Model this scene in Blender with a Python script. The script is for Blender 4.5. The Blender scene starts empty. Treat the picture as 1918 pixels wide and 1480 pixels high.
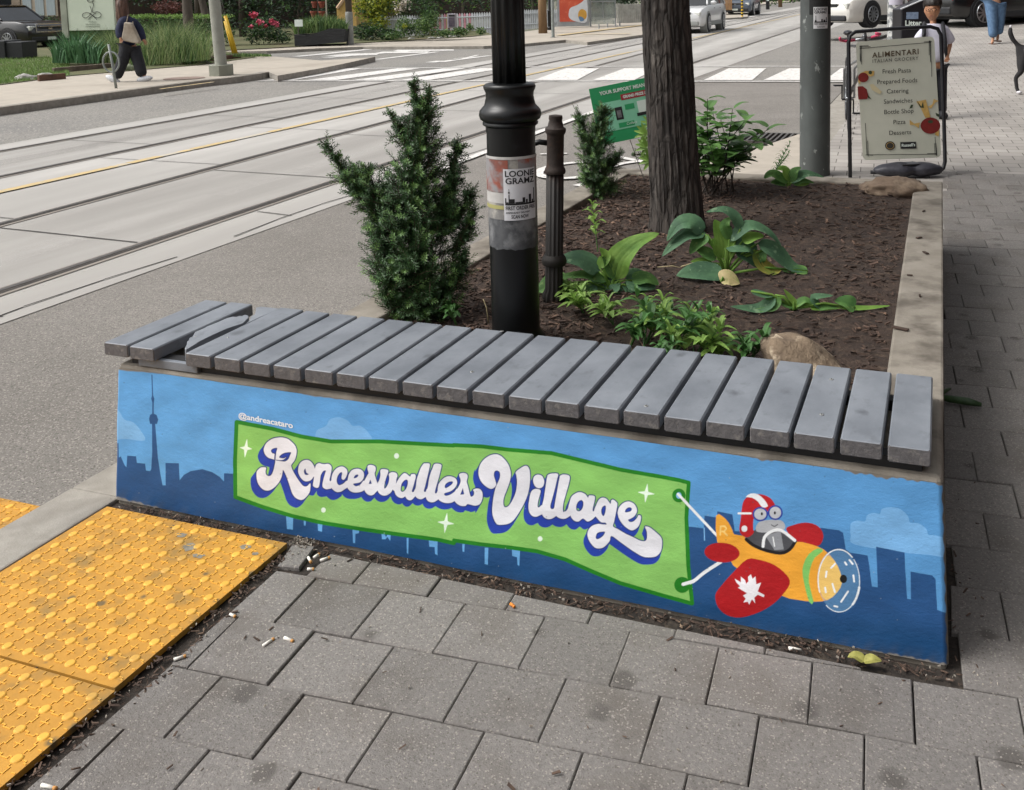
import bpy, bmesh, math, random
import numpy as np
from mathutils import Vector, Matrix, noise as mnoise
R_=math.radians
SC=bpy.context.scene
COL=SC.collection
# ---------------------------------------------------------------- camera
FPX,CX,CY=1843.71,1084.69,190.59            # focal length and principal point, photo pixels (1918 wide)
CAM=Vector((2.29293,-2.14207,1.44136))
RR=[[0.938833, 0.343792, -0.020002], [0.016745, -0.103587, -0.994479], [-0.343966, 0.933315, -0.103008]]
RM=Matrix(RR)
cd=bpy.data.cameras.new('camera'); cam=bpy.data.objects.new('camera',cd); COL.objects.link(cam)
cd.sensor_width=36; cd.sensor_fit='HORIZONTAL'; cd.lens=FPX/1918*36
cd.shift_x=(959-CX)/1918; cd.shift_y=(CY-740)/1918
cd.clip_start=.05; cd.clip_end=600
m=Matrix((RM[0],-RM[1],-RM[2])).transposed().to_4x4(); m.translation=CAM
cam.matrix_world=m; SC.camera=cam
# ---------------------------------------------------------------- light
SUN_EL,SUN_AZ=52,-118                         # azimuth from +Y clockwise: sun over the street on the left, a little behind
w=bpy.data.worlds.new('World'); SC.world=w; w.use_nodes=True
nt=w.node_tree; nt.nodes.clear()
sky=nt.nodes.new('ShaderNodeTexSky'); sky.sky_type='NISHITA'; sky.sun_disc=False
sky.sun_elevation=R_(SUN_EL); sky.sun_rotation=R_(SUN_AZ); sky.dust_density=6; sky.air_density=1.2; sky.ozone_density=.6
hs=nt.nodes.new('ShaderNodeHueSaturation'); hs.inputs['Saturation'].default_value=.22
bg=nt.nodes.new('ShaderNodeBackground'); bg.inputs[1].default_value=.135
wo=nt.nodes.new('ShaderNodeOutputWorld')
nt.links.new(sky.outputs[0],hs.inputs['Color']); nt.links.new(hs.outputs[0],bg.inputs[0]); nt.links.new(bg.outputs[0],wo.inputs[0])
sd=bpy.data.lights.new('sun','SUN'); sd.energy=1.15; sd.angle=R_(30); sd.color=(1,.985,.96)
so=bpy.data.objects.new('sun',sd); COL.objects.link(so)
_az=R_(SUN_AZ); _el=R_(SUN_EL)
sdir=Vector((math.sin(_az)*math.cos(_el),math.cos(_az)*math.cos(_el),math.sin(_el)))
so.rotation_euler=sdir.to_track_quat('Z','Y').to_euler(); so.location=(0,0,20)
SC.view_settings.view_transform='Standard'; SC.view_settings.look='None'; SC.view_settings.exposure=.50; SC.view_settings.gamma=1
# ---------------------------------------------------------------- measuring helpers
SY=.006                                       # the street rises gently away from the bench
def raydir(x,y): return RM.transposed()@Vector(((x-CX)/FPX,(y-CY)/FPX,1))
def gz(X,Y): return SY*Y
def gp(x,y,z0=0.):
    d=raydir(x,y); t=(z0+SY*CAM.y-CAM.z)/(d.z-SY*d.y); return CAM+d*t
def pz(x,y,z):
    d=raydir(x,y); t=(z-CAM.z)/d.z; return CAM+d*t
def py_(x,y,Y):
    d=raydir(x,y); t=(Y-CAM.y)/d.y; return CAM+d*t
def dep(p): return (RM@(Vector(p)-CAM)).z
def mpp(p): return dep(p)/FPX                 # metres per photo pixel at p
def pd(x,y,dd):
    d=raydir(x,y); return CAM+d*dd            # point at depth dd
def pfl(x,y,dh):                              # point on the upright plane dh metres down the street view
    d=raydir(x,y); f=Vector((RM[2].x,RM[2].y,0)).normalized(); return CAM+d*(dh/d.dot(f))
def zat(y,X,Y):                               # height above (X,Y) that shows at photo row y
    a=RM@(Vector((X,Y,0))-CAM); b=RM@Vector((0,0,1)); k=(y-CY)/FPX
    return (k*a.z-a.y)/(b.y-k*b.z)
def prj(X,Y,Z):
    r=RM; dx=X-CAM.x; dy=Y-CAM.y; dz=Z-CAM.z
    q=[r[i][0]*dx+r[i][1]*dy+r[i][2]*dz for i in range(3)]
    return CX+FPX*q[0]/q[2], CY+FPX*q[1]/q[2]
# ---------------------------------------------------------------- object helpers
def link(o,parent=None):
    COL.objects.link(o)
    if parent is not None: o.parent=parent; o.matrix_parent_inverse=Matrix.Identity(4)
    return o
def tag(o,label=None,cat=None,group=None,kind=None):
    if label:o['label']=label
    if cat:o['category']=cat
    if group:o['group']=group
    if kind:o['kind']=kind
    return o
def thing(name,label,cat,loc=(0,0,0),rz=0,group=None):
    o=bpy.data.objects.new(name,None); o.empty_display_size=.1; link(o); o.location=loc; o.rotation_euler=(0,0,rz)
    return tag(o,label,cat,group)
class MB:
    def __init__(s): s.v=[];s.f=[];s.m=[]
    def add(s,vs,fs,mi=0):
        n=len(s.v); s.v+=[tuple(v) for v in vs]; s.f+=[tuple(i+n for i in f) for f in fs]; s.m+=[mi]*len(fs); return s
    def box(s,c,sz,rot=None,mi=0,taper=1.):
        x,y,z=[a/2 for a in sz]; vs=[]
        for dz in(-1,1):
            k=1 if dz<0 else taper
            for dx,dy in((-1,-1),(1,-1),(1,1),(-1,1)): vs.append(Vector((dx*x*k,dy*y*k,dz*z)))
        if rot is not None: vs=[rot@v for v in vs]
        c=Vector(c); return s.add([v+c for v in vs],[(3,2,1,0),(4,5,6,7),(0,1,5,4),(1,2,6,5),(2,3,7,6),(3,0,4,7)],mi)
    def bx(s,x0,x1,y0,y1,z0,z1,mi=0): return s.box(((x0+x1)/2,(y0+y1)/2,(z0+z1)/2),(x1-x0,y1-y0,z1-z0),mi=mi)
    def tube(s,pts,rad,n=8,mi=0,cap=True):
        pts=[Vector(p) for p in pts]; k=len(pts)
        if not hasattr(rad,'__len__'): rad=[rad]*k
        vs=[];ref=None
        for i,p in enumerate(pts):
            t=(pts[min(i+1,k-1)]-pts[max(i-1,0)]).normalized()
            if ref is None: ref=Vector((0,0,1)) if abs(t.z)<.9 else Vector((1,0,0))
            a=(ref-t*ref.dot(t)).normalized(); ref=a; b=t.cross(a)
            for j in range(n):
                q=2*math.pi*j/n; vs.append(p+(a*math.cos(q)+b*math.sin(q))*rad[i])
        fs=[(i*n+j,i*n+(j+1)%n,(i+1)*n+(j+1)%n,(i+1)*n+j) for i in range(k-1) for j in range(n)]
        if cap: fs+=[tuple(range(n-1,-1,-1)),tuple((k-1)*n+j for j in range(n))]
        return s.add(vs,fs,mi)
    def lathe(s,prof,c=(0,0,0),n=32,mi=0,flute=0,fa=0.,cap=True,sx=1,sy=1):
        vs=[]
        for r,z in prof:
            for j in range(n):
                q=2*math.pi*j/n; rr=r*(1-fa*(.5+.5*math.cos(flute*q))) if flute else r
                vs.append((c[0]+rr*math.cos(q)*sx,c[1]+rr*math.sin(q)*sy,c[2]+z))
        k=len(prof); fs=[(i*n+j,i*n+(j+1)%n,(i+1)*n+(j+1)%n,(i+1)*n+j) for i in range(k-1) for j in range(n)]
        if cap: fs+=[tuple(range(n-1,-1,-1)),tuple((k-1)*n+j for j in range(n))]
        return s.add(vs,fs,mi)
    def prism(s,poly,origin,ux,uy,un,th,mi=0):     # 2-D outline in the ux,uy plane, thickness th along un
        o=Vector(origin);ux=Vector(ux);uy=Vector(uy);un=Vector(un);k=len(poly)
        a=[o+ux*p[0]+uy*p[1] for p in poly]; b=[q+un*th for q in a]
        return s.add(a+b,[tuple(range(k-1,-1,-1)),tuple(range(k,2*k))]+[(i,(i+1)%k,k+(i+1)%k,k+i) for i in range(k)],mi)
    def quad(s,a,b,c,d,mi=0): return s.add([a,b,c,d],[(0,1,2,3)],mi)
    def ell(s,c,r,n=12,m=8,mi=0,rot=None,jit=0,seed=0):
        rnd=random.Random(seed); vs=[]
        for i in range(m+1):
            t=math.pi*i/m
            for j in range(n):
                q=2*math.pi*j/n; k=1+(rnd.uniform(-jit,jit) if jit and 0<i<m else 0)
                v=Vector((r[0]*math.sin(t)*math.cos(q)*k,r[1]*math.sin(t)*math.sin(q)*k,r[2]*math.cos(t)*k))
                if rot is not None: v=rot@v
                vs.append(v+Vector(c))
        return s.add(vs,[(i*n+j,(i+1)*n+j,(i+1)*n+(j+1)%n,i*n+(j+1)%n) for i in range(m) for j in range(n)],mi)
    def build(s,name,mats,parent=None,smooth=False,bev=0,loc=None,auto=None,weld=False):
        me=bpy.data.meshes.new(name); me.from_pydata(s.v,[],s.f)
        if not isinstance(mats,(list,tuple)): mats=[mats]
        for q in mats: me.materials.append(q)
        me.polygons.foreach_set('material_index',s.m)
        if smooth: me.polygons.foreach_set('use_smooth',[True]*len(s.f))
        if weld or smooth:
            bm=bmesh.new(); bm.from_mesh(me); bmesh.ops.remove_doubles(bm,verts=bm.verts,dist=1e-5); bmesh.ops.recalc_face_normals(bm,faces=bm.faces); bm.to_mesh(me); bm.free()
        if auto is not None:
            try: me.set_sharp_from_angle(angle=R_(auto))
            except Exception: pass
        me.update(); o=bpy.data.objects.new(name,me); link(o,parent)
        if loc is not None: o.location=loc
        if bev:
            b=o.modifiers.new('bevel','BEVEL'); b.width=bev; b.segments=2; b.limit_method='ANGLE'; b.angle_limit=R_(40)
        return o
def npmesh(name,V,F,mats,parent=None,smooth=False,mi=None):
    me=bpy.data.meshes.new(name); V=np.asarray(V,np.float32); F=np.asarray(F,np.int32); k=F.shape[1]
    me.vertices.add(len(V)); me.vertices.foreach_set('co',V.ravel())
    me.loops.add(F.size); me.loops.foreach_set('vertex_index',F.ravel())
    me.polygons.add(len(F)); me.polygons.foreach_set('loop_start',np.arange(0,F.size,k,dtype=np.int32))
    for q in (mats if isinstance(mats,(list,tuple)) else [mats]): me.materials.append(q)
    if mi is not None: me.polygons.foreach_set('material_index',np.asarray(mi,np.int32))
    me.polygons.foreach_set('use_smooth',np.full(len(F),bool(smooth)))
    me.update(calc_edges=True); me.validate()
    return link(bpy.data.objects.new(name,me),parent)
# ---------------------------------------------------------------- materials
def lin(h):
    h=h.lstrip('#'); v=[int(h[i:i+2],16)/255 for i in (0,2,4)]
    return tuple((c/12.92 if c<=.04045 else ((c+.055)/1.055)**2.4) for c in v)
MATS={}
def mat(name,c1,c2=None,rough=.8,scale=8,metal=0,bump=0,bscale=None,detail=6,spec=.5,c3=None,s3=2,t3=(.55,.7),island=0,coat=0,trans=0,contrast=(.35,.65),stretch=None,bdist=.004,spots=None,fleck=None):
    if name in MATS: return MATS[name]
    c1=lin(c1) if isinstance(c1,str) else c1; c2=lin(c2) if isinstance(c2,str) else c2; c3=lin(c3) if isinstance(c3,str) else c3
    M=bpy.data.materials.new(name); M.use_nodes=True; t=M.node_tree; N=t.nodes; L=t.links
    b=N['Principled BSDF']; b.inputs['Roughness'].default_value=rough; b.inputs['Metallic'].default_value=metal
    b.inputs['Specular IOR Level'].default_value=spec; b.inputs['Base Color'].default_value=(*c1,1)
    if coat: b.inputs['Coat Weight'].default_value=coat; b.inputs['Coat Roughness'].default_value=.08
    tc=N.new('ShaderNodeTexCoord'); src=tc.outputs['Object']
    if stretch:
        mp=N.new('ShaderNodeMapping'); mp.inputs['Scale'].default_value=stretch; L.new(src,mp.inputs[0]); src=mp.outputs[0]
    col=None
    def nz(sc,dt=detail):
        n=N.new('ShaderNodeTexNoise'); n.inputs['Scale'].default_value=sc; n.inputs['Detail'].default_value=dt; n.inputs['Roughness'].default_value=.6; L.new(src,n.inputs['Vector']); return n
    def mix(f,a,bb):
        x=N.new('ShaderNodeMix'); x.data_type='RGBA'; L.new(f,x.inputs[0])
        for i,q in ((6,a),(7,bb)):
            if isinstance(q,tuple): x.inputs[i].default_value=(*q,1)
            else: L.new(q,x.inputs[i])
        return x.outputs[2]
    def ramp(f,a,bb):
        r=N.new('ShaderNodeMapRange'); r.inputs[1].default_value=a; r.inputs[2].default_value=bb; L.new(f,r.inputs[0]); return r.outputs[0]
    if c2 is not None: col=mix(ramp(nz(scale).outputs[0],*contrast),c1,c2)
    if c3 is not None: col=mix(ramp(nz(s3,4).outputs[0],*t3),col if col is not None else c1,c3)
    if spots:
        vo=N.new('ShaderNodeTexVoronoi'); vo.voronoi_dimensions='2D'; vo.inputs['Scale'].default_value=spots[0]; L.new(src,vo.inputs['Vector'])
        ad=N.new('ShaderNodeMath'); ad.operation='MULTIPLY_ADD'; L.new(nz(38,3).outputs[0],ad.inputs[0]); ad.inputs[1].default_value=.22; L.new(vo.outputs['Distance'],ad.inputs[2])
        sv=N.new('ShaderNodeSeparateColor'); L.new(vo.outputs['Color'],sv.inputs[0]); rd=N.new('ShaderNodeMapRange'); rd.inputs[1].default_value=.42; rd.inputs[2].default_value=1; rd.inputs[3].default_value=-.02; rd.inputs[4].default_value=spots[1]; L.new(sv.outputs[0],rd.inputs[0])
        su=N.new('ShaderNodeMath'); su.operation='SUBTRACT'; L.new(rd.outputs[0],su.inputs[0]); L.new(ad.outputs[0],su.inputs[1])
        col=mix(ramp(su.outputs[0],-.16,-.07),col if col is not None else c1,lin(spots[2]))
    if fleck:
        vf=N.new('ShaderNodeTexVoronoi'); vf.inputs['Scale'].default_value=fleck[0]; L.new(src,vf.inputs['Vector']); sf=N.new('ShaderNodeSeparateColor'); L.new(vf.outputs['Color'],sf.inputs[0])
        col=mix(ramp(sf.outputs[0],fleck[2],fleck[2]+.06),col if col is not None else c1,lin(fleck[1]))
        col=mix(ramp(sf.outputs[1],fleck[2]+.02,fleck[2]+.08),col,lin(fleck[3]))
    if island:
        g=N.new('ShaderNodeNewGeometry'); h=N.new('ShaderNodeHueSaturation'); r=N.new('ShaderNodeMapRange')
        r.inputs[3].default_value=1-island; r.inputs[4].default_value=1+island; L.new(g.outputs['Random Per Island'],r.inputs[0]); L.new(r.outputs[0],h.inputs['Value'])
        if col is None: h.inputs['Color'].default_value=(*c1,1)
        else: L.new(col,h.inputs['Color'])
        col=h.outputs[0]
    if col is not None: L.new(col,b.inputs['Base Color'])
    if bump:
        bn=N.new('ShaderNodeBump'); bn.inputs['Strength'].default_value=bump; bn.inputs['Distance'].default_value=bdist; L.new(nz(bscale or scale*3).outputs[0],bn.inputs['Height']); L.new(bn.outputs[0],b.inputs['Normal'])
    if trans:
        tr=N.new('ShaderNodeBsdfTranslucent'); ms=N.new('ShaderNodeMixShader'); ms.inputs[0].default_value=trans
        if col is None: tr.inputs[0].default_value=(*c1,1)
        else: L.new(col,tr.inputs[0])
        o=N['Material Output']; L.new(b.outputs[0],ms.inputs[1]); L.new(tr.outputs[0],ms.inputs[2]); L.new(ms.outputs[0],o.inputs[0])
    MATS[name]=M; return M
def glassmat(name,tint=(.55,.62,.6),alpha=.35,rough=.05):
    if name in MATS: return MATS[name]
    M=bpy.data.materials.new(name); M.use_nodes=True; t=M.node_tree; N=t.nodes; L=t.links; N.clear()
    o=N.new('ShaderNodeOutputMaterial'); tr=N.new('ShaderNodeBsdfTransparent'); g=N.new('ShaderNodeBsdfGlossy'); d=N.new('ShaderNodeBsdfDiffuse')
    g.inputs['Roughness'].default_value=rough; d.inputs[0].default_value=(*tint,1); tr.inputs[0].default_value=(.85,.9,.88,1)
    a=N.new('ShaderNodeMixShader'); a.inputs[0].default_value=.5; L.new(d.outputs[0],a.inputs[1]); L.new(g.outputs[0],a.inputs[2])
    b=N.new('ShaderNodeMixShader'); b.inputs[0].default_value=alpha; L.new(tr.outputs[0],b.inputs[1]); L.new(a.outputs[0],b.inputs[2]); L.new(b.outputs[0],o.inputs[0])
    MATS[name]=M; return M
# ================================================================ SETTING: ground, road, pavements
random.seed(4)
M_asph=mat('asphalt','#75716c','#837f79',.9,scale=60,bump=.8,bscale=200,contrast=(.35,.65),c3='#69655f',s3=.9,t3=(.42,.75),bdist=.004,fleck=(190,'#958f88',.84,'#5c5853'))
M_asph2=mat('asphalt_far','#86837d','#797671',.9,scale=25,bump=.5,bscale=80,fleck=(60,'#9c978f',.85,'#63605b'),c3='#72706d',s3=.5,t3=(.45,.7),bdist=.003)
M_conc=mat('track_concrete','#b0ada8','#a29f9a',.85,scale=3,c3='#94918c',s3=.55,t3=(.42,.7),bump=.25,bscale=160,stretch=(1,.18,1),bdist=.002)
M_concp=mat('kerb_concrete','#9c978e','#8a857c',.9,scale=14,c3='#7b766e',s3=3,t3=(.5,.72),bump=.5,bscale=220,bdist=.003)
M_walk=mat('far_walk_concrete','#aea598','#a29a8e',.9,scale=5,c3='#968e82',s3=.6,t3=(.5,.7),bump=.2,bscale=90)
M_dark=mat('joint_dark','#3c3936','#2c2a28',.95,scale=20)
M_rail=mat('rail_steel','#6b6661','#4e4a47',.45,scale=30,metal=.6)
M_white=mat('road_paint','#dcdad6','#c5c2bd',.8,scale=26,c3='#9d9892',s3=14,t3=(.56,.66))
M_yel=mat('road_paint_yellow','#c4ab76','#b3a078',.8,scale=26,c3='#aba088',s3=10,t3=(.5,.66))
M_dirt=mat('grit','#4a4038','#352d27',1,scale=60,c3='#6a5f54',s3=40,t3=(.55,.7),bump=1,bscale=160,bdist=.006)

def sheet(name,pts,z,m,kind='structure',parent=None,label=None,th=0):
    mb=MB(); vs=[(p[0],p[1],gz(p[0],p[1])+z) for p in pts]; mb.add(vs,[tuple(range(len(vs)))])
    if th:                                       # a slab with its own kerb face
        k=len(vs); ar=sum(pts[i][0]*pts[(i+1)%k][1]-pts[(i+1)%k][0]*pts[i][1] for i in range(k))
        lo=[(a,b,c-th) for a,b,c in vs]; mb.add(vs+lo,[((k+i,k+(i+1)%k,(i+1)%k,i) if ar>0 else (i,(i+1)%k,k+(i+1)%k,k+i)) for i in range(k)],1)
    o=mb.build(name,m,parent)
    a=o.data.polygons[0].normal
    if a.z<0 and not th: o.data.flip_normals()
    if parent is None: tag(o,kind=kind)
    return o
# the base ground reaches the horizon
sheet('ground',[(-260,-60),(260,-60),(260,420),(-260,420)],-.30,mat('earth','#6f6a60','#5f6350',1,scale=.3))
LN={}                                            # street lines: photo pixels -> X=a+b*Y on the road sheet
def line(n,p,q,z=-.05):
    a=gp(*p,z); b=gp(*q,z); k=(b.x-a.x)/(b.y-a.y); k=max(-.045,min(.01,k)); x0=(a.x+b.x)/2-k*(a.y+b.y)/2; LN[n]=(x0,k); return x0,k
line('edge_near',(0,605),(600,398)); line('r1',(0,550),(617,345)); line('r2',(0,424),(600,262)); line('yel',(0,362),(905,160))
line('r3',(0,333),(700,187)); line('r4',(0,285),(500,195.5)); line('edge_far',(0,272),(450,194)); line('kerb_far',(0,218),(320,172))
def X_(n,Y): a,b=LN[n]; return a+b*Y
def strip(mb,n,w,y0,y1,z,off=0,mi=0,step=4.):
    y=y0
    while y<y1-1e-6:
        e=min(y+step,y1); a0=X_(n,y)+off; a1=X_(n,e)+off
        mb.quad((a0-w/2,y,gz(0,y)+z),(a0+w/2,y,gz(0,y)+z),(a1+w/2,e,gz(0,e)+z),(a1-w/2,e,gz(0,e)+z),mi); y=e
sheet('road',[(-14,-6),(1.6,-6),(1.6,26.5),(60,26.5),(60,60),(3,60),(3,150),(-14,150)],-.05,M_asph)
sheet('tram_track_bed',[(X_('edge_far',-6),-6),(X_('edge_near',-6),-6),(X_('edge_near',60),60),(X_('edge_near',150)+1,150),(X_('edge_far',150),150),(X_('edge_far',60),60)],-.046,M_conc)
sheet('far_lane_asphalt',[(-60,13.6),(-10.0,13.6),(-10.0,-6),(X_('edge_far',-6),-6),(X_('edge_far',150),150),(-14.5,150),(-14.5,46),(-13,33),(-13.6,27.4),(-60,32)],-.045,M_asph2)
mb=MB()
for n in('r1','r2','r3','r4'):
    strip(mb,n,.13,-5,120,-.041,mi=1)
    strip(mb,n,.040,-5,120,-.037,off=-.02,mi=0)
    strip(mb,n,.022,-5,120,-.0395,off=.022,mi=2)
tag(mb.build('tram_rails',[M_rail,mat('rail_band','#8d857c','#7d766e',.8,scale=6,stretch=(1,.1,1)),M_dark]),kind='structure')
mb=MB()                                          # saw joints across the slabs
for k in range(-1,26):
    y=.35+k*2.26; j=random.uniform(-.05,.05)
    mb.quad((X_('r1',y)-.08,y+j,gz(0,y)-.0405),(X_('r1',y)-.08,y+j+.014,gz(0,y)-.0405),(X_('r2',y)+.08,y+.07+j+.014,gz(0,y)-.0405),(X_('r2',y)+.08,y+.07+j,gz(0,y)-.0405))
    for a,b,dy in (('r2','r3',.3),('r3','r4',1.2),('edge_near','r1',.9)):
        xa=X_(a,y)-.08; xb=X_(b,y)+.08; yy=y+dy
        mb.quad((xa,yy,gz(0,yy)-.0405),(xa,yy+.012,gz(0,yy)-.0405),(xb,yy+.062,gz(0,yy)-.0405),(xb,yy+.05,gz(0,yy)-.0405))
y=.4
while y<9:
    a=X_('edge_near',y)-.10+.03*math.sin(y*3); b=X_('edge_near',y+.5)-.10+.03*math.sin((y+.5)*3)
    if int(y*2)%5!=4: mb.quad((a,y,gz(0,y)-.0405),(a+.012,y,gz(0,y)-.0405),(b+.012,y+.5,gz(0,y)-.0405),(b,y+.5,gz(0,y)-.0405))
    y+=.5
tag(mb.build('slab_joints',M_dark),kind='structure')
M_band=bpy.data.materials.new('tyre_band'); M_band.use_nodes=True      # rubbed-in tyre dirt, patchy, mixed over the slab
t=M_band.node_tree;N=t.nodes;L=t.links;b=N['Principled BSDF'];b.inputs['Roughness'].default_value=.85;b.inputs['Base Color'].default_value=(*lin('#85817c'),1)
tc=N.new('ShaderNodeTexCoord');at=N.new('ShaderNodeAttribute');at.attribute_name='edge';no=N.new('ShaderNodeTexNoise');no.inputs['Scale'].default_value=2.;no.inputs['Detail'].default_value=6;mp=N.new('ShaderNodeMapping');mp.inputs['Scale'].default_value=(1.5,.12,1);L.new(tc.outputs['Object'],mp.inputs[0]);L.new(mp.outputs[0],no.inputs[0])
mm=N.new('ShaderNodeMath');mm.operation='MULTIPLY';L.new(at.outputs['Fac'],mm.inputs[0]);L.new(no.outputs[0],mm.inputs[1]);tr=N.new('ShaderNodeBsdfTransparent');ms=N.new('ShaderNodeMixShader');L.new(mm.outputs[0],ms.inputs[0]);L.new(tr.outputs[0],ms.inputs[1]);L.new(b.outputs[0],ms.inputs[2]);L.new(ms.outputs[0],N['Material Output'].inputs[0])
vs=[];fs=[];ev=[]
for n,off,wd in (('r1',-.30,.42),('r2',.45,.5),('r3',-.42,.45),('r4',.38,.5)):
    for j in range(31):
        y=-5+j*3.
        for q,e in((-1,0),(-.4,.30),(.4,.30),(1,0)): vs.append((X_(n,y)+off+q*wd,y,gz(0,y)-.0435)); ev.append(e)
    k=len(vs)-124; fs+=[(k+j*4+i,k+j*4+i+1,k+j*4+i+5,k+j*4+i+4) for j in range(30) for i in range(3)]
me=bpy.data.meshes.new('tyre_wear'); me.from_pydata(vs,[],fs); me.materials.append(M_band); ca=me.attributes.new('edge','FLOAT','POINT'); ca.data.foreach_set('value',ev)
tag(link(bpy.data.objects.new('tyre_wear',me)),kind='structure')
mk=MB()
def pq(pts,z=-.036,mi=0):                        # painted polygon from photo pixels on the road
    vs=[gp(*p,z) for p in pts]; mk.add(vs,[tuple(range(len(vs)))],mi)
# yellow centre line
def yl(px): 
    lo,hi=-5.,60.
    for _ in range(40):
        m_=(lo+hi)/2; q=prj(X_('yel',m_),m_,gz(0,m_)-.05)[0]
        if q<px: lo=m_
        else: hi=m_
    return lo
strip(mk,'yel',.085,-4,70,-.0375,mi=2)
for a,b in ((-200,215),(241,300),(361,438),(505,905),(920,1180),(1300,1500)): strip(mk,'yel',.10,yl(a),yl(b),-.036,mi=1)
# bike lane white line and the bicycle symbol beside the planter
def wl(p,q,w,z=-.036,mi=0):
    a=gp(*p,z);b=gp(*q,z); d=(b-a).normalized(); s=Vector((-d.y,d.x,0))*w/2; mk.add([a-s,a+s,b+s,b-s],[(0,1,2,3)],mi)
wl((800,325),(1210,172),.085)
def arc(c,rx,ry,w,z=-.036,a0=0,a1=360,n=18):
    c=gp(*c,z)
    for i in range(n):
        t0=R_(a0+(a1-a0)*i/n);t1=R_(a0+(a1-a0)*(i+1)/n)
        P=[Vector((c.x+(rx+s)*math.cos(t),c.y+(ry+s)*math.sin(t),c.z)) for t,s in((t0,-w/2),(t0,w/2),(t1,w/2),(t1,-w/2))]; mk.add(P,[(0,1,2,3)],0)
arc((1072,318),.27,.40,.085); arc((1195,316),.27,.40,.085)
wl((1012,288),(1062,287),.05); wl((1150,292),(1215,305),.08); wl((1100,300),(1160,292),.08); wl((1080,345),(1120,352),.09)
# crosswalks
def quadp(a,b,c,d): pq([a,b,c,d])
wl((150+336,151.3),(1600,152.5),.13); wl((645,128.5),(890,126),.13); wl((980,124.5),(1598,124),.13)
for xs in ((498,640,40),(575,745,42),(660,830,45),(745,900,45),(1000,1060,62),(1110,1170,60),(1318,1365,70),(1430,1478,60),(1545,1575,45)):
    a,b,wd=xs; pq([(a,150),(a+wd*1.3,150),(b+wd,128),(b,128)])
# side-street crosswalk over the corner
wl((555,106),(690,92.5),.35); wl((610,108),(770,95),.35)
pq([(600,106),(705,103),(712,99.5),(650,100.5)]); pq([(700,100),(800,98.8),(806,96),(715,97)]); pq([(735,96),(850,94.8),(850,92.6),(745,93.4)])
wl((705,111.5),(820,97),.2)
# sharrow on the far lane
wl((806,117),(826,114),.28); wl((826,116),(850,112.5),.25); wl((850,113),(918,104),.16); wl((850,110),(900,106),.12)
wl((860,112),(895,103),.10)
# bus-stop yellow edges
tag(mk.build('road_markings',[M_white,M_yel,mat('worn_yellow','#b5ab95','#b0aba2',.8,scale=14,c3='#c6ae7c',s3=5,t3=(.5,.62))]),kind='structure')
# ---- near kerb strip, far kerb and far pavement
mb=MB(); mb.bx(-.165,.022,-4,-.0,-.30,-.002)
mb.bx(-.165,.02,.45,.60,-.3,-.002)
mb.bx(-.165,.028,0,.45,-.3,-.002)
o=mb.build('kerb',M_concp,bev=.006); tag(o,kind='structure')
def kerbstone(pts,h,wd,name,m,z0=-.30):
    mb=MB(); n=len(pts)
    for i in range(n-1):
        a=Vector((*pts[i],0)); b=Vector((*pts[i+1],0)); d=(b-a).normalized(); s=Vector((-d.y,d.x,0))*wd
        za=gz(0,a.y); zb=gz(0,b.y)
        v=[a+Vector((0,0,z0)),b+Vector((0,0,z0)),b+s+Vector((0,0,z0)),a+s+Vector((0,0,z0)),a+s*.4+Vector((0,0,za+h)),b+s*.4+Vector((0,0,zb+h)),b+s+Vector((0,0,zb+h)),a+s+Vector((0,0,za+h))]
        mb.add(v,[(0,1,2,3),(4,7,6,5),(0,4,5,1),(1,5,6,2),(2,6,7,3),(3,7,4,0)])
    return tag(mb.build(name,m),kind='structure')
def XY(px,py,z): p=gp(px,py,z); return (p.x,p.y)
KF=[XY(-120,238,-.05),XY(0,218,-.05),XY(250,182,-.05),XY(370,165,-.05),XY(440,157,-.05),XY(488,150,-.05),XY(505,146,-.05)]
HS=.075                                         # far pavement height
kerbstone(KF,HS,.16,'far_kerb',M_concp)
fw=[(p[0]-.02,p[1]) for p in KF]
C2=XY(703,112,-.0)
far=fw+[XY(520,143,.06),XY(600,130,.05),XY(640,122,.05),C2,XY(690,109,.06),XY(600,113,HS),XY(515,106,HS),XY(430,103,HS),XY(300,120,HS),XY(120,142,HS),XY(0,158,HS),(-30,11),(-30,4),(-14,-3)]
sheet('far_pavement',far[::-1] if 0 else far,HS-.004,[M_walk,M_concp],th=.3)
sheet('corner_pavement',[XY(300,102,0),XY(500,98,0),XY(600,93,0),XY(680,90,0),XY(790,90,0),XY(905,89,0),XY(990,84,0),XY(1060,77,0),XY(1090,73,0),XY(1120,72,0),XY(1200,60,0),(-14.5,60),(-14.5,150),(-17.5,150),(-17.5,70),XY(1000,58,.02),XY(940,64,.05),XY(880,68,.05),XY(725,77,.05),XY(600,84,.05),XY(500,90,.05),XY(420,94,.05)],.04,[M_walk,M_concp],th=.3)
sheet('bus_platform',[XY(1100,80,.03),XY(1240,61,.03),XY(1340,36,.03),XY(1400,32,.03),(-14.5,90),XY(1060,76,.03)],.045,[M_walk,M_concp],th=.3)
mk=MB(); wl((1045,66),(1210,46),.3,.07,0); wl((1090,64),(1180,63),.3,.07,0)
wl((300,166.5),(400,153.5),.07,.080,0)
tag(mk.build('yellow_edge_lines',M_yel),kind='structure')
sheet('garden_soil',[XY(-60,163,.08),XY(0,159,.08),XY(120,143,.08),XY(380,121,.08),XY(480,107,.08),XY(440,99,.08),(-24,26),(-40,20),(-40,10)],.085,mat('garden_earth','#5d5a3c','#4a5230',1,scale=3,bump=1,bscale=20,c3='#6b6046',s3=1))
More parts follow.
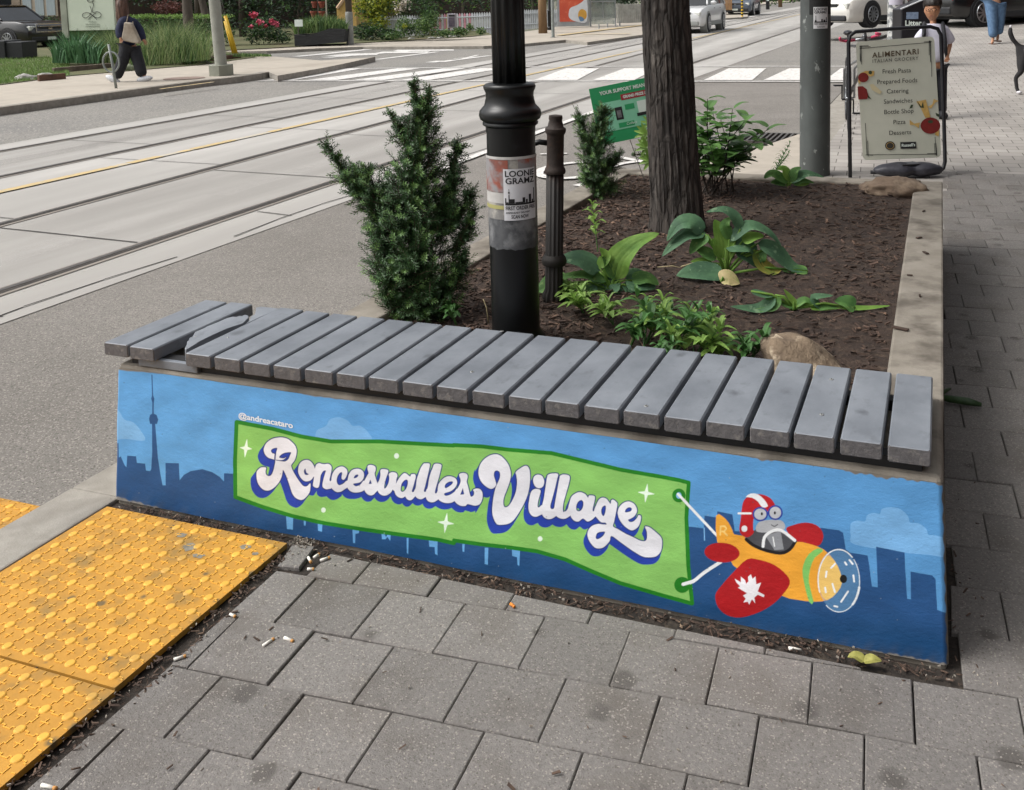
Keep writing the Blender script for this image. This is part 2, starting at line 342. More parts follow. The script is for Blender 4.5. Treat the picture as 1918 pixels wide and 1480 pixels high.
sheet('garden_soil_far',[XY(380,97,.05),XY(500,91,.05),XY(600,85.5,.05),XY(725,78,.05),XY(880,69,.05),XY(920,65,.05),(-30,60),(-60,45),(-40,30)],.065,MATS['garden_earth'])
# ---- near pavement on the right
M_bed=mat('paver_bed','#3a332d','#28231f',1,scale=50,bump=1,bscale=120,c3='#51483e',s3=30,t3=(.55,.7))
S0=XY(1498,250,0); S1=XY(1420,276,0); S2=XY(1374,304,0)
sheet('pavement_bed',[(.022,-4),(9,-4),(9,26.5),(1.0,26.5),(.98,15.4),(S0[0],S0[1]),(S1[0],S1[1]),(.45,6.6),(.40,3.5),(.40,.45),(.022,.45)],-.014,M_bed)
M_pav=mat('paver','#817d79','#6c6865',.9,scale=120,bump=1,bscale=260,contrast=(.3,.7),c3='#645e58',s3=3.2,t3=(.50,.72),island=.12,bdist=.003,spots=(5.3,.17,'#5a5652'),fleck=(300,'#948e87',.90,'#625d58'))
def clip(poly,nx,ny,c):
    out=[]
    for i in range(len(poly)):
        a=poly[i];b=poly[(i+1)%len(poly)]; da=a[0]*nx+a[1]*ny-c; db=b[0]*nx+b[1]*ny-c
        if da<=0: out.append(a)
        if (da<0)!=(db<0) and abs(da-db)>1e-12: t=da/(da-db); out.append((a[0]+(b[0]-a[0])*t,a[1]+(b[1]-a[1])*t))
    return out
ang=R_(3.3); ca,sa=math.cos(ang),math.sin(ang)
PW,PH,GAP=.2045,.187,.0014
P0=Vector((.845,-.353,0))
mb=MB(); rnd=random.Random(11)
def paver(poly,z,tx=0,ty=0,th=.012,bv=.0025):
    if len(poly)<3: return
    cx=sum(p[0] for p in poly)/len(poly); cy=sum(p[1] for p in poly)/len(poly)
    ar=abs(sum(poly[i][0]*poly[(i+1)%len(poly)][1]-poly[(i+1)%len(poly)][0]*poly[i][1] for i in range(len(poly))))/2
    if ar<.0012: return
    def ins(d):
        o=[]
        for p in poly:
            v=Vector((p[0]-cx,p[1]-cy)); L=v.length; v=v*(1-d*1.3/max(L,.02)); o.append((cx+v.x,cy+v.y))
        return o
    k=len(poly); q=ins(bv)
    g=lambda p,h:(p[0],p[1],gz(*p)+z+h+(p[0]-cx)*tx+(p[1]-cy)*ty)
    a=[g(p,-th) for p in poly]; b=[g(p,-bv) for p in poly]; c=[g(p,0) for p in q]
    mb.add(a+b+c,[tuple(range(2*k,3*k))]+[(i,(i+1)%k,k+(i+1)%k,k+i) for i in range(k)]+[(k+i,k+(i+1)%k,2*k+(i+1)%k,2*k+i) for i in range(k)])
for j in range(-16,40):
    sh=(j%2)*PW*.5+rnd.uniform(-.006,.006)
    for i in range(-12,32):
        x0=i*PW+sh; y0=j*PH
        r=[(x0+GAP,y0+GAP),(x0+PW-GAP,y0+GAP),(x0+PW-GAP,y0+PH-GAP),(x0+GAP,y0+PH-GAP)]
        poly=[(P0.x+x*ca-y*sa+rnd.uniform(-.0012,.0012),P0.y+x*sa+y*ca+rnd.uniform(-.0012,.0012)) for x,y in r]
        cx=sum(p[0] for p in poly)/4; cy=sum(p[1] for p in poly)/4
        if cx>7 or cy>6.2 or cy<-3.4: continue
        if cy<.1 and cx<2.345:
            poly=clip(poly,.01,1,-.055 if cx<1.3 else -.062)
            poly=clip(poly,-1,0,-(.715 if cy<-.2 else .70))
            if cx<.9 and cy>-.14: poly=clip(poly,-1,0,-.80)
        elif cx<2.9 and cy>-.10: poly=clip(poly,-1,0,-2.324 if cy>.5 else -2.338)
        if cx<2.24 and cy>.1: continue
        if poly: paver(poly,rnd.uniform(-.002,.002)-.001,rnd.uniform(-.012,.012),rnd.uniform(-.012,.012))
# the odd small cut piece by the tactile plate
paver([tuple(gp(*p,0).xy) for p in ((548,1018),(590,1022),(560,1062),(520,1058))],-.001)
tag(mb.build('pavers',M_pav),kind='structure')
# farther pavement: same pavers, larger sheet with drawn joints in the material
M_pavf=bpy.data.materials.new('paver_far'); M_pavf.use_nodes=True
t=M_pavf.node_tree;N=t.nodes;L=t.links;b=N['Principled BSDF'];b.inputs['Roughness'].default_value=.9
tc=N.new('ShaderNodeTexCoord');mp=N.new('ShaderNodeMapping');mp.inputs['Rotation'].default_value=(0,0,-ang);L.new(tc.outputs['Object'],mp.inputs[0])
br=N.new('ShaderNodeTexBrick');br.inputs['Scale'].default_value=1;br.inputs['Brick Width'].default_value=PW;br.inputs['Row Height'].default_value=PH;br.inputs['Mortar Size'].default_value=.004;br.offset=.5
br.inputs['Color1'].default_value=(*lin('#96918b'),1);br.inputs['Color2'].default_value=(*lin('#a29d97'),1);br.inputs['Mortar'].default_value=(*lin('#57524d'),1);L.new(mp.outputs[0],br.inputs[0])
no=N.new('ShaderNodeTexNoise');no.inputs['Scale'].default_value=1.2;no.inputs['Detail'].default_value=8;L.new(tc.outputs['Object'],no.inputs[0])
mr=N.new('ShaderNodeMapRange');mr.inputs[1].default_value=.35;mr.inputs[2].default_value=.7;mr.inputs[3].default_value=1.1;mr.inputs[4].default_value=.78;L.new(no.outputs[0],mr.inputs[0])
hv=N.new('ShaderNodeHueSaturation');L.new(br.outputs[0],hv.inputs['Color']);L.new(mr.outputs[0],hv.inputs['Value']);L.new(hv.outputs[0],b.inputs['Base Color'])
def far_side(X,Y): return .0010*max(0,Y-7)**2*max(0,min(1,(X-.6)/1.6)) if Y<30 else .0010*529*max(0,min(1,(X-.6)/1.6))
def gz2(X,Y): return gz(X,Y)+far_side(X,Y)
def gridsheet(name,x0,x1,y0,y1,nx,ny,z,m,fx=None):
    mb=MB(); vs=[];
    for j in range(ny+1):
        Y=y0+(y1-y0)*j/ny
        for i in range(nx+1):
            X=(fx(Y) if fx else x0)+(x1-(fx(Y) if fx else x0))*i/nx; vs.append((X,Y,gz2(X,Y)+z))
    mb.add(vs,[(j*(nx+1)+i,j*(nx+1)+i+1,(j+1)*(nx+1)+i+1,(j+1)*(nx+1)+i) for j in range(ny) for i in range(nx)])
    return tag(mb.build(name,m,smooth=True),kind='structure')
gridsheet('far_paving',1.32,9,6.05,28,20,40,-.001,M_pavf)
gridsheet('kerb_side_band',1.0,1.32,7.5,28,2,30,-.002,M_concp)
sheet('ramp_concrete',[(.42,3.6),(1.33,3.6),(1.33,7.6),(S0[0],S0[1]),(S1[0],S1[1]),(S2[0],S2[1]),(.45,6.4)],-.004,M_walk)
sheet('ramp_infill',[(1.33,3.6),(2.36,3.6),(2.36,6.15),(1.33,6.15)],-.003,M_pavf)
gridsheet('cross_street',1.2,60,27.6,60,20,8,.006,M_asph2)
gridsheet('street_apron',-1.5,1.05,14,60,6,20,-.0445,M_asph2,fx=lambda Y:-1.6)
# drain in the gutter
mb=MB(); c=gp(1448,259,-.03)
mb.box((c.x,c.y,gz(0,c.y)-.047),(.62,.62,.01),mi=1)
for k in range(11): mb.box((c.x-.27+k*.054,c.y,gz(0,c.y)-.03),(.022,.60,.03))
for k in(-1,1): mb.box((c.x,c.y+k*.30,gz(0,c.y)-.031),(.62,.03,.03)); 
g=thing('storm_drain','iron drain grate in the gutter beside the planted bed','drain',(0,0,0)); mb.build('grate',[M_rail,M_dark],g)
mb=MB(); c=gp(345,147,HS); mb.lathe([(.36,0),(.36,.006),(.33,.009),(0.01,.009)],(c.x,c.y,c.z),24)
tag(mb.build('manhole_cover',mat('rusty_cover','#7d6a60','#8d7b70',.8,scale=20)),'dull brown round manhole cover in the far pavement','manhole cover')
# ================================================================ PLANTER AND SLATTED SEAT
ZT=.47; ZB=.405                                   # seat top, block top
def face_pt(px,py,off=0.):                        # a photo pixel on the painted front face: Y=-.02 at z=0, .012 at z=ZB
    d=raydir(px,py); k=(.012+.02)/ZB
    t=(-.02+k*CAM.z-CAM.y)/(d.y-k*d.z); return CAM+d*t+Vector((0,-off,0))
def fY(z): return -.02+.032*z/ZB
# ---- painting, evaluated on a fine mesh of the front face in photo-pixel units
def cr(pts,n=5,closed=True):                      # Catmull-Rom smoothing
    P=np.array(pts,float); k=len(P); out=[]
    for i in range(k if closed else k-1):
        p0,p1,p2,p3=(P[(i-1)%k],P[i],P[(i+1)%k],P[(i+2)%k]) if closed else (P[max(i-1,0)],P[i],P[i+1],P[min(i+2,k-1)])
        for t in np.linspace(0,1,n,endpoint=False):
            out.append(.5*((2*p1)+(-p0+p2)*t+(2*p0-5*p1+4*p2-p3)*t*t+(-p0+3*p1-3*p2+p3)*t**3))
    if not closed: out.append(P[-1])
    return np.array(out)
class Cv:                                         # canvas
    def __init__(s,x,y,col): s.x=x;s.y=y;s.c=col
    def sel(s,b,pad): return np.nonzero((s.x>b[0]-pad)&(s.x<b[2]+pad)&(s.y>b[1]-pad)&(s.y<b[3]+pad))[0]
    def put(s,idx,sd,col,a=1.,aa=.8):
        k=np.clip(.5-sd/aa,0,1)*a; s.c[idx]=s.c[idx]*(1-k[:,None])+np.array(col)*k[:,None]
def sdpoly(x,y,P):
    d=np.full(x.shape,1e18); ins=np.zeros(x.shape,bool); n=len(P)
    for i in range(n):
        ax,ay=P[i];bx,by=P[(i+1)%n]; ex=bx-ax;ey=by-ay; wx=x-ax;wy=y-ay
        t=np.clip((wx*ex+wy*ey)/(ex*ex+ey*ey+1e-12),0,1); d=np.minimum(d,(wx-ex*t)**2+(wy-ey*t)**2)
        c=(ay>y)!=(by>y)
        if ey!=0: ins^=c&(x<ex*(y-ay)/ey+ax)
    return np.where(ins,-1,1)*np.sqrt(d)
def sdline(x,y,P,r):
    d=np.full(x.shape,1e18)
    for i in range(len(P)-1):
        ax,ay=P[i];ex=P[i+1][0]-ax;ey=P[i+1][1]-ay; wx=x-ax;wy=y-ay
        t=np.clip((wx*ex+wy*ey)/(ex*ex+ey*ey+1e-12),0,1); d=np.minimum(d,(wx-ex*t)**2+(wy-ey*t)**2)
    return np.sqrt(d)-r
def T(pts,ox,oy,s): return [(ox+a/s,oy+b/s) for a,b in pts]
A=lambda p:T(p,200,700,2.74); B=lambda p:T(p,850,800,3.836); C=lambda p:T(p,1250,880,3.487)
L1=lambda p:T(p,460,800,8.705); L2=lambda p:T(p,660,840,7.377); L3=lambda p:T(p,880,830,8.22); L4=lambda p:T(p,1050,870,7.4)
def paint(x,y):
    n=len(x); col=np.zeros((n,3)); cv=Cv(x,y,col)
    rs=np.random.RandomState(3)
    col[:]=lin('#5e9fd8')
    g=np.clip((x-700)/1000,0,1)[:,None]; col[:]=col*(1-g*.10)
    def poly(pts,c,a=1.,smooth=0,grow=0,aa=.8):
        P=cr(pts,smooth) if smooth else np.array(pts,float); b=(*P.min(0),*P.max(0)); i=cv.sel(b,3+grow)
        cv.put(i,sdpoly(x[i],y[i],P)-grow,lin(c),a,aa)
    def stroke(pts,r,c,smooth=0,a=1.,aa=.8):
        P=cr(pts,smooth,False) if smooth else np.array(pts,float); b=(*P.min(0),*P.max(0)); i=cv.sel(b,3+r)
        cv.put(i,sdline(x[i],y[i],P,r),lin(c),a,aa)
    def ell(c,rx,ry,colr,rot=0,a=1.):
        t=np.linspace(0,2*np.pi,28,endpoint=False); ct,st=math.cos(R_(rot)),math.sin(R_(rot))
        poly([(c[0]+rx*math.cos(q)*ct-ry*math.sin(q)*st,c[1]+rx*math.cos(q)*st+ry*math.sin(q)*ct) for q in t],colr,a)
    cl='#7db4e4'
    poly(A([(20,190),(60,190),(90,235),(135,250),(172,290),(195,342),(100,335),(20,326)]),cl,.9,4)
    poly(A([(1070,320),(1080,290),(1125,268),(1145,235),(1190,224),(1235,240),(1262,268),(1300,268),(1340,300),(1352,345),(1200,360),(1075,345)]),cl,.8,4)
    poly(C([(1195,390),(1200,350),(1240,332),(1290,338),(1305,298),(1345,282),(1388,288),(1400,258),(1450,245),(1520,256),(1572,305),(1585,345),(1640,350),(1690,385),(1705,425),(1755,430),(1860,470),(1860,570),(1700,555),(1540,540),(1225,488),(1198,430)]),cl,.85,4)
    dk='#245083'; dk2='#174877'
    poly(A([(-40,352),(60,357),(62,430),(72,425),(92,470),(101,480),(105,421),(150,424),(155,458),(197,462),(201,497),(222,500),(236,478),(242,440),(300,440),(300,458),(370,460),(374,547),(395,520),(430,500),(490,490),(540,505),(580,530),(601,553),(602,511),(760,520),(760,1200),(-40,1000)]),dk)
    poly(A([(263,436),(301,436),(302,573),(284,573)]),'#5f9fd6')
    poly(A([(232,255),(248,255),(256,350),(263,440),(272,500),(288,580),(225,580),(228,495),(233,400)]),dk)
    poly(A([(217,232),(222,212),(233,205),(234,150),(228,128),(232,112),(229,5),(234,5),(238,112),(244,128),(241,152),(241,205),(256,212),(264,236),(258,258),(222,258)]),dk,1,0)
    P=A([(600,560),(680,560),(2600,900)])
    poly([(430,960),(640,900),(1290,985),(1295,1300),(500,1100)],dk)
    poly(C([(100,366),(238,382),(243,299),(325,312),(326,271),(425,292),(440,400),(760,420),(1002,379),(1120,395),(1148,412),(1165,520),(1192,541),(1308,560),(1318,620),(1336,762),(1374,768),(1364,503),(1550,540),(1552,620),(1566,842),(1591,846),(1588,665),(1730,690),(1752,715),(1762,915),(1900,965),(1900,1500),(100,1300)]),dk)
    # lower part of the skyline is brushed darker
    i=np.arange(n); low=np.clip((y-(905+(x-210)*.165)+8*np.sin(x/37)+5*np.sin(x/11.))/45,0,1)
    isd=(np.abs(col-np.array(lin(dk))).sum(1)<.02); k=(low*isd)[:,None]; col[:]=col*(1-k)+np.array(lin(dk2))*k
    stroke(C([(240,380),(243,460)]),1.,cl)
    for q in ([(920,728),(957,728),(955,801),(925,797)],[(1010,748),(1022,748),(1020,780),(1012,779)],[(1083,765),(1107,768),(1104,812),(1084,806)],[(1261,797),(1296,797),(1294,818),(1276,822),(1274,870),(1264,868)],
              [(1410,820),(1425,824),(1433,838),(1442,824),(1457,824),(1455,858),(1440,838),(1430,850),(1412,850)],[(1539,843),(1549,843),(1547,926),(1540,920)],[(1652,848),(1698,850),(1697,932),(1685,925),(1683,890),(1655,888)],[(1825,875),(1837,875),(1834,915),(1826,912)]): poly(A(q),'#6aaae0')
    for q in ([(62,843),(76,843),(74,896),(63,892)],[(222,866),(248,868),(244,990),(222,984)],[(418,880),(476,886),(470,998),(458,990),(454,935),(420,926)]): poly(B(q),'#6aaae0')
    # banner
    top=A([(668,250),(850,285),(1000,325),(1150,350),(1400,350),(1650,364),(1780,371)])+B([(0,132),(200,142),(400,166),(700,190),(900,238),(1200,310),(1500,362),(1620,385),(1685,402)])
    bot=B([(1710,1265),(1500,1207),(1200,1120),(1000,1037),(800,948),(600,890),(400,862),(200,840),(0,812)])+A([(1780,868),(1700,850),(1500,823),(1300,795),(1100,762),(950,728),(800,682),(662,632)])
    ban=top+B([(1668,650),(1682,1000)])+bot+A([(660,450)])
    poly(ban,'#1f7d1c',1,0,4.5); poly(ban,'#8ac566',1,0,-3.0)
    for c,r in ((A([(1487,422)])[0],4.6),(A([(1112,700)])[0],4.3),(B([(620,803)])[0],4.4)): ell(c,r,r*1.1,'#eafbe8')
    def star(c,r,rx):
        q=[]
        for a in range(8):
            rr=(r if a%4==0 else rx) if a%2==0 else r*.24; an=-math.pi/2+a*math.pi/4+.12; q.append((c[0]+rr*math.cos(an),c[1]+rr*math.sin(an)))
        poly(q,'#eafbe8',1,0,.4)
    star(A([(714,383)])[0],16.5,11); star(A([(1740,766)])[0],18,15); star(B([(1383,475)])[0],17,15)
    # lettering
    W=[];H=[]
    def w(f,p,sm=4): W.append(cr(f(p),sm))
    def h(f,p,sm=3): H.append(cr(f(p),sm))
    w(L1,[(300,340),(340,260),(420,200),(500,175),(600,170),(690,195),(760,250),(810,310),(832,380),(825,460),(800,540),(750,610),(745,640),(770,710),(820,800),(880,890),(940,960),(1000,965),(1040,925),(1058,925),(1055,1000),(1040,1070),(990,1140),(930,1185),(880,1185),(810,1150),(760,1080),(730,990),(700,900),(660,790),(612,700),(600,750),(580,830),(530,920),(450,1000),(370,1035),(290,1020),(220,950),(185,860),(178,750),(200,700),(250,660),(310,655),(335,670),(325,730),(340,780),(380,800),(420,780),(450,720),(470,640),(484,545),(430,520),(370,500),(320,450),(298,390)])
    h(L1,[(415,400),(420,370),(450,350),(515,340),(503,400),(492,470),(487,545),(466,520),(472,440),(440,430)],2)
    h(L1,[(545,490),(580,450),(640,420),(740,410),(725,460),(700,520),(650,560),(600,560),(500,545),(492,533),(560,540),(620,530),(662,493),(625,512),(570,505)],2)
    w(L1,[(858,680),(880,600),(930,552),(1000,535),(1060,560),(1110,625),(1128,700),(1115,790),(1070,860),(1010,885),(950,875),(895,820),(862,750)])
    h(L1,[(950,715),(975,675),(990,740),(1030,770),(1000,782),(965,770)],2)
    w(L1,[(1090,640),(1135,680),(1180,690),(1140,800),(1085,790)])
    w(L1,[(1160,605),(1200,588),(1240,600),(1290,605),(1350,600),(1395,635),(1402,690),(1385,780),(1368,860),(1385,885),(1410,860),(1410,985),(1350,1010),(1300,1010),(1260,980),(1255,930),(1270,850),(1295,760),(1308,712),(1270,715),(1238,760),(1222,800),(1210,900),(1190,980),(1150,990),(1105,965),(1100,930),(1115,830),(1122,720),(1140,640)])
    w(L1,[(1400,850),(1415,770),(1455,700),(1515,655),(1585,645),(1645,685),(1660,740),(1640,810),(1600,860),(1565,835),(1574,745),(1545,742),(1505,790),(1485,860),(1495,920),(1530,948),(1590,925),(1640,880),(1675,880),(1690,960),(1620,1010),(1560,1050),(1490,1060),(1430,1025),(1395,970)])
    w(L2,[(-64,425),(-43,349),(-1,298),(70,280),(130,300),(160,350),(150,420),(100,470),(20,485),(15,500),(50,523),(110,500),(160,445),(200,520),(165,575),(100,605),(20,608),(-40,580),(-75,520)])
    h(L2,[(20,410),(35,375),(75,360),(80,383),(50,408)],2)
    w(L2,[(215,240),(260,228),(315,250),(322,300),(308,350),(325,420),(352,500),(352,570),(320,610),(280,645),(230,645),(190,615),(162,570),(140,510),(165,450),(208,370),(224,340),(210,290)])
    h(L2,[(225,490),(248,430),(268,490)],1)
    w(L2,[(388,300),(430,285),(492,300),(490,345),(465,410),(445,490),(440,548),(462,546),(498,480),(510,410),(503,355),(545,328),(600,338),(622,375),(608,430),(600,490),(560,560),(530,610),(480,645),(420,650),(370,620),(345,570),(340,500),(370,440),(388,370)])
    w(L2,[(530,520),(600,485),(640,470),(650,600),(585,590),(550,560)])
    w(L2,[(600,500),(640,420),(700,350),(740,345),(780,378),(805,385),(812,360),(860,356),(876,385),(862,450),(840,530),(822,595),(850,600),(875,560),(880,640),(860,670),(820,710),(780,715),(745,690),(730,665),(690,685),(640,675),(600,640),(582,580)])
    h(L2,[(668,560),(680,490),(720,440),(760,435),(767,490),(742,560),(700,600),(672,590)],2)
    w(L2,[(940,280),(980,215),(1010,206),(1069,215),(1060,290),(1030,420),(1000,540),(988,590),(1012,600),(1030,560),(1030,660),(1010,672),(960,700),(910,695),(870,660),(850,600),(875,540),(890,430),(915,350)])
    w(L2,[(1110,270),(1130,220),(1180,210),(1230,230),(1220,300),(1190,420),(1160,520),(1140,608),(1162,620),(1185,580),(1200,680),(1150,730),(1100,745),(1050,730),(1020,690),(1010,620),(1040,540),(1060,420),(1085,330)])
    w(L2,[(1178,600),(1190,500),(1240,430),(1300,390),(1370,388),(1430,420),(1447,480),(1420,540),(1360,590),(1270,622),(1290,655),(1350,640),(1410,600),(1450,555),(1475,640),(1440,700),(1380,745),(1300,755),(1230,735),(1180,690)])
    h(L2,[(1275,530),(1290,490),(1340,460),(1387,458),(1380,490),(1330,530),(1290,550)],2)
    w(L2,[(1475,360),(1530,338),(1582,355),(1592,400),(1580,460),(1600,530),(1620,620),(1640,667),(1677,645),(1682,600),(1668,572),(1720,553),(1770,568),(1797,620),(1795,700),(1760,770),(1700,790),(1640,780),(1590,770),(1560,795),(1490,790),(1430,750),(1400,700),(1410,630),(1450,560),(1490,480),(1495,430)])
    h(L2,[(1490,640),(1527,545),(1545,635)],1)
    w(L3,[(135,420),(160,330),(220,250),(310,190),(400,172),(480,200),(560,280),(610,370),(632,480),(615,590),(570,720),(527,830),(515,920),(530,980),(570,985),(620,940),(680,830),(715,720),(727,600),(717,500),(706,450),(760,400),(850,350),(900,370),(925,450),(925,600),(900,760),(850,900),(770,1050),(680,1180),(600,1240),(500,1257),(420,1250),(370,1170),(345,1060),(352,930),(370,800),(400,680),(440,590),(465,520),(460,450),(420,423),(380,440),(370,500),(390,570),(405,640),(370,690),(320,705),(250,670),(180,600),(140,510)])
    w(L3,[(975,590),(990,515),(1050,485),(1115,510),(1145,590),(1125,670),(1070,695),(1010,670)])
    w(L3,[(940,760),(980,715),(1040,706),(1088,730),(1080,790),(1050,900),(1045,980),(1070,987),(1110,955),(1135,1000),(1135,1080),(1080,1110),(1020,1135),(960,1120),(915,1060),(903,970),(915,870)])
    w(L3,[(1190,520),(1210,485),(1270,468),(1357,475),(1345,550),(1310,700),(1270,850),(1240,960),(1250,1012),(1290,1012),(1310,970),(1350,1000),(1345,1100),(1270,1160),(1200,1170),(1140,1140),(1110,1080),(1108,990),(1140,850),(1165,680)])
    w(L3,[(1380,540),(1395,500),(1450,483),(1535,510),(1525,620),(1480,780),(1440,930),(1435,1050),(1470,1058),(1520,1000),(1580,960),(1580,1080),(1530,1130),(1460,1165),(1380,1155),(1320,1110),(1300,1040),(1310,930),(1340,760)])
    w(L4,[(90,640),(120,540),(150,450),(210,400),(270,383),(340,410),(380,460),(397,430),(470,440),(472,500),(450,590),(446,645),(470,640),(510,590),(510,700),(480,725),(430,770),(370,790),(310,750),(250,790),(190,780),(145,730),(130,690),(60,700),(50,655)])
    h(L4,[(215,590),(240,520),(290,493),(317,530),(307,600),(270,647),(225,640)],2)
    w(L4,[(465,640),(490,570),(530,490),(580,460),(640,480),(690,545),(702,500),(730,488),(780,530),(785,570),(765,680),(740,800),(728,860),(800,900),(900,960),(1010,1010),(1100,1055),(1170,1062),(1197,1020),(1195,930),(1170,863),(1230,870),(1310,930),(1390,1010),(1407,1090),(1390,1200),(1330,1270),(1250,1287),(1150,1280),(1050,1230),(930,1150),(820,1070),(705,992),(680,1060),(620,1130),(560,1162),(480,1155),(410,1080),(373,990),(385,910),(440,850),(520,825),(590,832),(637,832),(620,808),(560,800),(510,750),(475,700)])
    h(L4,[(563,630),(590,580),(627,573),(622,650),(600,717),(570,690)],2); h(L4,[(488,1000),(510,950),(570,933),(617,935),(590,990),(530,1032),(495,1032)],2)
    w(L4,[(793,650),(815,590),(870,535),(940,513),(1010,540),(1052,600),(1057,660),(1020,720),(960,757),(935,767),(960,797),(1010,790),(1060,740),(1080,703),(1114,720),(1105,800),(1070,870),(1010,910),(960,907),(880,850),(820,770),(795,700)])
    h(L4,[(892,660),(905,620),(950,593),(987,610),(977,645),(930,662)],2)
    i=cv.sel((455,805,1250,1070),2); X=x[i];Y=y[i]
    def letters(X,Y):
        d=np.full(X.shape,1e3)
        for P in W:
            b=(*P.min(0),*P.max(0)); k=np.nonzero((X>b[0]-8)&(X<b[2]+8)&(Y>b[1]-8)&(Y<b[3]+8))[0]
            if len(k): d[k]=np.minimum(d[k],sdpoly(X[k],Y[k],P))
        for P in H:
            b=(*P.min(0),*P.max(0)); k=np.nonzero((X>b[0]-8)&(X<b[2]+8)&(Y>b[1]-8)&(Y<b[3]+8))[0]
            if len(k): d[k]=np.maximum(d[k],-sdpoly(X[k],Y[k],P))
        return d
    offx=np.interp(X,[500,930,1150,1260],[-9.5,-8.5,-5,-3]); offy=np.interp(X,[500,930,1150,1260],[12.5,15,13,11.5])
    offx=np.where((X>660)&(X<880),-5,offx); offy=np.where((X>640)&(X<890),10.5,offy)
    sh=np.full(X.shape,1e3)
    for t in np.linspace(.12,1,6): sh=np.minimum(sh,letters(X-offx*t,Y-offy*t))
    cv.put(i,sh-1.6,lin('#2340a6')); d=letters(X,Y); cv.put(i,d-1.9,lin('#1d3272')); cv.put(i,d,lin('#e6e6ec'))
    # aeroplane
    stroke(C([(75,165),(322,428)]),2.4,'#eef1f2'); stroke(C([(105,748),(170,728),(240,672),(348,602)]),3.1,'#eef1f2',3)
    c=C([(75,168)])[0]; ell(c,12.5,13,'#1f7d1c'); ell(c,5,6,'#86bde8'); stroke(C([(70,160),(130,222)]),2.4,'#eef1f2')
    c=C([(97,752)])[0]; ell(c,15,15,'#1f7d1c'); stroke(C([(103,748),(170,728)]),3.1,'#eef1f2')
    org='#f0a838'
    poly(C([(775,390),(820,362),(900,345),(970,360),(1010,400),(1017,450),(985,497),(900,485),(840,465)]),'#b01a22',1,3)
    poly(C([(318,300),(360,304),(400,345),(425,395),(438,422),(500,432),(520,460),(600,515),(740,548),(800,512),(840,470),(930,485),(1020,520),(1090,590),(1130,670),(1140,740),(1110,800),(1050,850),(960,862),(850,850),(740,820),(600,700),(450,640),(420,605),(380,540),(325,470)]),org,1,2)
    poly(C([(985,512),(1018,530),(962,575),(932,650),(925,740),(955,862),(925,862),(885,700),(888,620),(925,550)]),'#82c868',1,2)
    poly(C([(520,585),(600,588),(700,622),(780,688),(800,740),(770,795),(700,870),(600,930),(480,965),(390,950),(330,895),(313,820),(350,760),(430,670)]),'#b0161d',1,3)
    ell(C([(357,541)])[0],33,18.5,'#b0161d',4)
    poly(C([(440,712),(480,735),(480,698),(508,722),(514,745),(530,728),(526,700),(545,683),(556,712),(576,697),(580,748),(612,737),(590,795),(634,818),(630,832),(590,816),(568,836),(574,872),(552,846),(535,880),(525,862),(497,866),(512,842),(495,822),(520,806),(460,770),(475,762),(450,735)]),'#f1eff3')
    stroke(C([(345,425),(348,370),(375,368),(385,385),(372,402),(350,403)]),1.6,'#f8cf77'); stroke(C([(365,403),(390,428)]),1.6,'#f8cf77')
    poly(C([(510,450),(560,400),(640,372),(740,388),(800,425),(838,465),(800,520),(740,545),(640,523),(560,488)]),'#4d4e53',1,2)
    poly(C([(590,350),(640,330),(740,330),(770,370),(745,400),(640,410),(580,400)]),'#b4b6ba',1,3)
    poly(C([(485,262),(500,200),(545,165),(610,160),(672,185),(705,235),(690,262),(575,300),(560,380),(565,410),(530,440),(490,430),(470,390),(478,330)]),'#bb1b23',1,3)
    poly(C([(512,178),(545,155),(590,160),(632,195),(657,238),(620,246),(592,208),(552,182)]),'#eceef0',1,2)
    for c,rx,ry in ((C([(607,290)])[0],14.5,13.5),(C([(705,280)])[0],14,14)): ell(c,rx,ry,'#27409f'); ell(c,rx-3,ry-3,'#c2c5ca')
    for q in ((617,288),(702,282)): ell(C([q])[0],2,3,'#17171a')
    stroke(C([(465,285),(545,285)]),1.9,'#eceef0'); ell(C([(503,385)])[0],5.5,6,'#eceef0'); stroke(C([(680,360),(700,370),(720,358)]),.9,'#55565b',3)
    poly(C([(640,430),(740,400),(760,520),(700,525)]),'#9c9fa4',.8)
    stroke(C([(515,455),(560,492),(640,526),(740,545),(800,520),(836,468)]),3,'#17171a',3)
    stroke(C([(625,500),(635,440),(680,403),(742,395),(832,462)]),2.8,'#eef0f1',3); stroke(C([(690,440),(700,500)]),1,'#eef0f1')
    c=C([(1120,725)])[0]; ell(c,40,59,'#7fb6e0',-6,.35)
    poly(C([(990,640),(1040,560),(1090,592),(1130,670),(1140,740),(1110,800),(1040,852),(1000,800),(985,720)]),'#f9cf63',.75,2)
    t=np.linspace(0,2*np.pi,60); e=[(c[0]+39*math.cos(q)*.995+6*math.sin(q)*.1,c[1]+58.5*math.sin(q)) for q in t]
    stroke(e[:22],.8,'#e6eef4'); stroke(e[2:9],2.0,'#f1f5f7'); stroke(e[26:52],1.1,'#f1f5f7'); stroke(e[52:],.7,'#e6eef4')
    for q in ([(1095,615),(1070,640)],[(1040,665),(1035,700)],[(1030,770),(1035,800)],[(1078,745),(1095,800)],[(1180,795),(1135,862)],[(1215,690),(1220,730)],[(1190,590),(1210,615)],[(1160,605),(1170,620)],[(1090,890),(1110,895)]): stroke(C(q),1.7,'#f1f5f7')
    ell(C([(1150,713)])[0],6.8,8,'#141417')
    # unpainted concrete along the top and the foot, with brushed edges
    xt=[150,213.8,311,405,499,593,705,850,1048,1296,1444,1543,1667,1741,1761,1800]; yt=[690,692,701,711,726,743,754,776.5,798,835,862,871,897,905,907,911]
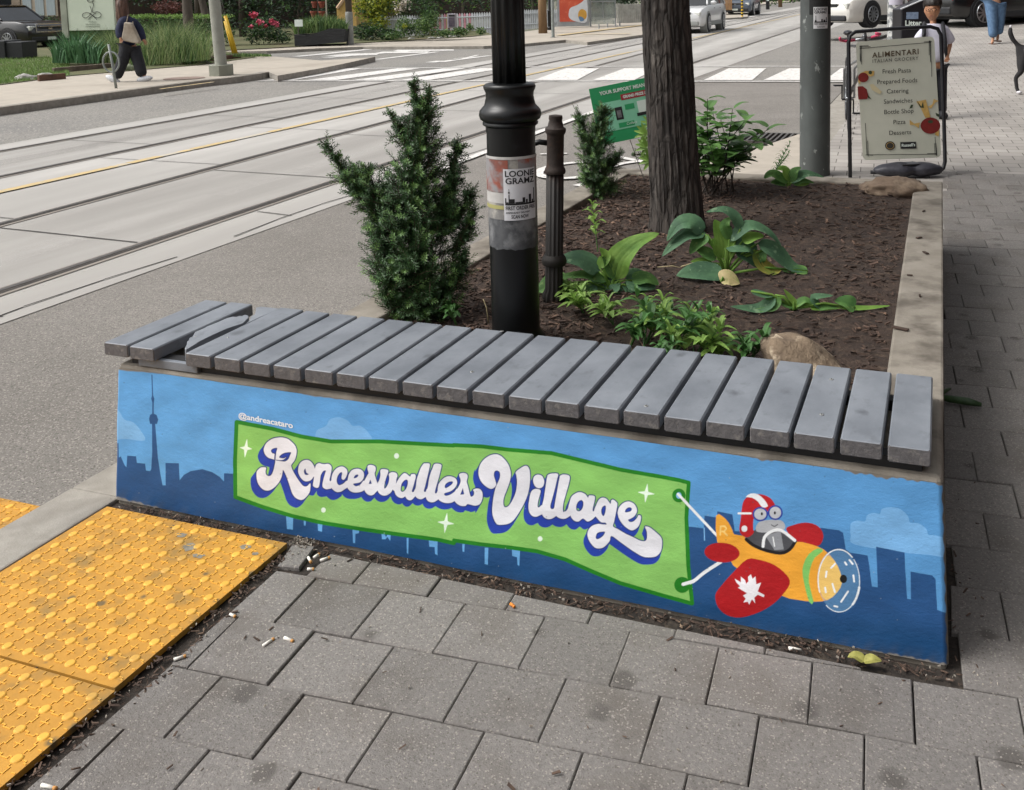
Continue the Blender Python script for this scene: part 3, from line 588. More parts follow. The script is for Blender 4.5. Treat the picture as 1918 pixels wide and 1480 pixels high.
    xb=[150,216,273,404,528,656,850,928,1085,1350,1508,1680,1766,1800]; yb=[928,934,949,986,1018,1051,1084,1096,1127,1177,1206,1230,1247,1251]
    h1=np.sin(x/9.)*1.2+np.sin(x/3.1)*.8+np.sin(x/31.)*1.5; h1*=np.interp(x,[200,1300,1450],[.25,.6,1.6])
    a=np.clip(.5-(y-np.interp(x,xt,yt)-h1)/2.,0,1); b=np.clip(.5+(y-np.interp(x,xb,yb)+4+np.sin(x/5.)*1.1+np.sin(x/2.3)*.8)/3.2,0,1)
    r=np.clip(.5+(x-np.interp(y,[900,1245],[1764,1774])-np.sin(y/6.)*1.2)/2.,0,1); l=np.clip(.5-(x-211-np.sin(y/7.))/2.,0,1)
    cc=np.array(lin('#7d766c')); cb=np.array(lin('#8a857e'))
    rs=np.random.RandomState(9)                   # pores, chips and splash dirt on the paint
    for _ in range(260):
        X0=rs.uniform(215,1765); Y0=rs.uniform(690,1240); rr=rs.uniform(.5,1.3); i=cv.sel((X0-2,Y0-2,X0+2,Y0+2),0)
        if len(i): cv.put(i,np.hypot(x[i]-X0,(y[i]-Y0)*1.2)-rr,lin('#46505a') if rs.rand()<.7 else lin('#a9b4bd'),.55,1.2)
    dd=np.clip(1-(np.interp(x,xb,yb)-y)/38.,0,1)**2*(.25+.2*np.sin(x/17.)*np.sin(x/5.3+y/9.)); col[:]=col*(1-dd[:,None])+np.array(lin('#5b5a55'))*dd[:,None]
    for k,q in ((a,cc),(b,cb),(r,np.array(lin('#5d5850'))),(l,cb)): col[:]=col*(1-k[:,None])+q*k[:,None]
    return col
def make_mural(parent):
    x0b,x1b,x0t,x1t=.020,2.332,.034,2.314
    nx,nz=1850,322
    U,Wz=np.meshgrid(np.linspace(0,1,nx),np.linspace(0,1,nz)); Z=Wz*(ZB-.012)
    X=(x0b+(x0t-x0b)*Wz)+((x1b-x0b)+((x1t-x0t)-(x1b-x0b))*Wz)*U; Y=-.02+.032*Z/ZB
    rs=np.random.RandomState(1)
    # rounded arris at both ends and wavy hand-cast face
    e=np.minimum(U,1-U)*2.3; Y=Y+.008*np.clip(1-e/.012,0,1)**2
    Y+=.0011*np.sin(X*9+Z*17)+.0007*np.sin(X*31-Z*40)
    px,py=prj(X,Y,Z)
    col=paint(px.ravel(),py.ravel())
    V=np.stack([X,Y,Z],-1).reshape(-1,3)
    idx=np.arange(nx*nz).reshape(nz,nx); F=np.stack([idx[:-1,:-1],idx[:-1,1:],idx[1:,1:],idx[1:,:-1]],-1).reshape(-1,4)
    M=bpy.data.materials.new('mural_paint'); M.use_nodes=True; t=M.node_tree;N=t.nodes;L=t.links;b=N['Principled BSDF']
    b.inputs['Roughness'].default_value=.55; b.inputs['Specular IOR Level'].default_value=.35
    at=N.new('ShaderNodeAttribute'); at.attribute_name='paint'
    tc=N.new('ShaderNodeTexCoord'); n1=N.new('ShaderNodeTexNoise'); n1.inputs['Scale'].default_value=11; n1.inputs['Detail'].default_value=9; mp=N.new('ShaderNodeMapping'); mp.inputs['Scale'].default_value=(1,1,2.2); L.new(tc.outputs['Object'],mp.inputs[0]); L.new(mp.outputs[0],n1.inputs[0])
    hv=N.new('ShaderNodeHueSaturation'); mr=N.new('ShaderNodeMapRange'); mr.inputs[1].default_value=.3; mr.inputs[2].default_value=.7; mr.inputs[3].default_value=.88; mr.inputs[4].default_value=1.08; L.new(n1.outputs[0],mr.inputs[0]); L.new(mr.outputs[0],hv.inputs['Value']); L.new(at.outputs['Color'],hv.inputs['Color']); L.new(hv.outputs[0],b.inputs['Base Color'])
    n2=N.new('ShaderNodeTexNoise'); n2.inputs['Scale'].default_value=75; n2.inputs['Detail'].default_value=8; n2.inputs['Roughness'].default_value=.7; m2=N.new('ShaderNodeMapping'); m2.inputs['Scale'].default_value=(.8,1,1.25); L.new(tc.outputs['Object'],m2.inputs[0]); L.new(m2.outputs[0],n2.inputs[0])
    bn=N.new('ShaderNodeBump'); bn.inputs['Strength'].default_value=.5; bn.inputs['Distance'].default_value=.003; L.new(n2.outputs[0],bn.inputs['Height']); L.new(bn.outputs[0],b.inputs['Normal'])
    o=npmesh('painted_front',V,F,M,parent,smooth=True)
    ca=o.data.color_attributes.new('paint','FLOAT_COLOR','POINT'); ca.data.foreach_set('color',np.hstack([col,np.ones((len(col),1))]).astype(np.float32).ravel())
    return o
PL=thing('planter_bench','concrete planter bench with a blue painted front and grey slatted seat','bench',(1.17,0,0))
OFF=Vector((-1.17,0,0))
def rel(o):                                        # parts are modelled in world metres under a shifted empty
    o.location=o.location+OFF; return o
rel(make_mural(PL))
M_pc=mat('planter_concrete','#938c81','#7f786d',.9,scale=9,c3='#625b52',s3=5,t3=(.48,.66),bump=.6,bscale=120,bdist=.003)
mb=MB()
def hexa(x0b,x1b,x0t,x1t,yb,yt,y1,z0,z1,mi=0): mb.add([(x0b,yb,z0),(x1b,yb,z0),(x1b,y1,z0),(x0b,y1,z0),(x0t,yt,z1),(x1t,yt,z1),(x1t,y1,z1),(x0t,y1,z1)],[(3,2,1,0),(4,5,6,7),(0,1,5,4),(1,2,6,5),(2,3,7,6),(3,0,4,7)],mi)
hexa(.022,2.330,.036,2.312,-.016,.016,.46,-.06,ZB)
rel(mb.build('seat_block',M_pc,PL,bev=.012))
mb=MB()
mb.bx(2.168,2.316,.462,3.58,-.06,.402)
mb.bx(.40,2.166,3.438,3.58,-.06,.401)
mb.bx(.40,.548,.462,3.436,-.25,.400)
rel(mb.build('rim_wall',M_pc,PL,bev=.008))
M_slat=mat('slat_plastic','#7f848b','#6a6f76',.5,scale=7,c3='#63676d',s3=26,t3=(.58,.78),bump=.3,bscale=120,spec=.4,bdist=.002,spots=(6,.085,'#5b5f65'),island=.07,stretch=(1,.7,1))
M_slate=mat('slat_end','#625f60','#514f50',.8,scale=60,bump=.6,bscale=150,c3='#77736f',s3=40,t3=(.55,.68),bdist=.003)
M_black=mat('beam_black','#141416','#1d1d1f',.6,scale=20)
SL=.0885; rs=random.Random(8)
prof=[(-.55,.5)]
def slat(i):
    x0=i*.1; mb=MB(); c=.0035; dz=rs.uniform(-.0008,.0008); y0=rs.uniform(-.0025,.002); y1=.432+rs.uniform(-.003,.003); dx=rs.uniform(-.001,.001)
    z1=ZT+dz; z0=z1-.038
    ring=lambda y,k:[(x0+dx+c+k,y,z0+k),(x0+dx+SL-c-k,y,z0+k),(x0+dx+SL-k,y,z0+c+k),(x0+dx+SL-k,y,z1-c-k),(x0+dx+SL-c-k,y,z1-k),(x0+dx+c+k,y,z1-k),(x0+dx+k,y,z1-c-k),(x0+dx+k,y,z0+c+k)]
    v=ring(y0,.0022)+ring(y0+.0022,0)+ring(y1-.0022,0)+ring(y1,.0022)
    f=[(7,6,5,4,3,2,1,0)]+[tuple(24+k for k in range(8))]
    m=[1,1]
    for r in range(3):
        for k in range(8): f.append((r*8+k,r*8+(k+1)%8,(r+1)*8+(k+1)%8,(r+1)*8+k)); m.append(1 if r!=1 and k not in (4,) else 0)
    mb.v=v; mb.f=f; mb.m=m
    o=mb.build('slat',[M_slat,M_slate],PL); rel(o)
    return o
def onseat(p,z=ZT): q=pz(180+p[0]/5.047,540+p[1]/5.047,z); return (q.x,q.y)
for i in range(23):
    if i==2: continue
    slat(i)
bs=bpy.data.objects.new('slat',None)
mb=MB()
def tprism(poly,z0,z1,mi=0):
    k=len(poly); mb.add([(x,y,z0) for x,y in poly]+[(x,y,z1) for x,y in poly],[tuple(range(k,2*k))]+[tuple(range(k-1,-1,-1))]+[(i,(i+1)%k,k+(i+1)%k,k+i) for i in range(k)],mi)
p1=[onseat(p) for p in [(938,414),(1035,372),(1040,366),(1150,322),(1235,284),(1290,270),(1330,272),(1352,262),(1380,264),(1405,252),(1425,256),(1445,266),(1436,286),(1420,300),(1405,318),(1385,334),(1330,352),(1240,382),(1100,444),(985,500),(850,586),(838,566),(858,532),(860,505),(872,500),(884,470),(908,462)]]
p2=[onseat(p) for p in [(1512,183),(1560,172),(1738,192),(1560,268),(1452,318),(1412,338),(1452,300),(1462,268),(1482,256),(1500,247),(1508,215)]]
tprism([(a,b) for a,b in p1],ZT-.037,ZT+.001); tprism(p2,ZT-.038,ZT)
o=rel(mb.build('slat',[M_slat,M_slate],PL,bev=.0015)); tag(o,'cracked slat with its front corner broken away')
mb=MB()
mb.bx(.075,2.27,.030,.066,ZB-.004,.4315); mb.bx(.075,2.27,.34,.376,ZB-.004,.4315)
rel(mb.build('support_beam',M_black,PL))
mb=MB(); mb.bx(.112,.325,.016,.060,ZB+.001,.4312); rel(mb.build('beam_patch',M_slat,PL,bev=.002))
M_screw=mat('screw','#c9c9c6','#b5b5b0',.35,metal=.8)
scr=[(1240,465,1),(None,)]
for px,py in ((427,632),(884,696),(1557,710),(1539,776),(366,630),(940,620),(1210,760)):
    p=pz(px,py,ZT+.001); mb=MB(); r=.0052 if px>600 else .003
    if px==279: continue
    mb.lathe([(r,0),(r,.0008),(r*.8,.0014),(.0001,.0014)],(p.x,p.y,ZT),14); mb.box((p.x,p.y,ZT+.0016),(r*.35,r*1.5,.0004),mi=1)
    rel(mb.build('screw',[M_screw,M_black],PL))
# signature on the sky of the mural
def text_mesh(s,name,size,m,parent,o,ux,uy,un,align='LEFT',bold=0,ext=0,sx=1.,shear=0,space=1.):
    cu=bpy.data.curves.new(name,'FONT'); cu.body=s; cu.size=size; cu.align_x=align; cu.align_y='CENTER'; cu.offset=bold; cu.extrude=ext; cu.shear=shear; cu.space_character=space; cu.resolution_u=3
    t=bpy.data.objects.new(name,cu); COL.objects.link(t)
    dg=bpy.context.evaluated_depsgraph_get(); me=bpy.data.meshes.new_from_object(t.evaluated_get(dg)); bpy.data.objects.remove(t); bpy.data.curves.remove(cu)
    me.materials.clear(); me.materials.append(m)
    M4=Matrix((Vector(ux).normalized()*sx,Vector(uy).normalized(),Vector(un).normalized())).transposed().to_4x4(); M4.translation=Vector(o)
    me.transform(M4); me.name=name
    return link(bpy.data.objects.new(name,me),parent)
M_wp=mat('white_paint','#e8edf0','#dfe5ea',.6,scale=40)
a=face_pt(447,778,.0016); b=face_pt(547,797,.0016); ux=(b-a).normalized()
t=text_mesh('@andreacataro','signature',.0225,M_wp,PL,a,ux,(0,.03,1),(0,-1,0),bold=.0006,sx=(b-a).length/.139); rel(t)
SIGT=t
# ================================================================ TACTILE PLATES
M_ty=mat('tactile_yellow','#c08c32','#ad7c2b',.75,scale=9,c3='#8d713c',s3=9,t3=(.52,.72),bump=.4,bscale=160,bdist=.002,spots=(11,.12,'#6d5a36'))
M_tr=mat('tactile_raised','#e6af42','#d49f38',.65,scale=12,c3='#ab8a4a',s3=9,t3=(.52,.70),bump=.2,bscale=200,bdist=.001)
M_tg=mat('tactile_worn','#8f8878','#6f695e',.8,scale=40)
def tactile(label,x0,x1,y0,y1,rz=0.,z=0.004,th=.014,nx=10,ny=10,stains=()):
    root=thing('tactile_plate',label,'tactile plate',(x0,y0,0),rz,'yellow tactile plates')
    W=x1-x0;D=y1-y0; mb=MB(); mb.bx(0,W,0,D,z-th,z); px=W/nx; py=D/ny; h=.0016
    for i in range(nx):
        for j in range(ny):
            cx=(i+.5)*px; cy=(j+.5)*py
            mb.lathe([(.0125,0),(.0116,.0014),(.0098,.0028),(.008,.0033),(.0001,.0034)],(cx,cy,z),16,mi=1)
    t=.0022
    def bar(xa,xb,ya,yb):
        xa=max(xa,.002);xb=min(xb,W-.002);ya=max(ya,.002);yb=min(yb,D-.002)
        if xb-xa>.001 and yb-ya>.001: mb.bx(xa,xb,ya,yb,z-.001,z+h,mi=1)
    for i in range(nx+1):
        for j in range(ny+1):
            cx=i*px; cy=j*py                       # centre of the cell between four domes
            bar(cx-.011,cx+.011,cy-t/2,cy+t/2); bar(cx-t/2,cx+t/2,cy-.011,cy-t/2-.0002); bar(cx-t/2,cx+t/2,cy+t/2+.0002,cy+.011)
            ex=cx+.5*px; ey=cy+.5*py               # stepped ribs that run from dome to dome
            bar(ex+.014,ex+px*.36,ey-t/2,ey+t/2); bar(ex+px*.36,ex+px*.36+t,ey-.007,ey+t/2); bar(ex+px*.36+t,ex+px*.66,ey-.007,ey-.007+t)
            bar(ex+px*.66,ex+px*.66+t,ey-.007,ey+t/2); bar(ex+px*.66+t,ex+px-.014,ey-t/2,ey+t/2)
            bar(ex-t/2,ex+t/2,ey+.014,ey+py*.36); bar(ex-t/2,ex+.007,ey+py*.36,ey+py*.36+t); bar(ex+.007-t,ex+.007,ey+py*.36+t,ey+py*.62); bar(ex-t/2,ex+.007,ey+py*.62,ey+py*.62+t); bar(ex-t/2,ex+t/2,ey+py*.62+t,ey+py-.014)
    mb.build('studded_plate',[M_ty,M_tr],root)
    if stains:
        for sx,sy,r,e in stains:
            mb=MB(); n=14; rr=random.Random(int(sx*999)); mb.add([(sx+r*math.cos(6.283*k/n)*rr.uniform(.6,1.2)*e,sy+r*math.sin(6.283*k/n)*rr.uniform(.6,1.2),z+.0008) for k in range(n)],[tuple(range(n))])
            mb.build('worn_patch',M_tg,root)
    return root
def loc(x0,y0,px,py): p=gp(px,py,.004); return (p.x-x0,p.y-y0)
st=[(*loc(.04,-.655,355,1026),.020,1.3),(*loc(.04,-.655,460,1025),.012,1.4),(*loc(.04,-.655,372,1042),.013,1.4),(*loc(.04,-.655,340,1003),.010,1.6),(*loc(.04,-.655,478,1038),.008,1.3)]
tactile('yellow tactile plate with grey worn spots, against the painted bench',.040,.665,-.655,-.065,stains=st)
tactile('yellow tactile plate cut off by the lower left corner of the photo',.040,.672,-1.26,-.662)
c=gp(75,925,0)
tactile('yellow tactile plate in the road beyond the kerb strip',c.x-.60,c.x,c.y-.60,c.y,rz=0,z=-.040,th=.02)
# ================================================================ LITTER ON THE PAVEMENT
M_butt=mat('cigarette_paper','#e6e2da','#d3cec4',.8,scale=90); M_filt=mat('cigarette_filter','#c9965a','#b78348',.8,scale=90); M_org=mat('orange_filter','#e08a3a','#cf7a2f',.8,scale=90)
def butt(px,py,ln,ang,label,m1=M_butt,m2=M_filt,r=.0038,z=.004):
    p=gp(px,py,z); g=thing('cigarette_butt',label,'cigarette butt',(p.x,p.y,gz(p.x,p.y)+z),R_(ang),'cigarette butts around the bench')
    mb=MB(); mb.tube([(-ln/2,0,0),(-ln*.1,0,.0004),(ln*.28,0,0)],[r,r*.9,r*.95],8); mb.build('paper',m1,g,smooth=True)
    mb=MB(); mb.tube([(ln*.281,0,0),(ln/2,0,0)],r*.98,8); mb.build('filter',m2,g,smooth=True)
for a in ((503,1203,.030,75,'upright looking pale cigarette butt beside another on a paver'),(541,1198,.028,-8,'pale cigarette butt lying flat on a paver joint near the yellow plate'),
          (580,1049,.028,-40,'longest of the butts in the gap by the small grey stone'),(593,1041,.020,80,'short cigarette butt nearest the painted front in the gap'),(609,1047,.026,55,'tilted cigarette butt at the end of the row in the gap'),(582,1066,.017,20,'small curled butt just below the others in the gap'),
          (337,1232,.026,50,'cigarette butt in the debris along the yellow plate edge'),(436,1153,.018,-10,'short butt at the corner of a paver by the yellow plate'),(92,1474,.034,5,'pale butt in the dirt at the bottom edge of the photo')): butt(*a)
butt(960,1134,.016,-30,'orange cigarette butt in the dirt under the banner painting',M_org,M_org)
p=gp(1487,1217,.003); g=thing('white_scrap','small white forked scrap by the foot of the mural','scrap',p); mb=MB(); mb.tube([(-.012,.001,.002),(0,0,.004),(.016,.002,.002)],.0022,6); mb.tube([(0,0,.004),(-.010,-.006,.002)],.002,6); mb.build('scrap',M_butt,g,smooth=True)
M_yl=mat('yellow_leaf','#aca85a','#8f8c45',.6,scale=90,trans=.2)
def blade(mb,pts,w,nrm=(0,0,1),nw=6,rib=0.,fold=.12,mi=0,prof=None,wave=0.,seed=0):
    """a leaf blade along the 3-D spine pts, half width w, nrm = the way its face looks"""
    P=cr(pts,max(2,int(12/max(1,len(pts)-1))),False); k=len(P); N0=Vector(nrm).normalized(); vs=[]; rr=random.Random(seed); ph=rr.uniform(0,6)
    for i in range(k):
        u=i/(k-1); t=Vector(P[min(i+1,k-1)]-P[max(i-1,0)]).normalized(); s=t.cross(N0)
        if s.length<1e-3: s=Vector((1,0,0))
        s.normalize(); n=s.cross(t).normalized()
        ww=w*((math.sin(math.pi*min(1,u**.62))**.8) if prof is None else prof(u)); ww=max(ww,w*.03)
        for j in range(nw+1):
            q=j/nw*2-1; h=fold*ww*abs(q)+ (rib*ww*(1-abs(q))*((j%2)*2-1) if rib else 0)+wave*w*math.sin(u*9+ph+q*1.5)*abs(q)
            vs.append(Vector(P[i])+s*ww*q+n*h)
    mb.add(vs,[(i*(nw+1)+j,i*(nw+1)+j+1,(i+1)*(nw+1)+j+1,(i+1)*(nw+1)+j) for i in range(k-1) for j in range(nw)],mi)
p=gp(1618,1243,.004); g=thing('fallen_leaf','dry yellow green leaf curled at the foot of the mural','leaf',p); mb=MB()
blade(mb,[(0,0,.004),(.02,.004,.010),(.036,.010,.008)],.016,fold=.3,seed=1); blade(mb,[(0,0,.004),(-.018,.004,.010),(-.034,.002,.006)],.015,fold=.3,seed=2); mb.build('leaf',M_yl,g)
M_pod=mat('green_stalk','#3f5a34','#2f4728',.5,scale=30)
p=gp(1802,752,.006); g=thing('green_stalk','dark green stalk lying on the pavers beside the planter','plant stalk',p); mb=MB()
mb.tube([(-.075,.045,.006),(-.085,.0,.008),(-.04,-.02,.012),(.02,-.028,.013),(.062,-.035,.010)],[.005,.009,.013,.014,.007],8); mb.tube([(-.08,-.005,.01),(-.055,.03,.02),(-.04,.075,.012)],[.008,.007,.005],8); mb.build('stalk',M_pod,g,smooth=True)
# debris: wood chips and grit in the open joints and along the foot of the mural
def chips(name,spots,n,L,m,seed,kind='stuff',thick=.0016):
    rr=np.random.RandomState(seed); V=[];F=[]
    for i in range(n):
        x,y,z=spots(rr); a=rr.uniform(0,6.283); l=rr.uniform(*L); w=l*rr.uniform(.12,.35); t=thick*rr.uniform(.6,1.6)
        R=Matrix.Rotation(a,3,'Z')@Matrix.Rotation(rr.uniform(-.35,.35),3,'Y')@Matrix.Rotation(rr.uniform(-.5,.5),3,'X'); b=len(V)
        for dz in(-1,1):
            for dx,dy in((-1,-.6),(1,-1),(.8,1),(-1,.8)): V.append(tuple(R@Vector((dx*l/2,dy*w/2,dz*t/2))+Vector((x,y,z))))
        F+=[(b+3,b+2,b+1,b),(b+4,b+5,b+6,b+7),(b,b+1,b+5,b+4),(b+1,b+2,b+6,b+5),(b+2,b+3,b+7,b+6),(b+3,b,b+4,b+7)]
    return tag(npmesh(name,V,F,m),kind=kind)
M_chip=mat('wood_chip','#5c4a3e','#3b2f29',.95,scale=30,island=.5,c3='#84705e',s3=25,t3=(.58,.7))
def dspot(rr):
    u=rr.rand()
    if u<.52: x=rr.uniform(.05,2.36); return (x,rr.uniform(-.066,-.022),rr.uniform(-.010,-.001))
    if u<.78: y=rr.uniform(-1.2,-.08); return (rr.uniform(.668,.735 if y<-.3 else .705),y,rr.uniform(-.010,0))
    if u<.9: return (rr.uniform(2.335,2.42),rr.uniform(-.1,3),rr.uniform(-.01,.004))
    return (rr.uniform(.4,4),rr.uniform(-1.2,0),.001)
chips('debris',dspot,1500,(.004,.02),M_chip,5)
M_spk=mat('pale_grit','#a59d92','#847c72',.9,scale=60,island=.3)
chips('grit',lambda rr:(rr.uniform(.0,2.9) if rr.rand()<.7 else rr.uniform(.66,.73),rr.uniform(-.066,-.02) if rr.rand()<.5 else rr.uniform(-1.3,-.07),.001),420,(.002,.007),M_spk,6,thick=.003)
# ================================================================ SOIL AND MULCH IN THE PLANTER
M_soil=mat('planter_soil','#42342b','#2d231e',1,scale=18,c3='#5a4a3d',s3=45,t3=(.52,.7),bump=1,bscale=90,bdist=.01)
def soilz(x,y): return .368+.018*mnoise.noise(Vector((x*2.1,y*2.1,3)))+.010*mnoise.noise(Vector((x*9,y*9,1)))+.02*math.exp(-((x-.75)**2+(y-1.9)**2)/.35)+.02*math.exp(-((y-3.4)/.3)**2)
mb=MB(); nx,ny=90,160; vs=[(.54+1.64*i/nx,.40+3.06*j/ny,soilz(.54+1.64*i/nx,.40+3.06*j/ny)+.006*mnoise.noise(Vector((i*.9,j*.9,0)))) for j in range(ny+1) for i in range(nx+1)]
mb.add(vs,[(j*(nx+1)+i,j*(nx+1)+i+1,(j+1)*(nx+1)+i+1,(j+1)*(nx+1)+i) for j in range(ny) for i in range(nx)]); tag(mb.build('planter_soil',M_soil,smooth=True),kind='stuff')
def mspot(rr):
    while 1:
        x=rr.uniform(.56,2.15); y=rr.uniform(.47,3.42); w=1 if x<1.25 else (.45 if y<1.0 or x>1.9 else .32)
        if rr.rand()<w: return (x,y,soilz(x,y)+rr.uniform(0,.010))
M_mulch=mat('mulch_chip','#56443a','#382c26',.95,scale=30,island=.45,c3='#7c6453',s3=22,t3=(.56,.7))
chips('mulch',mspot,5200,(.010,.042),M_mulch,7,thick=.003)
# chips spilled on the rim
for x,y,l in ((2.22,2.2,.03),(2.25,1.95,.035),(2.20,1.6,.02),(2.24,1.35,.02),(2.23,2.75,.025),(2.19,.98,.05)):
    mb=MB(); mb.box((x,y,.407),(l,l*.35,.005),Matrix.Rotation(x*40,3,'Z')); tag(mb.build('wood_chip',M_mulch,bev=.001),'dark wood chip lying on the right concrete rim of the planter','wood chip','wood chips on the planter rim')
# ================================================================ ROCKS
def rock(name,label,c,r,seed,m,rz=0,parent=None,cat='rock'):
    bm=bmesh.new(); bmesh.ops.create_icosphere(bm,subdivisions=4,radius=1)
    for v in bm.verts:
        n=v.co.normalized(); k=1+.32*mnoise.noise(n*1.4+Vector((seed,0,0)))+.20*abs(mnoise.noise(n*3+Vector((0,seed,0))))+.06*mnoise.noise(n*9)
        v.co=n*k; v.co.z=max(v.co.z,-.5)
        v.co=Vector((v.co.x*r[0],v.co.y*r[1],v.co.z*r[2]))
    me=bpy.data.meshes.new(name); bm.to_mesh(me); bm.free(); me.materials.append(m); me.polygons.foreach_set('use_smooth',[True]*len(me.polygons))
    o=link(bpy.data.objects.new(name,me)); o.location=c; o.rotation_euler=(0,0,rz); return tag(o,label,cat)
M_rk=mat('rock_tan','#857460','#5f5143',.9,scale=14,c3='#b5a58e',s3=11,t3=(.52,.62),bump=1,bscale=34,bdist=.012)
M_rk2=mat('rock_brown','#7a6857','#5c4d41',.9,scale=14,c3='#8d7c69',s3=9,t3=(.5,.66),bump=.9,bscale=40,bdist=.006)
def soilpt(px,py,z=.375): p=pz(px,py,z); return Vector((p.x,p.y,soilz(p.x,p.y)))
o=rock('rock','tan pointed rock in the planter behind the bench slats',(1.955,.60,.375),(.125,.085,.125),3.1,M_rk,R_(-12))
for v in o.data.vertices: v.co.z*=1-.55*(v.co.x/.125+.45)*(v.co.x>-.06); v.co.x-=.25*max(0,v.co.z)
o.data.update()
o2=rock('rock','flat brown rock at the far right corner of the planter',(2.06,3.33,.40),(.155,.12,.055),7.7,M_rk2,R_(5))
# ================================================================ LAMP POST
LX,LY=pz(967,628,.39).xy
def hw(px,dep_=None): return px*mpp((LX,LY,1))
M_lamp=mat('lamp_paint','#0b0d0f','#08090a',.36,scale=6,spec=.4,bump=.08,bscale=60,c3='#1c1f22',s3=9,t3=(.58,.72),bdist=.002)
lp=thing('lamp_post','black cast lamp post with turned collar and fliers behind the bench','lamp post',(LX,LY,.36))
Zl=lambda y:zat(y,LX,LY)-.36
r0=hw(45.5)
mb=MB(); mb.lathe([(r0*1.22,-.05),(r0*1.22,.03),(r0*1.02,.05),(r0,.06),(r0,Zl(470)),(r0*1.0,Zl(300)),(r0*1.0,Zl(240))],n=48); mb.build('lower_shaft',M_lamp,lp,smooth=True,auto=40)
col=[(46.5,246),(46.5,236),(52,232),(52,228),(50,226),(56,222),(58.5,215),(57,206),(52,200),(48,196),(46,188),(44.5,180),(45,172),(48,166),(49,162),(47.5,158),(44,156),(40,155),(36,154.5)]
mb=MB(); mb.lathe([(hw(a),Zl(b)) for a,b in col],n=56); mb.build('collar',M_lamp,lp,smooth=True,auto=50)
mb=MB(); mb.lathe([(hw(31.5),Zl(156)),(hw(31),Zl(-40)),(hw(28),Zl(-900)),(hw(24),3.9)],n=96,flute=12,fa=.10); mb.build('fluted_shaft',M_lamp,lp,smooth=True)
mb=MB(); mb.tube([(0,0,3.9),(0,0,4.3),(-.3,0,4.6),(-.9,0,4.65)],[.05,.045,.035,.03],12); mb.lathe([(.05,4.7),(.1,4.62),(.22,4.5),(.24,4.42),(.15,4.36),(.02,4.34)],(-1.0,0,0),24); mb.build('lantern_arm',M_lamp,lp,smooth=True)
# fliers wrapped round the post: real curved sheets 1 mm proud of it
def wrap(name,y0,y1,a0,a1,rr,m,n=20,ragged=0):
    z0,z1=Zl(y0),Zl(y1); mb=MB(); vs=[]; rn=random.Random(5)
    for i in range(n+1):
        a=a0+(a1-a0)*i/n; dz=rn.uniform(-ragged,ragged)
        vs+=[(rr*math.cos(a),rr*math.sin(a),z0+dz),(rr*math.cos(a),rr*math.sin(a),z1)]
    mb.add(vs,[(2*i,2*i+2,2*i+3,2*i+1) for i in range(n)]); return mb.build(name,m,lp,smooth=True)
fa=math.atan2(CAM.y-LY,CAM.x-LX)               # direction from the post to the viewer's side of the street
M_pap=mat('old_paper','#8f8d8a','#6d6b69',.6,scale=14,c3='#a9a59c',s3=20,t3=(.5,.64))
M_papd=mat('torn_paper','#5a5b5d','#3e4043',.55,scale=18,c3='#7e7f80',s3=14,t3=(.5,.66))
M_papo=mat('orange_flier','#a2523c','#6d4a44',.55,scale=16,c3='#8a8788',s3=10,t3=(.5,.6))
M_papw=mat('white_flier','#c3c1be','#aaa7a3',.55,scale=16); M_ink=mat('ink','#161618','#222224',.7,scale=40); M_grey=mat('grey_ink','#5c5c5e','#77777a',.7,scale=40)
wrap('torn_tape',457,400,fa-1.72,fa+1.5,r0+.0012,M_papd,ragged=.003)
wrap('old_flier',402,288,fa-1.75,fa+1.4,r0+.002,M_pap)
wrap('orange_flier',352,293,fa-1.72,fa-.15,r0+.003,M_papo); wrap('orange_flier',309,291,fa+.25,fa+1.3,r0+.003,M_papo); wrap('flier_header',292,287,fa-1.72,fa+1.4,r0+.0035,M_papw)
wrap('pale_flier',372,353,fa-1.72,fa-.3,r0+.003,M_papw); wrap('yellow_line',383,376,fa-1.6,fa-.2,r0+.0031,mat('flier_yellow','#a9a46a','#98935c',.6,scale=9))
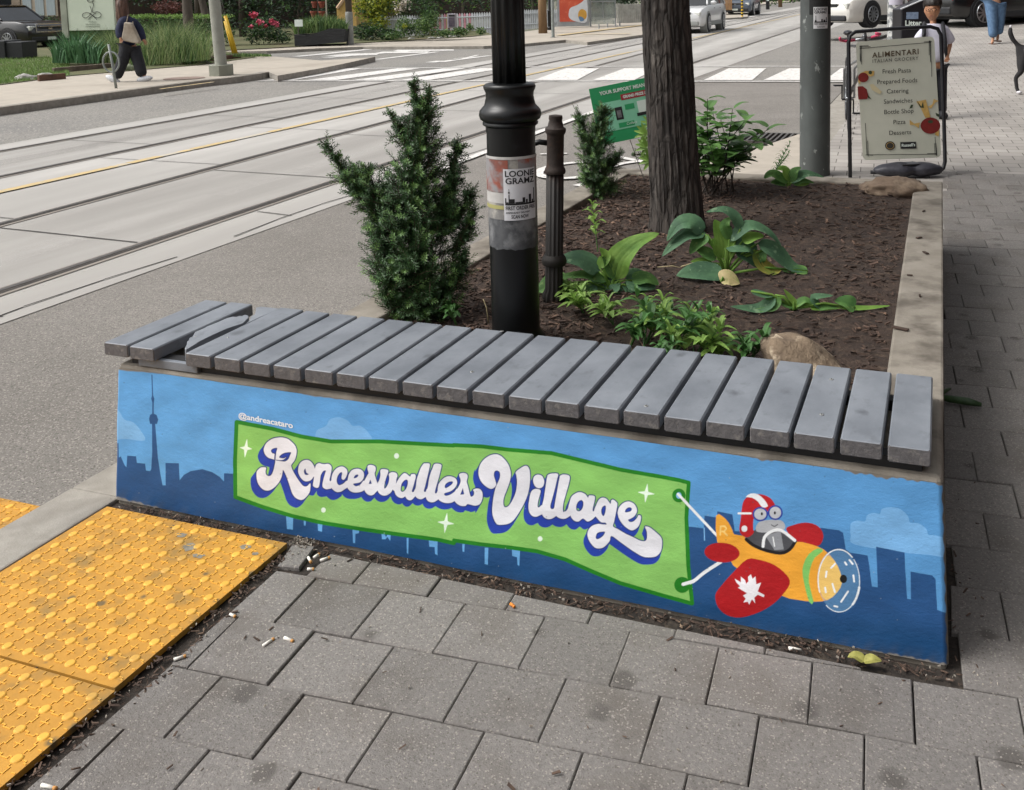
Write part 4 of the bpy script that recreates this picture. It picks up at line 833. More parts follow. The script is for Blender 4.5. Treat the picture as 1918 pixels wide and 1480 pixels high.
def sticker(sy0,sy1,a0,a1):
    base=wrap('sticker',sy1,sy0,a0,a1,r0+.0042,mat('sticker_white','#dcdcde','#cfcfd2',.5,scale=12))
    rr=r0+.0052; z0,z1=Zl(sy1),Zl(sy0); H=z1-z0
    def bend(o):
        for v in o.data.vertices:
            a=a0+(a1-a0)*v.co.x; v.co=Vector((rr*math.cos(a),rr*math.sin(a),z0+H*v.co.y))
    def t(s,x,y,h,w):                                  # text laid out on the unit square then bent round the post
        o=text_mesh(s,'lettering',1,M_ink,base,(0,0,0),(1,0,0),(0,1,0),(0,0,1),bold=.02)
        xs=[v.co.x for v in o.data.vertices]; ys=[v.co.y for v in o.data.vertices]; x0,x1,yy0,yy1=min(xs),max(xs),min(ys),max(ys)
        for v in o.data.vertices: v.co=Vector((x+(v.co.x-x0)/(x1-x0)*w,y+(v.co.y-yy0)/(yy1-yy0)*h,0))
        bend(o)
    t('LOONIE',.05,.85,.12,.9); t('GRAMZ',.06,.71,.12,.88); t('FIRST ORDER FREE',.05,.205,.075,.9); t('SCAN NOW',.2,.04,.07,.5); t('DISPENSARY DELIVERY',.06,.135,.035,.7)
    mb=MB()
    def rc(x0,x1,y0,y1):
        n=max(1,int((x1-x0)*14))
        for i in range(n):
            a=x0+(x1-x0)*i/n;b=x0+(x1-x0)*(i+1)/n; mb.quad((a,y0,0),(b,y0,0),(b,y1,0),(a,y1,0))
    rc(.04,.96,.30,.335)
    for a,b,c in ((.04,.07,.44),(.07,.13,.36),(.16,.30,.42),(.32,.52,.36),(.52,.60,.44),(.62,.68,.40),(.72,.80,.49),(.83,.88,.38),(.90,.94,.60)): rc(a,b,.336,c)
    rc(.135,.16,.336,.50); rc(.142,.153,.50,.62); rc(.125,.17,.53,.56)
    o=mb.build('skyline_print',M_ink,base); bend(o)
sticker(309,403,fa-.34,fa+1.06)
# ================================================================ RUSTY CYCLE POST BESIDE IT
bpX,bpY=pz(1037,556,.38).xy; k=mpp((bpX,bpY,.8)); Zb=lambda y:zat(y,bpX,bpY)-.36
M_rust=mat('rusty_iron','#3f332d','#2c2623',.75,scale=9,c3='#5c4234',s3=8,t3=(.55,.7),bump=.5,bscale=60,metal=.2)
M_rustd=mat('iron_dark','#2a2724','#1f1d1c',.6,scale=9,c3='#4b3a30',s3=5,t3=(.55,.7),metal=.3)
g=thing('cycle_post','rusty fluted iron cycle post with side rings beside the lamp post','cycle post',(bpX,bpY,.36)); g.rotation_euler=(0,R_(2.0),0)
mb=MB(); mb.lathe([(k*22,-.03),(k*22,.03),(k*17,.05),(k*16.5,Zb(320))],n=72,flute=12,fa=.14); mb.build('fluted_shaft',M_rustd,g,smooth=True)
mb=MB(); mb.lathe([(k*19,Zb(324)),(k*20,Zb(320)),(k*19,Zb(316)),(k*17,Zb(312)),(k*16,Zb(308)),(k*16,Zb(252)),(k*18,Zb(249)),(k*19.5,Zb(246)),(k*19.5,Zb(240)),(k*15,Zb(237)),(k*13.5,Zb(230)),(k*12,Zb(225)),(k*13,Zb(222)),(k*12.5,Zb(216)),(k*8,Zb(215))],n=40); mb.build('ringed_head',M_rust,g,smooth=True,auto=45)
mb=MB(); mb.lathe([(k*22,Zb(495)),(k*24,Zb(488)),(k*22,Zb(482)),(k*18,Zb(476))],n=40); mb.build('foot_ring',M_rustd,g,smooth=True,auto=45)
mb=MB(); s=Vector((-.9,-.28,0)).normalized(); mb.tube([s*k*12+Vector((0,0,Zb(268))),s*k*30+Vector((0,0,Zb(266))),s*k*46+Vector((0,0,Zb(272))),s*k*56+Vector((0,0,Zb(300))),s*k*58+Vector((0,0,Zb(400))),s*k*52+Vector((0,0,Zb(455)))],k*5.5,10); mb.build('cycle_loop',M_lamp,g,smooth=True)
# ================================================================ STREET TREE
txy=pz(1270,428,.385); TX,TY=txy.x,txy.y; kt=mpp((TX,TY,.8))
M_bark=mat('bark','#4a443f','#322d2a',.95,scale=14,stretch=(1,1,.25),c3='#67615b',s3=9,t3=(.52,.7),bump=1,bscale=60,bdist=.008)
t=M_bark.node_tree;N=t.nodes;L=t.links;b=N['Principled BSDF'];vo=N.new('ShaderNodeTexVoronoi');vo.feature='DISTANCE_TO_EDGE';vo.inputs['Scale'].default_value=26
tc=N.new('ShaderNodeTexCoord');mp=N.new('ShaderNodeMapping');mp.inputs['Scale'].default_value=(1,1,.20);ns=N.new('ShaderNodeTexNoise');ns.inputs['Scale'].default_value=9;ns.inputs['Detail'].default_value=5;L.new(tc.outputs['Object'],ns.inputs[0]);va=N.new('ShaderNodeVectorMath');va.operation='MULTIPLY_ADD';L.new(ns.outputs['Color'],va.inputs[0]);va.inputs[1].default_value=(.05,.05,.2);L.new(tc.outputs['Object'],va.inputs[2]);L.new(va.outputs[0],mp.inputs[0]);L.new(mp.outputs[0],vo.inputs[0])
mr=N.new('ShaderNodeMapRange');mr.inputs[1].default_value=.0;mr.inputs[2].default_value=.22;mr.inputs[3].default_value=.5;mr.inputs[4].default_value=1.15;L.new(vo.outputs[0],mr.inputs[0]);hv=N.new('ShaderNodeHueSaturation');L.new(mr.outputs[0],hv.inputs['Value']);L.new(b.inputs['Base Color'].links[0].from_socket,hv.inputs['Color']);L.new(hv.outputs[0],b.inputs['Base Color'])
bn=N.new('ShaderNodeBump');bn.inputs['Strength'].default_value=.9;bn.inputs['Distance'].default_value=.012;L.new(mr.outputs[0],bn.inputs['Height']);L.new(b.inputs['Normal'].links[0].from_socket,bn.inputs['Normal']);L.new(bn.outputs[0],b.inputs['Normal'])
tr=thing('street_tree','dark barked street tree growing in the planter','tree',(TX,TY,.34))
n1,n2=220,360; zt=3.4; vs=[]
lean=(pd(1246,0,dep((TX,TY,1)))-pd(1270,428,dep((TX,TY,.385)))); lx=lean.x/lean.z; ly=lean.y/lean.z
for i in range(n2+1):
    z=zt*(i/n2)**1.25
    r=kt*(44.5+8*math.exp(-z/.07)+4*math.exp(-z/.35)-1.2*z)
    for j in range(n1):
        q=2*math.pi*j/n1; c_,s_=math.cos(q),math.sin(q)
        a=mnoise.noise(Vector((c_*4.2+z*.15,s_*4.2,z*1.1))); b=mnoise.noise(Vector((c_*11,s_*11,z*2.6+4))); d=mnoise.noise(Vector((c_*26,s_*26,z*9)))
        e_=mnoise.noise(Vector((c_*7+9,s_*7,z*6))); rr=r*(1+.045*(1-abs(a)*3.2)+.05*(.3-abs(b))*1.4*(1 if e_>-.15 else .3)+.03*d+.025*math.exp(-z/.1)*math.cos(5*q+1))
        vs.append((rr*c_+lx*z,rr*s_+ly*z,z))
idx=np.arange((n2+1)*n1).reshape(n2+1,n1); F=np.stack([idx[:-1],np.roll(idx[:-1],-1,1),np.roll(idx[1:],-1,1),idx[1:]],-1).reshape(-1,4)
npmesh('trunk',vs,F,M_bark,tr,smooth=True)
mb=MB(); rr=random.Random(2); top=Vector((lx*zt,ly*zt,zt-.1)); ends=[]
for i in range(7):
    a=i*.9+.3; e=top+Vector((math.cos(a)*1.5,math.sin(a)*1.5,1.2+.3*(i%3))); mb.tube([top,top+(e-top)*.45+Vector((0,0,.25)),e],[.085,.05,.02],8); ends.append(e)
mb.build('limbs',M_bark,tr,smooth=True)
def leafcloud(name,clumps,n,size,mats,parent,seed,mi_fn=None,flat=.6,aspect=.5,up=.3):
    """n leaf-sized folded faces spread through clumps (centre, radii)"""
    rr=np.random.RandomState(seed); V=[];F=[];MI=[]; wts=np.array([c[1][0]*c[1][1]*c[1][2] for c in clumps])**.7; wts/=wts.sum()
    ci=rr.choice(len(clumps),n,p=wts)
    d=rr.normal(size=(n,3)); d/=np.linalg.norm(d,axis=1)[:,None]; rad=rr.rand(n)**flat
    C0=np.array([clumps[i][0] for i in ci]); R0=np.array([clumps[i][1] for i in ci]); P=C0+d*rad[:,None]*R0
    ax=rr.normal(size=(n,3)); ax[:,2]=ax[:,2]*.6-.2; ax/=np.linalg.norm(ax,axis=1)[:,None]
    up_=rr.normal(size=(n,3))*.6+np.array([0,0,1.]); sd=np.cross(ax,up_); sd/=np.linalg.norm(sd,axis=1)[:,None]+1e-9; nn=np.cross(sd,ax)
    L=(size*rr.uniform(.6,1.25,n))[:,None]; W=L*aspect
    a=P-ax*L/2; b=P+sd*W/2+nn*W*.18; c=P+ax*L/2; e=P-sd*W/2+nn*W*.18
    V=np.stack([a,b,c,e],1).reshape(-1,3); F=np.arange(4*n).reshape(n,4)
    # two triangles hinged on the midrib would cost more; the slight lift of both edges folds each leaf
    F=np.stack([F[:,[0,1,2]],F[:,[0,2,3]]],1).reshape(-1,3)
    mi=np.repeat(rr.choice(len(mats),n,p=mi_fn if mi_fn is not None else None),2) if len(mats)>1 else None
    return npmesh(name,V,F,mats,parent,mi=mi)
M_leafA=mat('leaf_green','#4f7038','#3d5c2b',.55,scale=4,island=.35,trans=.35)
cl=[((e.x*1.15,e.y*1.15,e.z+.2),(1.1,1.1,.75)) for e in ends]+[((lx*4,ly*4,5.2),(1.8,1.8,.8)),((0,-.4,4.4),(1.6,1.6,.4))]
leafcloud('crown',cl,9000,.13,[M_leafA],tr,3)
# ================================================================ YEWS
M_yw=mat('yew_needle','#3f5f34','#2f4c2a',.5,scale=8,island=.4,trans=.12); M_yw2=mat('yew_tip','#6f9150','#5a7d42',.5,scale=8,island=.35,trans=.2); M_stem=mat('twig','#4a3a2c','#38301f',.9,scale=30)
def shoots(plant,limbs,dep0,n,seed,len_=(.045,.085),nl=.017,tipf=.3,nn=30,bias=.55):
    rr=np.random.RandomState(seed); V=[];F=[];MI=[]; SV=MB()
    seg=[]
    for L in limbs:
        for i in range(len(L)-1): seg.append((L[i],L[i+1],math.hypot(L[i+1][0]-L[i][0],L[i+1][1]-L[i][1])*(L[i][2]+L[i+1][2]+4)))
        SV.tube([tuple(pd(a,b,dep0+(rr.rand()-.5)*.02)) for a,b,_ in L],[max(.0016,.010*(1-i/len(L))) for i in range(len(L))],6)
    w=np.array([s[2] for s in seg]); w/=w.sum(); m=dep0/FPX
    right=np.array(RM[0]); fw=np.array(RM[2])
    for s in rr.choice(len(seg),n,p=w):
        A_,B_,_=seg[s]; t=rr.rand(); px=A_[0]+(B_[0]-A_[0])*t; py=A_[1]+(B_[1]-A_[1])*t; r=(A_[2]+(B_[2]-A_[2])*t)*m
        c=np.array(pd(px,py,dep0)); d=rr.normal(size=3); d/=np.linalg.norm(d); k=rr.rand()**bias; p=c+d*r*k*np.array([1,.9,1])
        L=np.array(pd(B_[0],B_[1],dep0))-np.array(pd(A_[0],A_[1],dep0)); L/=np.linalg.norm(L)+1e-9
        ax=d*1.15*k+L*.35+np.array([0,0,.28])+rr.normal(size=3)*.30; ax/=np.linalg.norm(ax)
        ln=rr.uniform(*len_)*(1 if r>.02 else .8); a0=np.cross(ax,[.3,.2,1]); a0/=np.linalg.norm(a0); b0=np.cross(ax,a0)
        st=p-ax*ln*.5; bend=rr.normal(size=3)*.12
        q=np.linspace(0.02,1,nn); ph=rr.rand()*6.28+np.arange(nn)*2.4
        base=st+ax*(q*ln)[:,None]+bend*(q**2*ln)[:,None]
        rad=np.cos(ph)[:,None]*a0+np.sin(ph)[:,None]*b0*.7
        dirv=rad*1.1+ax*(.30+.4*q[:,None]); dirv/=np.linalg.norm(dirv,axis=1)[:,None]
        l=nl*(1-.45*q**3)*rr.uniform(.8,1.15,nn); tip=base+dirv*l[:,None]; sd=np.cross(dirv,ax); sd/=np.linalg.norm(sd,axis=1)[:,None]+1e-9; ww=.0017
        mid=base+dirv*(l*.55)[:,None]
        v=np.stack([base,mid+sd*ww,tip,mid-sd*ww],1).reshape(-1,3); b=len(V)*4 if False else sum(x.shape[0] for x in V[-1:])*0
        V.append(v); MI.append(np.where((q>.45)&(k>.6 if r>.02 else True)&(rr.rand()<tipf+.25),1,0) if rr.rand()<.5+tipf else np.zeros(nn,int))
        SV.tube([tuple(st),tuple(st+ax*ln*.5+bend*ln*.25),tuple(st+ax*ln+bend*ln)],[.0016,.0011,.0005],4,cap=False)
    V=np.concatenate(V); F=np.arange(len(V)).reshape(-1,4); MI=np.concatenate(MI)
    npmesh('foliage',V,F,[M_yw,M_yw2],plant,mi=MI); SV.build('branches',M_stem,plant)
y1=thing('yew_bush','tall dark green yew bush with ragged arms left of the lamp post','bush',(0,0,0))
d1=dep(pz(800,592,.38))+.03
shoots(y1,[[(798,600,26),(785,520,72),(775,450,80),(770,380,72),(775,310,58),(785,250,44),(788,215,26),(779,178,6),(776,150,2)],
 [(790,240,30),(800,200,12),(804,175,4),(805,158,2)],[(760,260,25),(745,235,9),(731,210,3)],
 [(745,430,40),(705,372,42),(668,345,30),(642,318,13),(625,290,4),(606,268,1)],[(665,345,22),(680,330,18),(690,315,8)],
 [(820,430,36),(845,355,20),(850,305,14),(862,270,8)],[(835,430,28),(862,400,16),(880,360,9)],[(850,470,20),(873,430,14),(888,392,6)],
 [(745,560,40),(725,500,44),(712,440,34),(705,410,20)],[(800,580,50),(835,540,34),(862,500,16),(872,470,7)],[(765,600,22),(735,560,14),(722,552,6)]],d1,2500,4,nn=36,nl=.019,tipf=.22)
y2=thing('yew_bush','smaller yew bush between the cycle post and the green sign','bush',(0,0,0)); d2=dep(pz(1125,368,.38))
shoots(y2,[[(1128,370,12),(1118,330,34),(1112,290,36),(1122,245,26),(1130,215,16),(1133,200,6)],[(1105,280,16),(1092,240,14),(1084,212,7)],[(1130,320,14),(1150,305,14),(1160,285,8)],[(1120,350,26),(1095,325,12)],[(1135,350,20),(1155,345,10)]],d2,900,5,len_=(.045,.08),nl=.020)
y3=thing('yew_bush','low yew sprig poking out left of the tree trunk','bush',(0,0,0))
shoots(y3,[[(1235,330,6),(1215,300,10),(1200,290,8),(1186,288,3)]],dep(pz(1200,345,.38)),26,6,len_=(.05,.09),nl=.018)
# ================================================================ HOSTAS
M_h1=mat('hosta_green','#6b9650','#4d7540',.6,scale=16,trans=.25,spec=.3,c3='#86a35c',s3=30,t3=(.6,.7),bump=.5,bscale=60); M_h2=mat('hosta_blue','#5a7f5c','#42624a',.6,scale=16,trans=.15,spec=.3,c3='#7d9a78',s3=30,t3=(.6,.7),bump=.5,bscale=60); M_h3=mat('hosta_yellow','#b5a552','#8d9a48',.5,scale=18,trans=.3,c3='#6f8440',s3=14,t3=(.5,.6)); M_h4=mat('hosta_bright','#8fb556','#6a9640',.55,scale=16,trans=.35,spec=.3,bump=.5,bscale=60); M_tan=mat('leaf_tan','#c2b083','#a8a06a',.7,scale=20,trans=.1,c3='#8a9156',s3=20,t3=(.55,.65))
HM=[M_h1,M_h2,M_h3,M_h4,M_tan]
def H6(p): return (1000+p[0]/2.459,330+p[1]/2.459)
def hosta(label,base6,leaves,seed,zz=.385,cat='plant',lift=.0):
    bx,by=H6(base6); b=pz(bx,by,zz); d0=dep(b); g=thing('hosta',label,cat,(0,0,0),group=None); rr=random.Random(seed)
    pm=MB()
    for k,(pts,w,mi) in enumerate(leaves):
        P=[]; n=len(pts)
        for i,q in enumerate(pts):
            x,y=H6(q); dd=((by-y)*-.0+ (q[2] if len(q)>2 else 0)); P.append(pd(x,y,d0+dd))
        P=[Vector(q) for q in P]
        for q in P: q.z=max(q.z,soilz(q.x,q.y)+.012) if True else q.z
        mid=P[len(P)//2]-b; nr=(Vector((0,0,1))*.75-RM[2]*.55+Vector((mid.x,mid.y,0))*.6)
        lb=MB(); blade(lb,[tuple(q) for q in P],w/2.459*d0/FPX/2*1.3,nr,nw=12,rib=.13,fold=.2,seed=seed*50+k,wave=.05)
        lb.build('leaf',HM[mi],g,smooth=True)
        if w>26: pm.tube([tuple(b+Vector((rr.uniform(-.01,.01),rr.uniform(-.01,.01),-.01))),tuple((b+P[0])/2+Vector((0,0,.015))),tuple(P[0])],[.006,.004,.0035],6)
    if pm.v: pm.build('leaf_stalks',M_h4,g,smooth=True)
    return g
hosta('large hosta with ribbed arching leaves right of the tree trunk',(885,440),[
 ([(950,245),(925,190),(870,155),(795,165)],48,1),([(775,265),(730,215),(665,225),(612,300)],74,1),([(790,268),(710,270),(650,310),(590,370)],58,1),([(800,270),(760,300),(718,358)],62,0),
 ([(880,380),(868,290),(830,200)],84,3),([(900,300),(985,230),(1075,255),(1138,320)],48,1),([(880,330),(940,315),(1000,330),(1020,370)],80,1),([(1030,310),(1110,350),(1190,420),(1262,492)],78,1),
 ([(1020,340),(1050,410),(1100,462),(1140,500)],66,2),([(860,375),(840,330),(822,285)],36,3),([(960,300),(1010,280),(1060,275)],50,3),([(1060,340),(1040,400),(1080,440)],40,0),([(1262,510),(1200,492),(1140,500)],44,0),([(840,380),(780,350),(735,330)],54,0),([(930,350),(990,380),(1030,420)],50,1),([(900,290),(880,230),(905,190)],44,0),([(820,400),(770,390),(720,395)],30,3)],1)
hosta('single flat dark hosta leaf lying on the mulch below the large hosta',(870,458),[([(872,455),(760,440),(655,488)],88,1)],2)
hosta('dry tan hosta leaf lying on the mulch',(880,480),[([(860,520),(900,475),(948,500)],80,4)],3)
hosta('hosta with a tall bright leaf beside the cycle post',(355,520),[
 ([(370,478),(390,390),(470,310),(575,265)],100,3),([(300,440),(215,385),(108,382)],84,1),([(340,480),(230,455),(95,468)],44,0),([(160,490),(80,500),(15,560)],96,0),([(380,470),(345,400),(312,365)],56,0),
 ([(400,490),(350,498),(335,600)],100,1),([(420,480),(490,490),(560,560)],104,1),([(290,500),(255,530),(250,600)],64,1),([(450,480),(520,470),(575,500)],60,0),([(420,520),(440,560),(420,620)],70,1),([(330,540),(280,560),(230,610)],66,0),([(360,560),(380,610),(360,660)],60,1),([(460,540),(520,570),(540,620)],60,0),([(300,420),(330,370),(300,330)],44,3)],4)
hosta('flattened chewed hosta leaves spreading over the mulch near the rim',(1190,600),[
 ([(1110,560),(1040,610),(905,600)],48,1),([(1112,548),(1090,600),(1000,632)],56,0),([(1000,530),(1060,548),(1112,552)],30,1),([(1480,640),(1440,585),(1385,575)],72,0),([(1320,610),(1290,560),(1380,550)],34,1),([(1410,640),(1520,650),(1640,670)],22,3),
 ([(1200,600),(1250,570),(1300,600)],30,0),([(1220,610),(1180,560),(1150,520)],26,3),([(1300,620),(1350,600),(1400,640)],34,0),([(1240,600),(1330,640),(1420,640)],24,3),([(1130,580),(1180,600),(1250,620)],26,0)],5)
hosta('small hosta at the far edge of the planter by the grey pole',(1170,45),[
 ([(1170,30),(1100,-10),(1060,10)],44,0),([(1180,20),(1150,-30),(1120,-30)],40,3),([(1180,30),(1250,-10),(1335,5)],40,1),([(1190,40),(1230,20),(1290,45)],36,0),([(1160,40),(1120,30),(1090,50)],36,0),([(1180,30),(1200,-20),(1230,-40)],36,0),([(1200,50),(1240,50),(1270,70)],30,3)],6)
# ================================================================ SEEDLINGS AND SHRUBS
M_w1=mat('seedling_leaf','#93b55c','#76994a',.5,scale=10,island=.2,trans=.35); M_w2=mat('seedling_dark','#4f7a3e','#3d6532',.5,scale=10,island=.2,trans=.25)
def seedling(label,px,py,h,n,seed,lean=(0,0),L=.07,W=.011,m=None,group=None,zz=.38,pairs=True,nodes=6,name='seedling',cat='plant'):
    b=pz(px,py,zz); b.z=soilz(b.x,b.y)-.005 if .5<b.x<2.2 and .4<b.y<3.5 else b.z; g=thing(name,label,cat,b,group=group); rr=random.Random(seed); sm=MB(); lm=MB()
    for s in range(n):
        a=rr.uniform(0,6.28); sp=.6 if n>1 else .12; e=Vector((math.cos(a)*sp*h+lean[0],math.sin(a)*sp*h+lean[1],h*rr.uniform(.75,1.05)))
        pts=[Vector((0,0,0)),e*.5+Vector((0,0,.04*h)),e]; sm.tube(pts,[.0028,.002,.001],5)
        for k in range(nodes):
            t=.25+.75*(k+1)/nodes; p=pts[0].lerp(pts[1],t*2) if t<.5 else pts[1].lerp(pts[2],t*2-1)
            for q in range(2 if pairs else 1):
                b_=a+k*1.57+q*math.pi+rr.uniform(-.3,.3); l=L*rr.uniform(.7,1.1)*(.6+.4*math.sin(math.pi*min(1,t)));
                d=Vector((math.cos(b_),math.sin(b_),.45 if t<.9 else 1.0)); d.normalize()
                blade(lm,[p,p+d*l*.5+Vector((0,0,.008)),p+d*l+Vector((0,0,-.2*l))],W*rr.uniform(.8,1.2)*l/L,nw=2,fold=.35,seed=k)
    sm.build('stem',M_w2,g); lm.build('leaves',m or M_w1,g); return g
SG='bright green seedlings behind the bench slats'
for i,(px,py,h,n,lab) in enumerate([(1262,655,.18,6,'leafiest bright green seedling just behind the middle slats'),(1206,640,.14,5,'seedling with drooping stems left of the leafiest one'),(1300,668,.14,5,'low seedling pressed against the slats right of the leafiest one'),(1398,672,.10,4,'small yellow green seedling beside the tan rock'),(1352,668,.07,3,'tiny seedling between the rock and the leafy clump'),(1150,600,.07,3,'dark seedling under the hosta beside the lamp post'),(1238,600,.06,2,'upright seedling under the hosta right of the cycle post'),(1095,585,.07,4,'grassy seedling between lamp post and hosta')]):
    seedling(lab,px,py,h,n,20+i,group=SG,L=.10,W=.0135,nodes=4,m=M_w1 if i%3 else M_w2)
for i,(px,py,h,n,lab) in enumerate([(1180,640,.10,3,'thin seedling between two leafy ones left of the middle slats'),(1330,640,.10,3,'seedling sprouting left of the tan rock tip'),(1225,690,.09,3,'seedling tucked right behind the slat gap below the leafy clump'),(1060,560,.06,3,'small weed at the foot of the cycle post')]):
    seedling(lab,px,py,h,n,70+i,group=SG,L=.075,W=.013,nodes=4,m=M_w1 if i%2 else M_w2)
g=thing('dry_stalks','bundle of dry straw coloured stalks among the seedlings behind the slats','stalks',(0,0,0)); mb=MB(); rr=random.Random(12)
for a,b_,c_,d_ in ((1262,650,1312,598),(1245,655,1250,612),(1236,655,1240,620),(1288,668,1280,640),(1180,640,1195,600),(915,600,905,560),(1230,500,1290,505),(1275,500,1340,486)):
    p=soilpt(a,b_); q=pd(c_,d_,dep(p)+rr.uniform(-.02,.02)); mb=MB(); mb.tube([p,p.lerp(q,.5)+Vector((rr.uniform(-.01,.01),0,.01)),q],[.0028,.0022,.0014],5); mb.build('stalk',mat('straw','#a99c78','#8d8061',.8,scale=30),g,smooth=True)
seedling('tall thin seedling standing between the cycle post and the tree',1120,470,.20,1,40,L=.07,W=.012,m=M_w1,nodes=7)
seedling('low weed under the yew bush beside the lamp post',855,600,.07,4,41,L=.05,m=M_w2,nodes=4)
# oval-leaved shrub right of the tree
M_sh=mat('shrub_leaf','#6d9450','#557d42',.45,scale=8,island=.25,trans=.3,spec=.45); M_dst=mat('dark_stem','#2c2622','#3a302a',.8,scale=20)
b=pz(1345,362,.385); d3=dep(b); sh=thing('leafy_shrub','loose shrub with oval leaves on dark stems right of the tree','shrub',(0,0,0)); rr=random.Random(9); sm=MB(); lm=MB()
tips=[(1440,240),(1420,260),(1405,215),(1385,250),(1372,205),(1350,225),(1335,210),(1318,215),(1310,250),(1330,270),(1360,280),(1390,300),(1405,285),(1300,290),(1345,310),(1290,215),(1325,185),(1300,230),(1280,260)]
for k,(px,py) in enumerate(tips):
    e=pd(px,py,d3+rr.uniform(-.22,.22)); s=b+Vector((rr.uniform(-.08,.08),rr.uniform(-.06,.06),0)); mid=s.lerp(e,.55)+Vector((rr.uniform(-.02,.02),0,.05)); sm.tube([s,mid,e],[.0045,.003,.0015],5)
    for q in range(10):
        t=.35+.65*q/9; p=s.lerp(mid,t/.55) if t<.55 else mid.lerp(e,(t-.55)/.45); a=q*2.4+k; l=rr.uniform(.10,.145); d=Vector((math.cos(a),math.sin(a),rr.uniform(-.1,.5))).normalized()
        blade(lm,[p+d*.01,p+d*l*.55+Vector((0,0,.006)),p+d*l+Vector((0,0,-.01))],l*.27,nw=4,fold=.2,seed=q)
sm.build('stems',M_dst,sh); lm.build('leaves',M_sh,sh)
g=thing('maple_seedling','light green maple leaves poking out left of the tree trunk','plant',(0,0,0)); lm=MB(); dm=dep(pz(1230,350,.38)); rr=random.Random(4)
for px,py in ((1222,232),(1210,250),(1225,262),(1212,275),(1228,285),(1218,300)):
    c=pd(px,py,dm)
    for a in (-1.1,-.5,0,.5,1.1):
        d=Vector((-math.cos(a)*.9,-.2,math.sin(a)+.2)).normalized(); blade(lm,[c,c+d*.035,c+d*.07],.012,-RM[2]+Vector((0,0,.5)),nw=2,fold=.2)
lm.build('leaves',M_w1,g); sm=MB(); sm.tube([pz(1240,352,.38),pd(1225,290,dm),pd(1222,235,dm)],[.004,.003,.002],5); sm.build('stem',M_dst,g)
seedling('feathery young seedling at the far edge beside the grey pole',1443,338,.20,2,55,L=.05,W=.004,m=M_w2,nodes=14,pairs=True)
# ================================================================ GREEN YARD SIGN
c=pz(1188,345,.38); ds=dep(c)+.02; gs=thing('yard_sign','tilted green campaign sign on wire legs behind the tree','sign',(0,0,0))
M_gr=mat('sign_green','#2f9a62','#288f59',.5,scale=6); M_gl=mat('sign_pale','#8accab','#79bd9b',.5,scale=5); M_red=mat('sign_red','#a8283a','#9a2434',.5,scale=9); M_sw=mat('sign_white','#dbe5de','#cfdad2',.5,scale=9)
o=pd(1103,167,ds); ux=(pd(1232,141,ds+.05)-o); uy=(o-pd(1140,268,ds)); 
ux.normalize(); uy=(uy-ux*uy.dot(ux)).normalized(); un=ux.cross(uy); km=mpp(o)
if un.dot(CAM-o)<0: un=-un
Wd=172*km; Hd=108*km
mb=MB(); mb.prism([(0,0),(Wd,0),(Wd,-Hd),(0,-Hd)],o,ux,uy,un,-.006); mb.build('panel',M_gr,gs)
def sq(x0,x1,y0,y1,m,name,off=.0012,sl=0): mb=MB(); q=[o+ux*(x*km)+uy*(-y*km)+un*off for x,y in((x0,y1),(x1,y1),(x1,y0),(x0,y0))]; mb.add(q,[(0,1,2,3)]); return mb.build(name,m,gs)
sq(18,165,31,86,M_gl,'pale_field'); sq(56,118,22,33,M_red,'red_band',.002)
text_mesh('YOUR SUPPORT MEANS THE WORLD TO US','lettering',.062*km*150,M_sw,gs,o+ux*18*km+uy*-13*km+un*.002,ux,uy,un,bold=.001,sx=.92)
text_mesh('GRAND PRIZE $500*','lettering',7.4*km,M_sw,gs,o+ux*60*km+uy*-27.6*km+un*.003,ux,uy,un,bold=.001,sx=.85)
text_mesh('Collect','lettering',7*km,M_sw,gs,o+ux*56*km+uy*-78*km+un*.003,ux,uy,un,shear=.3); text_mesh('RONCY','lettering',9*km,M_sw,gs,o+ux*86*km+uy*-97*km+un*.003,ux,uy,un,bold=.002)
sq(42,72,74,83,M_gr,'caption_box',.0018); sq(96,120,74,82,M_gr,'caption_box',.0018)
sq(84,108,40,64,M_sw,'white_card',.002); sq(80,112,62,68,M_ink,'dark_ribbon',.0024); sq(60,78,42,52,M_gr,'printed_note',.002); sq(40,54,44,68,M_ink,'printed_shape',.002); sq(43,51,50,64,M_grey,'printed_shape',.0026)
wl_=[(1141,262,1146,338),(1180,262,1212,352)]
mb=MB()
for a,b_,c_,d_ in wl_: mb.tube([pd(a,b_,ds+.012),pd(c_,d_,ds+.012)],.0022,6)
mb.build('wire_legs',M_rail,gs)
# ================================================================ MID-GROUND: A-FRAME, POLES, BICYCLE
FR_=Vector((RM[0].x,RM[0].y,0)).normalized(); FF=Vector((RM[2].x,RM[2].y,0)).normalized()      # level axes across and along the view
HEAD=math.atan2(FR_.y,FR_.x)
def gp2(x,y,z0=0.):                                # ground point on the rising far pavement
    d=raydir(x,y); t=3.
    for _ in range(400):
        p=CAM+d*t
        if p.z<=gz2(p.x,p.y)+z0: break
        t+=.15
    lo,hi=t-.15,t
    for _ in range(30):
        t=(lo+hi)/2; p=CAM+d*t
        if p.z<=gz2(p.x,p.y)+z0: hi=t
        else: lo=t
    return CAM+d*hi
def fbox(mb,d,x0,x1,y0,y1,th,mi=0):                # a box whose near face spans those photo pixels at depth d
    a=pfl(x0,y1,d); w=(pfl(x1,y1,d)-a).dot(FR_); h=pfl(x0,y0,d).z-a.z; mb.prism([(0,0),(w,0),(w,h),(0,h)],a,FR_,(0,0,1),FF,th,mi)
M_ground_pole=mat('galvanised','#4f5453','#404443',.6,scale=5,c3='#8b8f8c',s3=16,t3=(.64,.68),stretch=(1,1,.5),bump=.2,bscale=40)
b=gp(1526,326,0); kp=mpp(b)
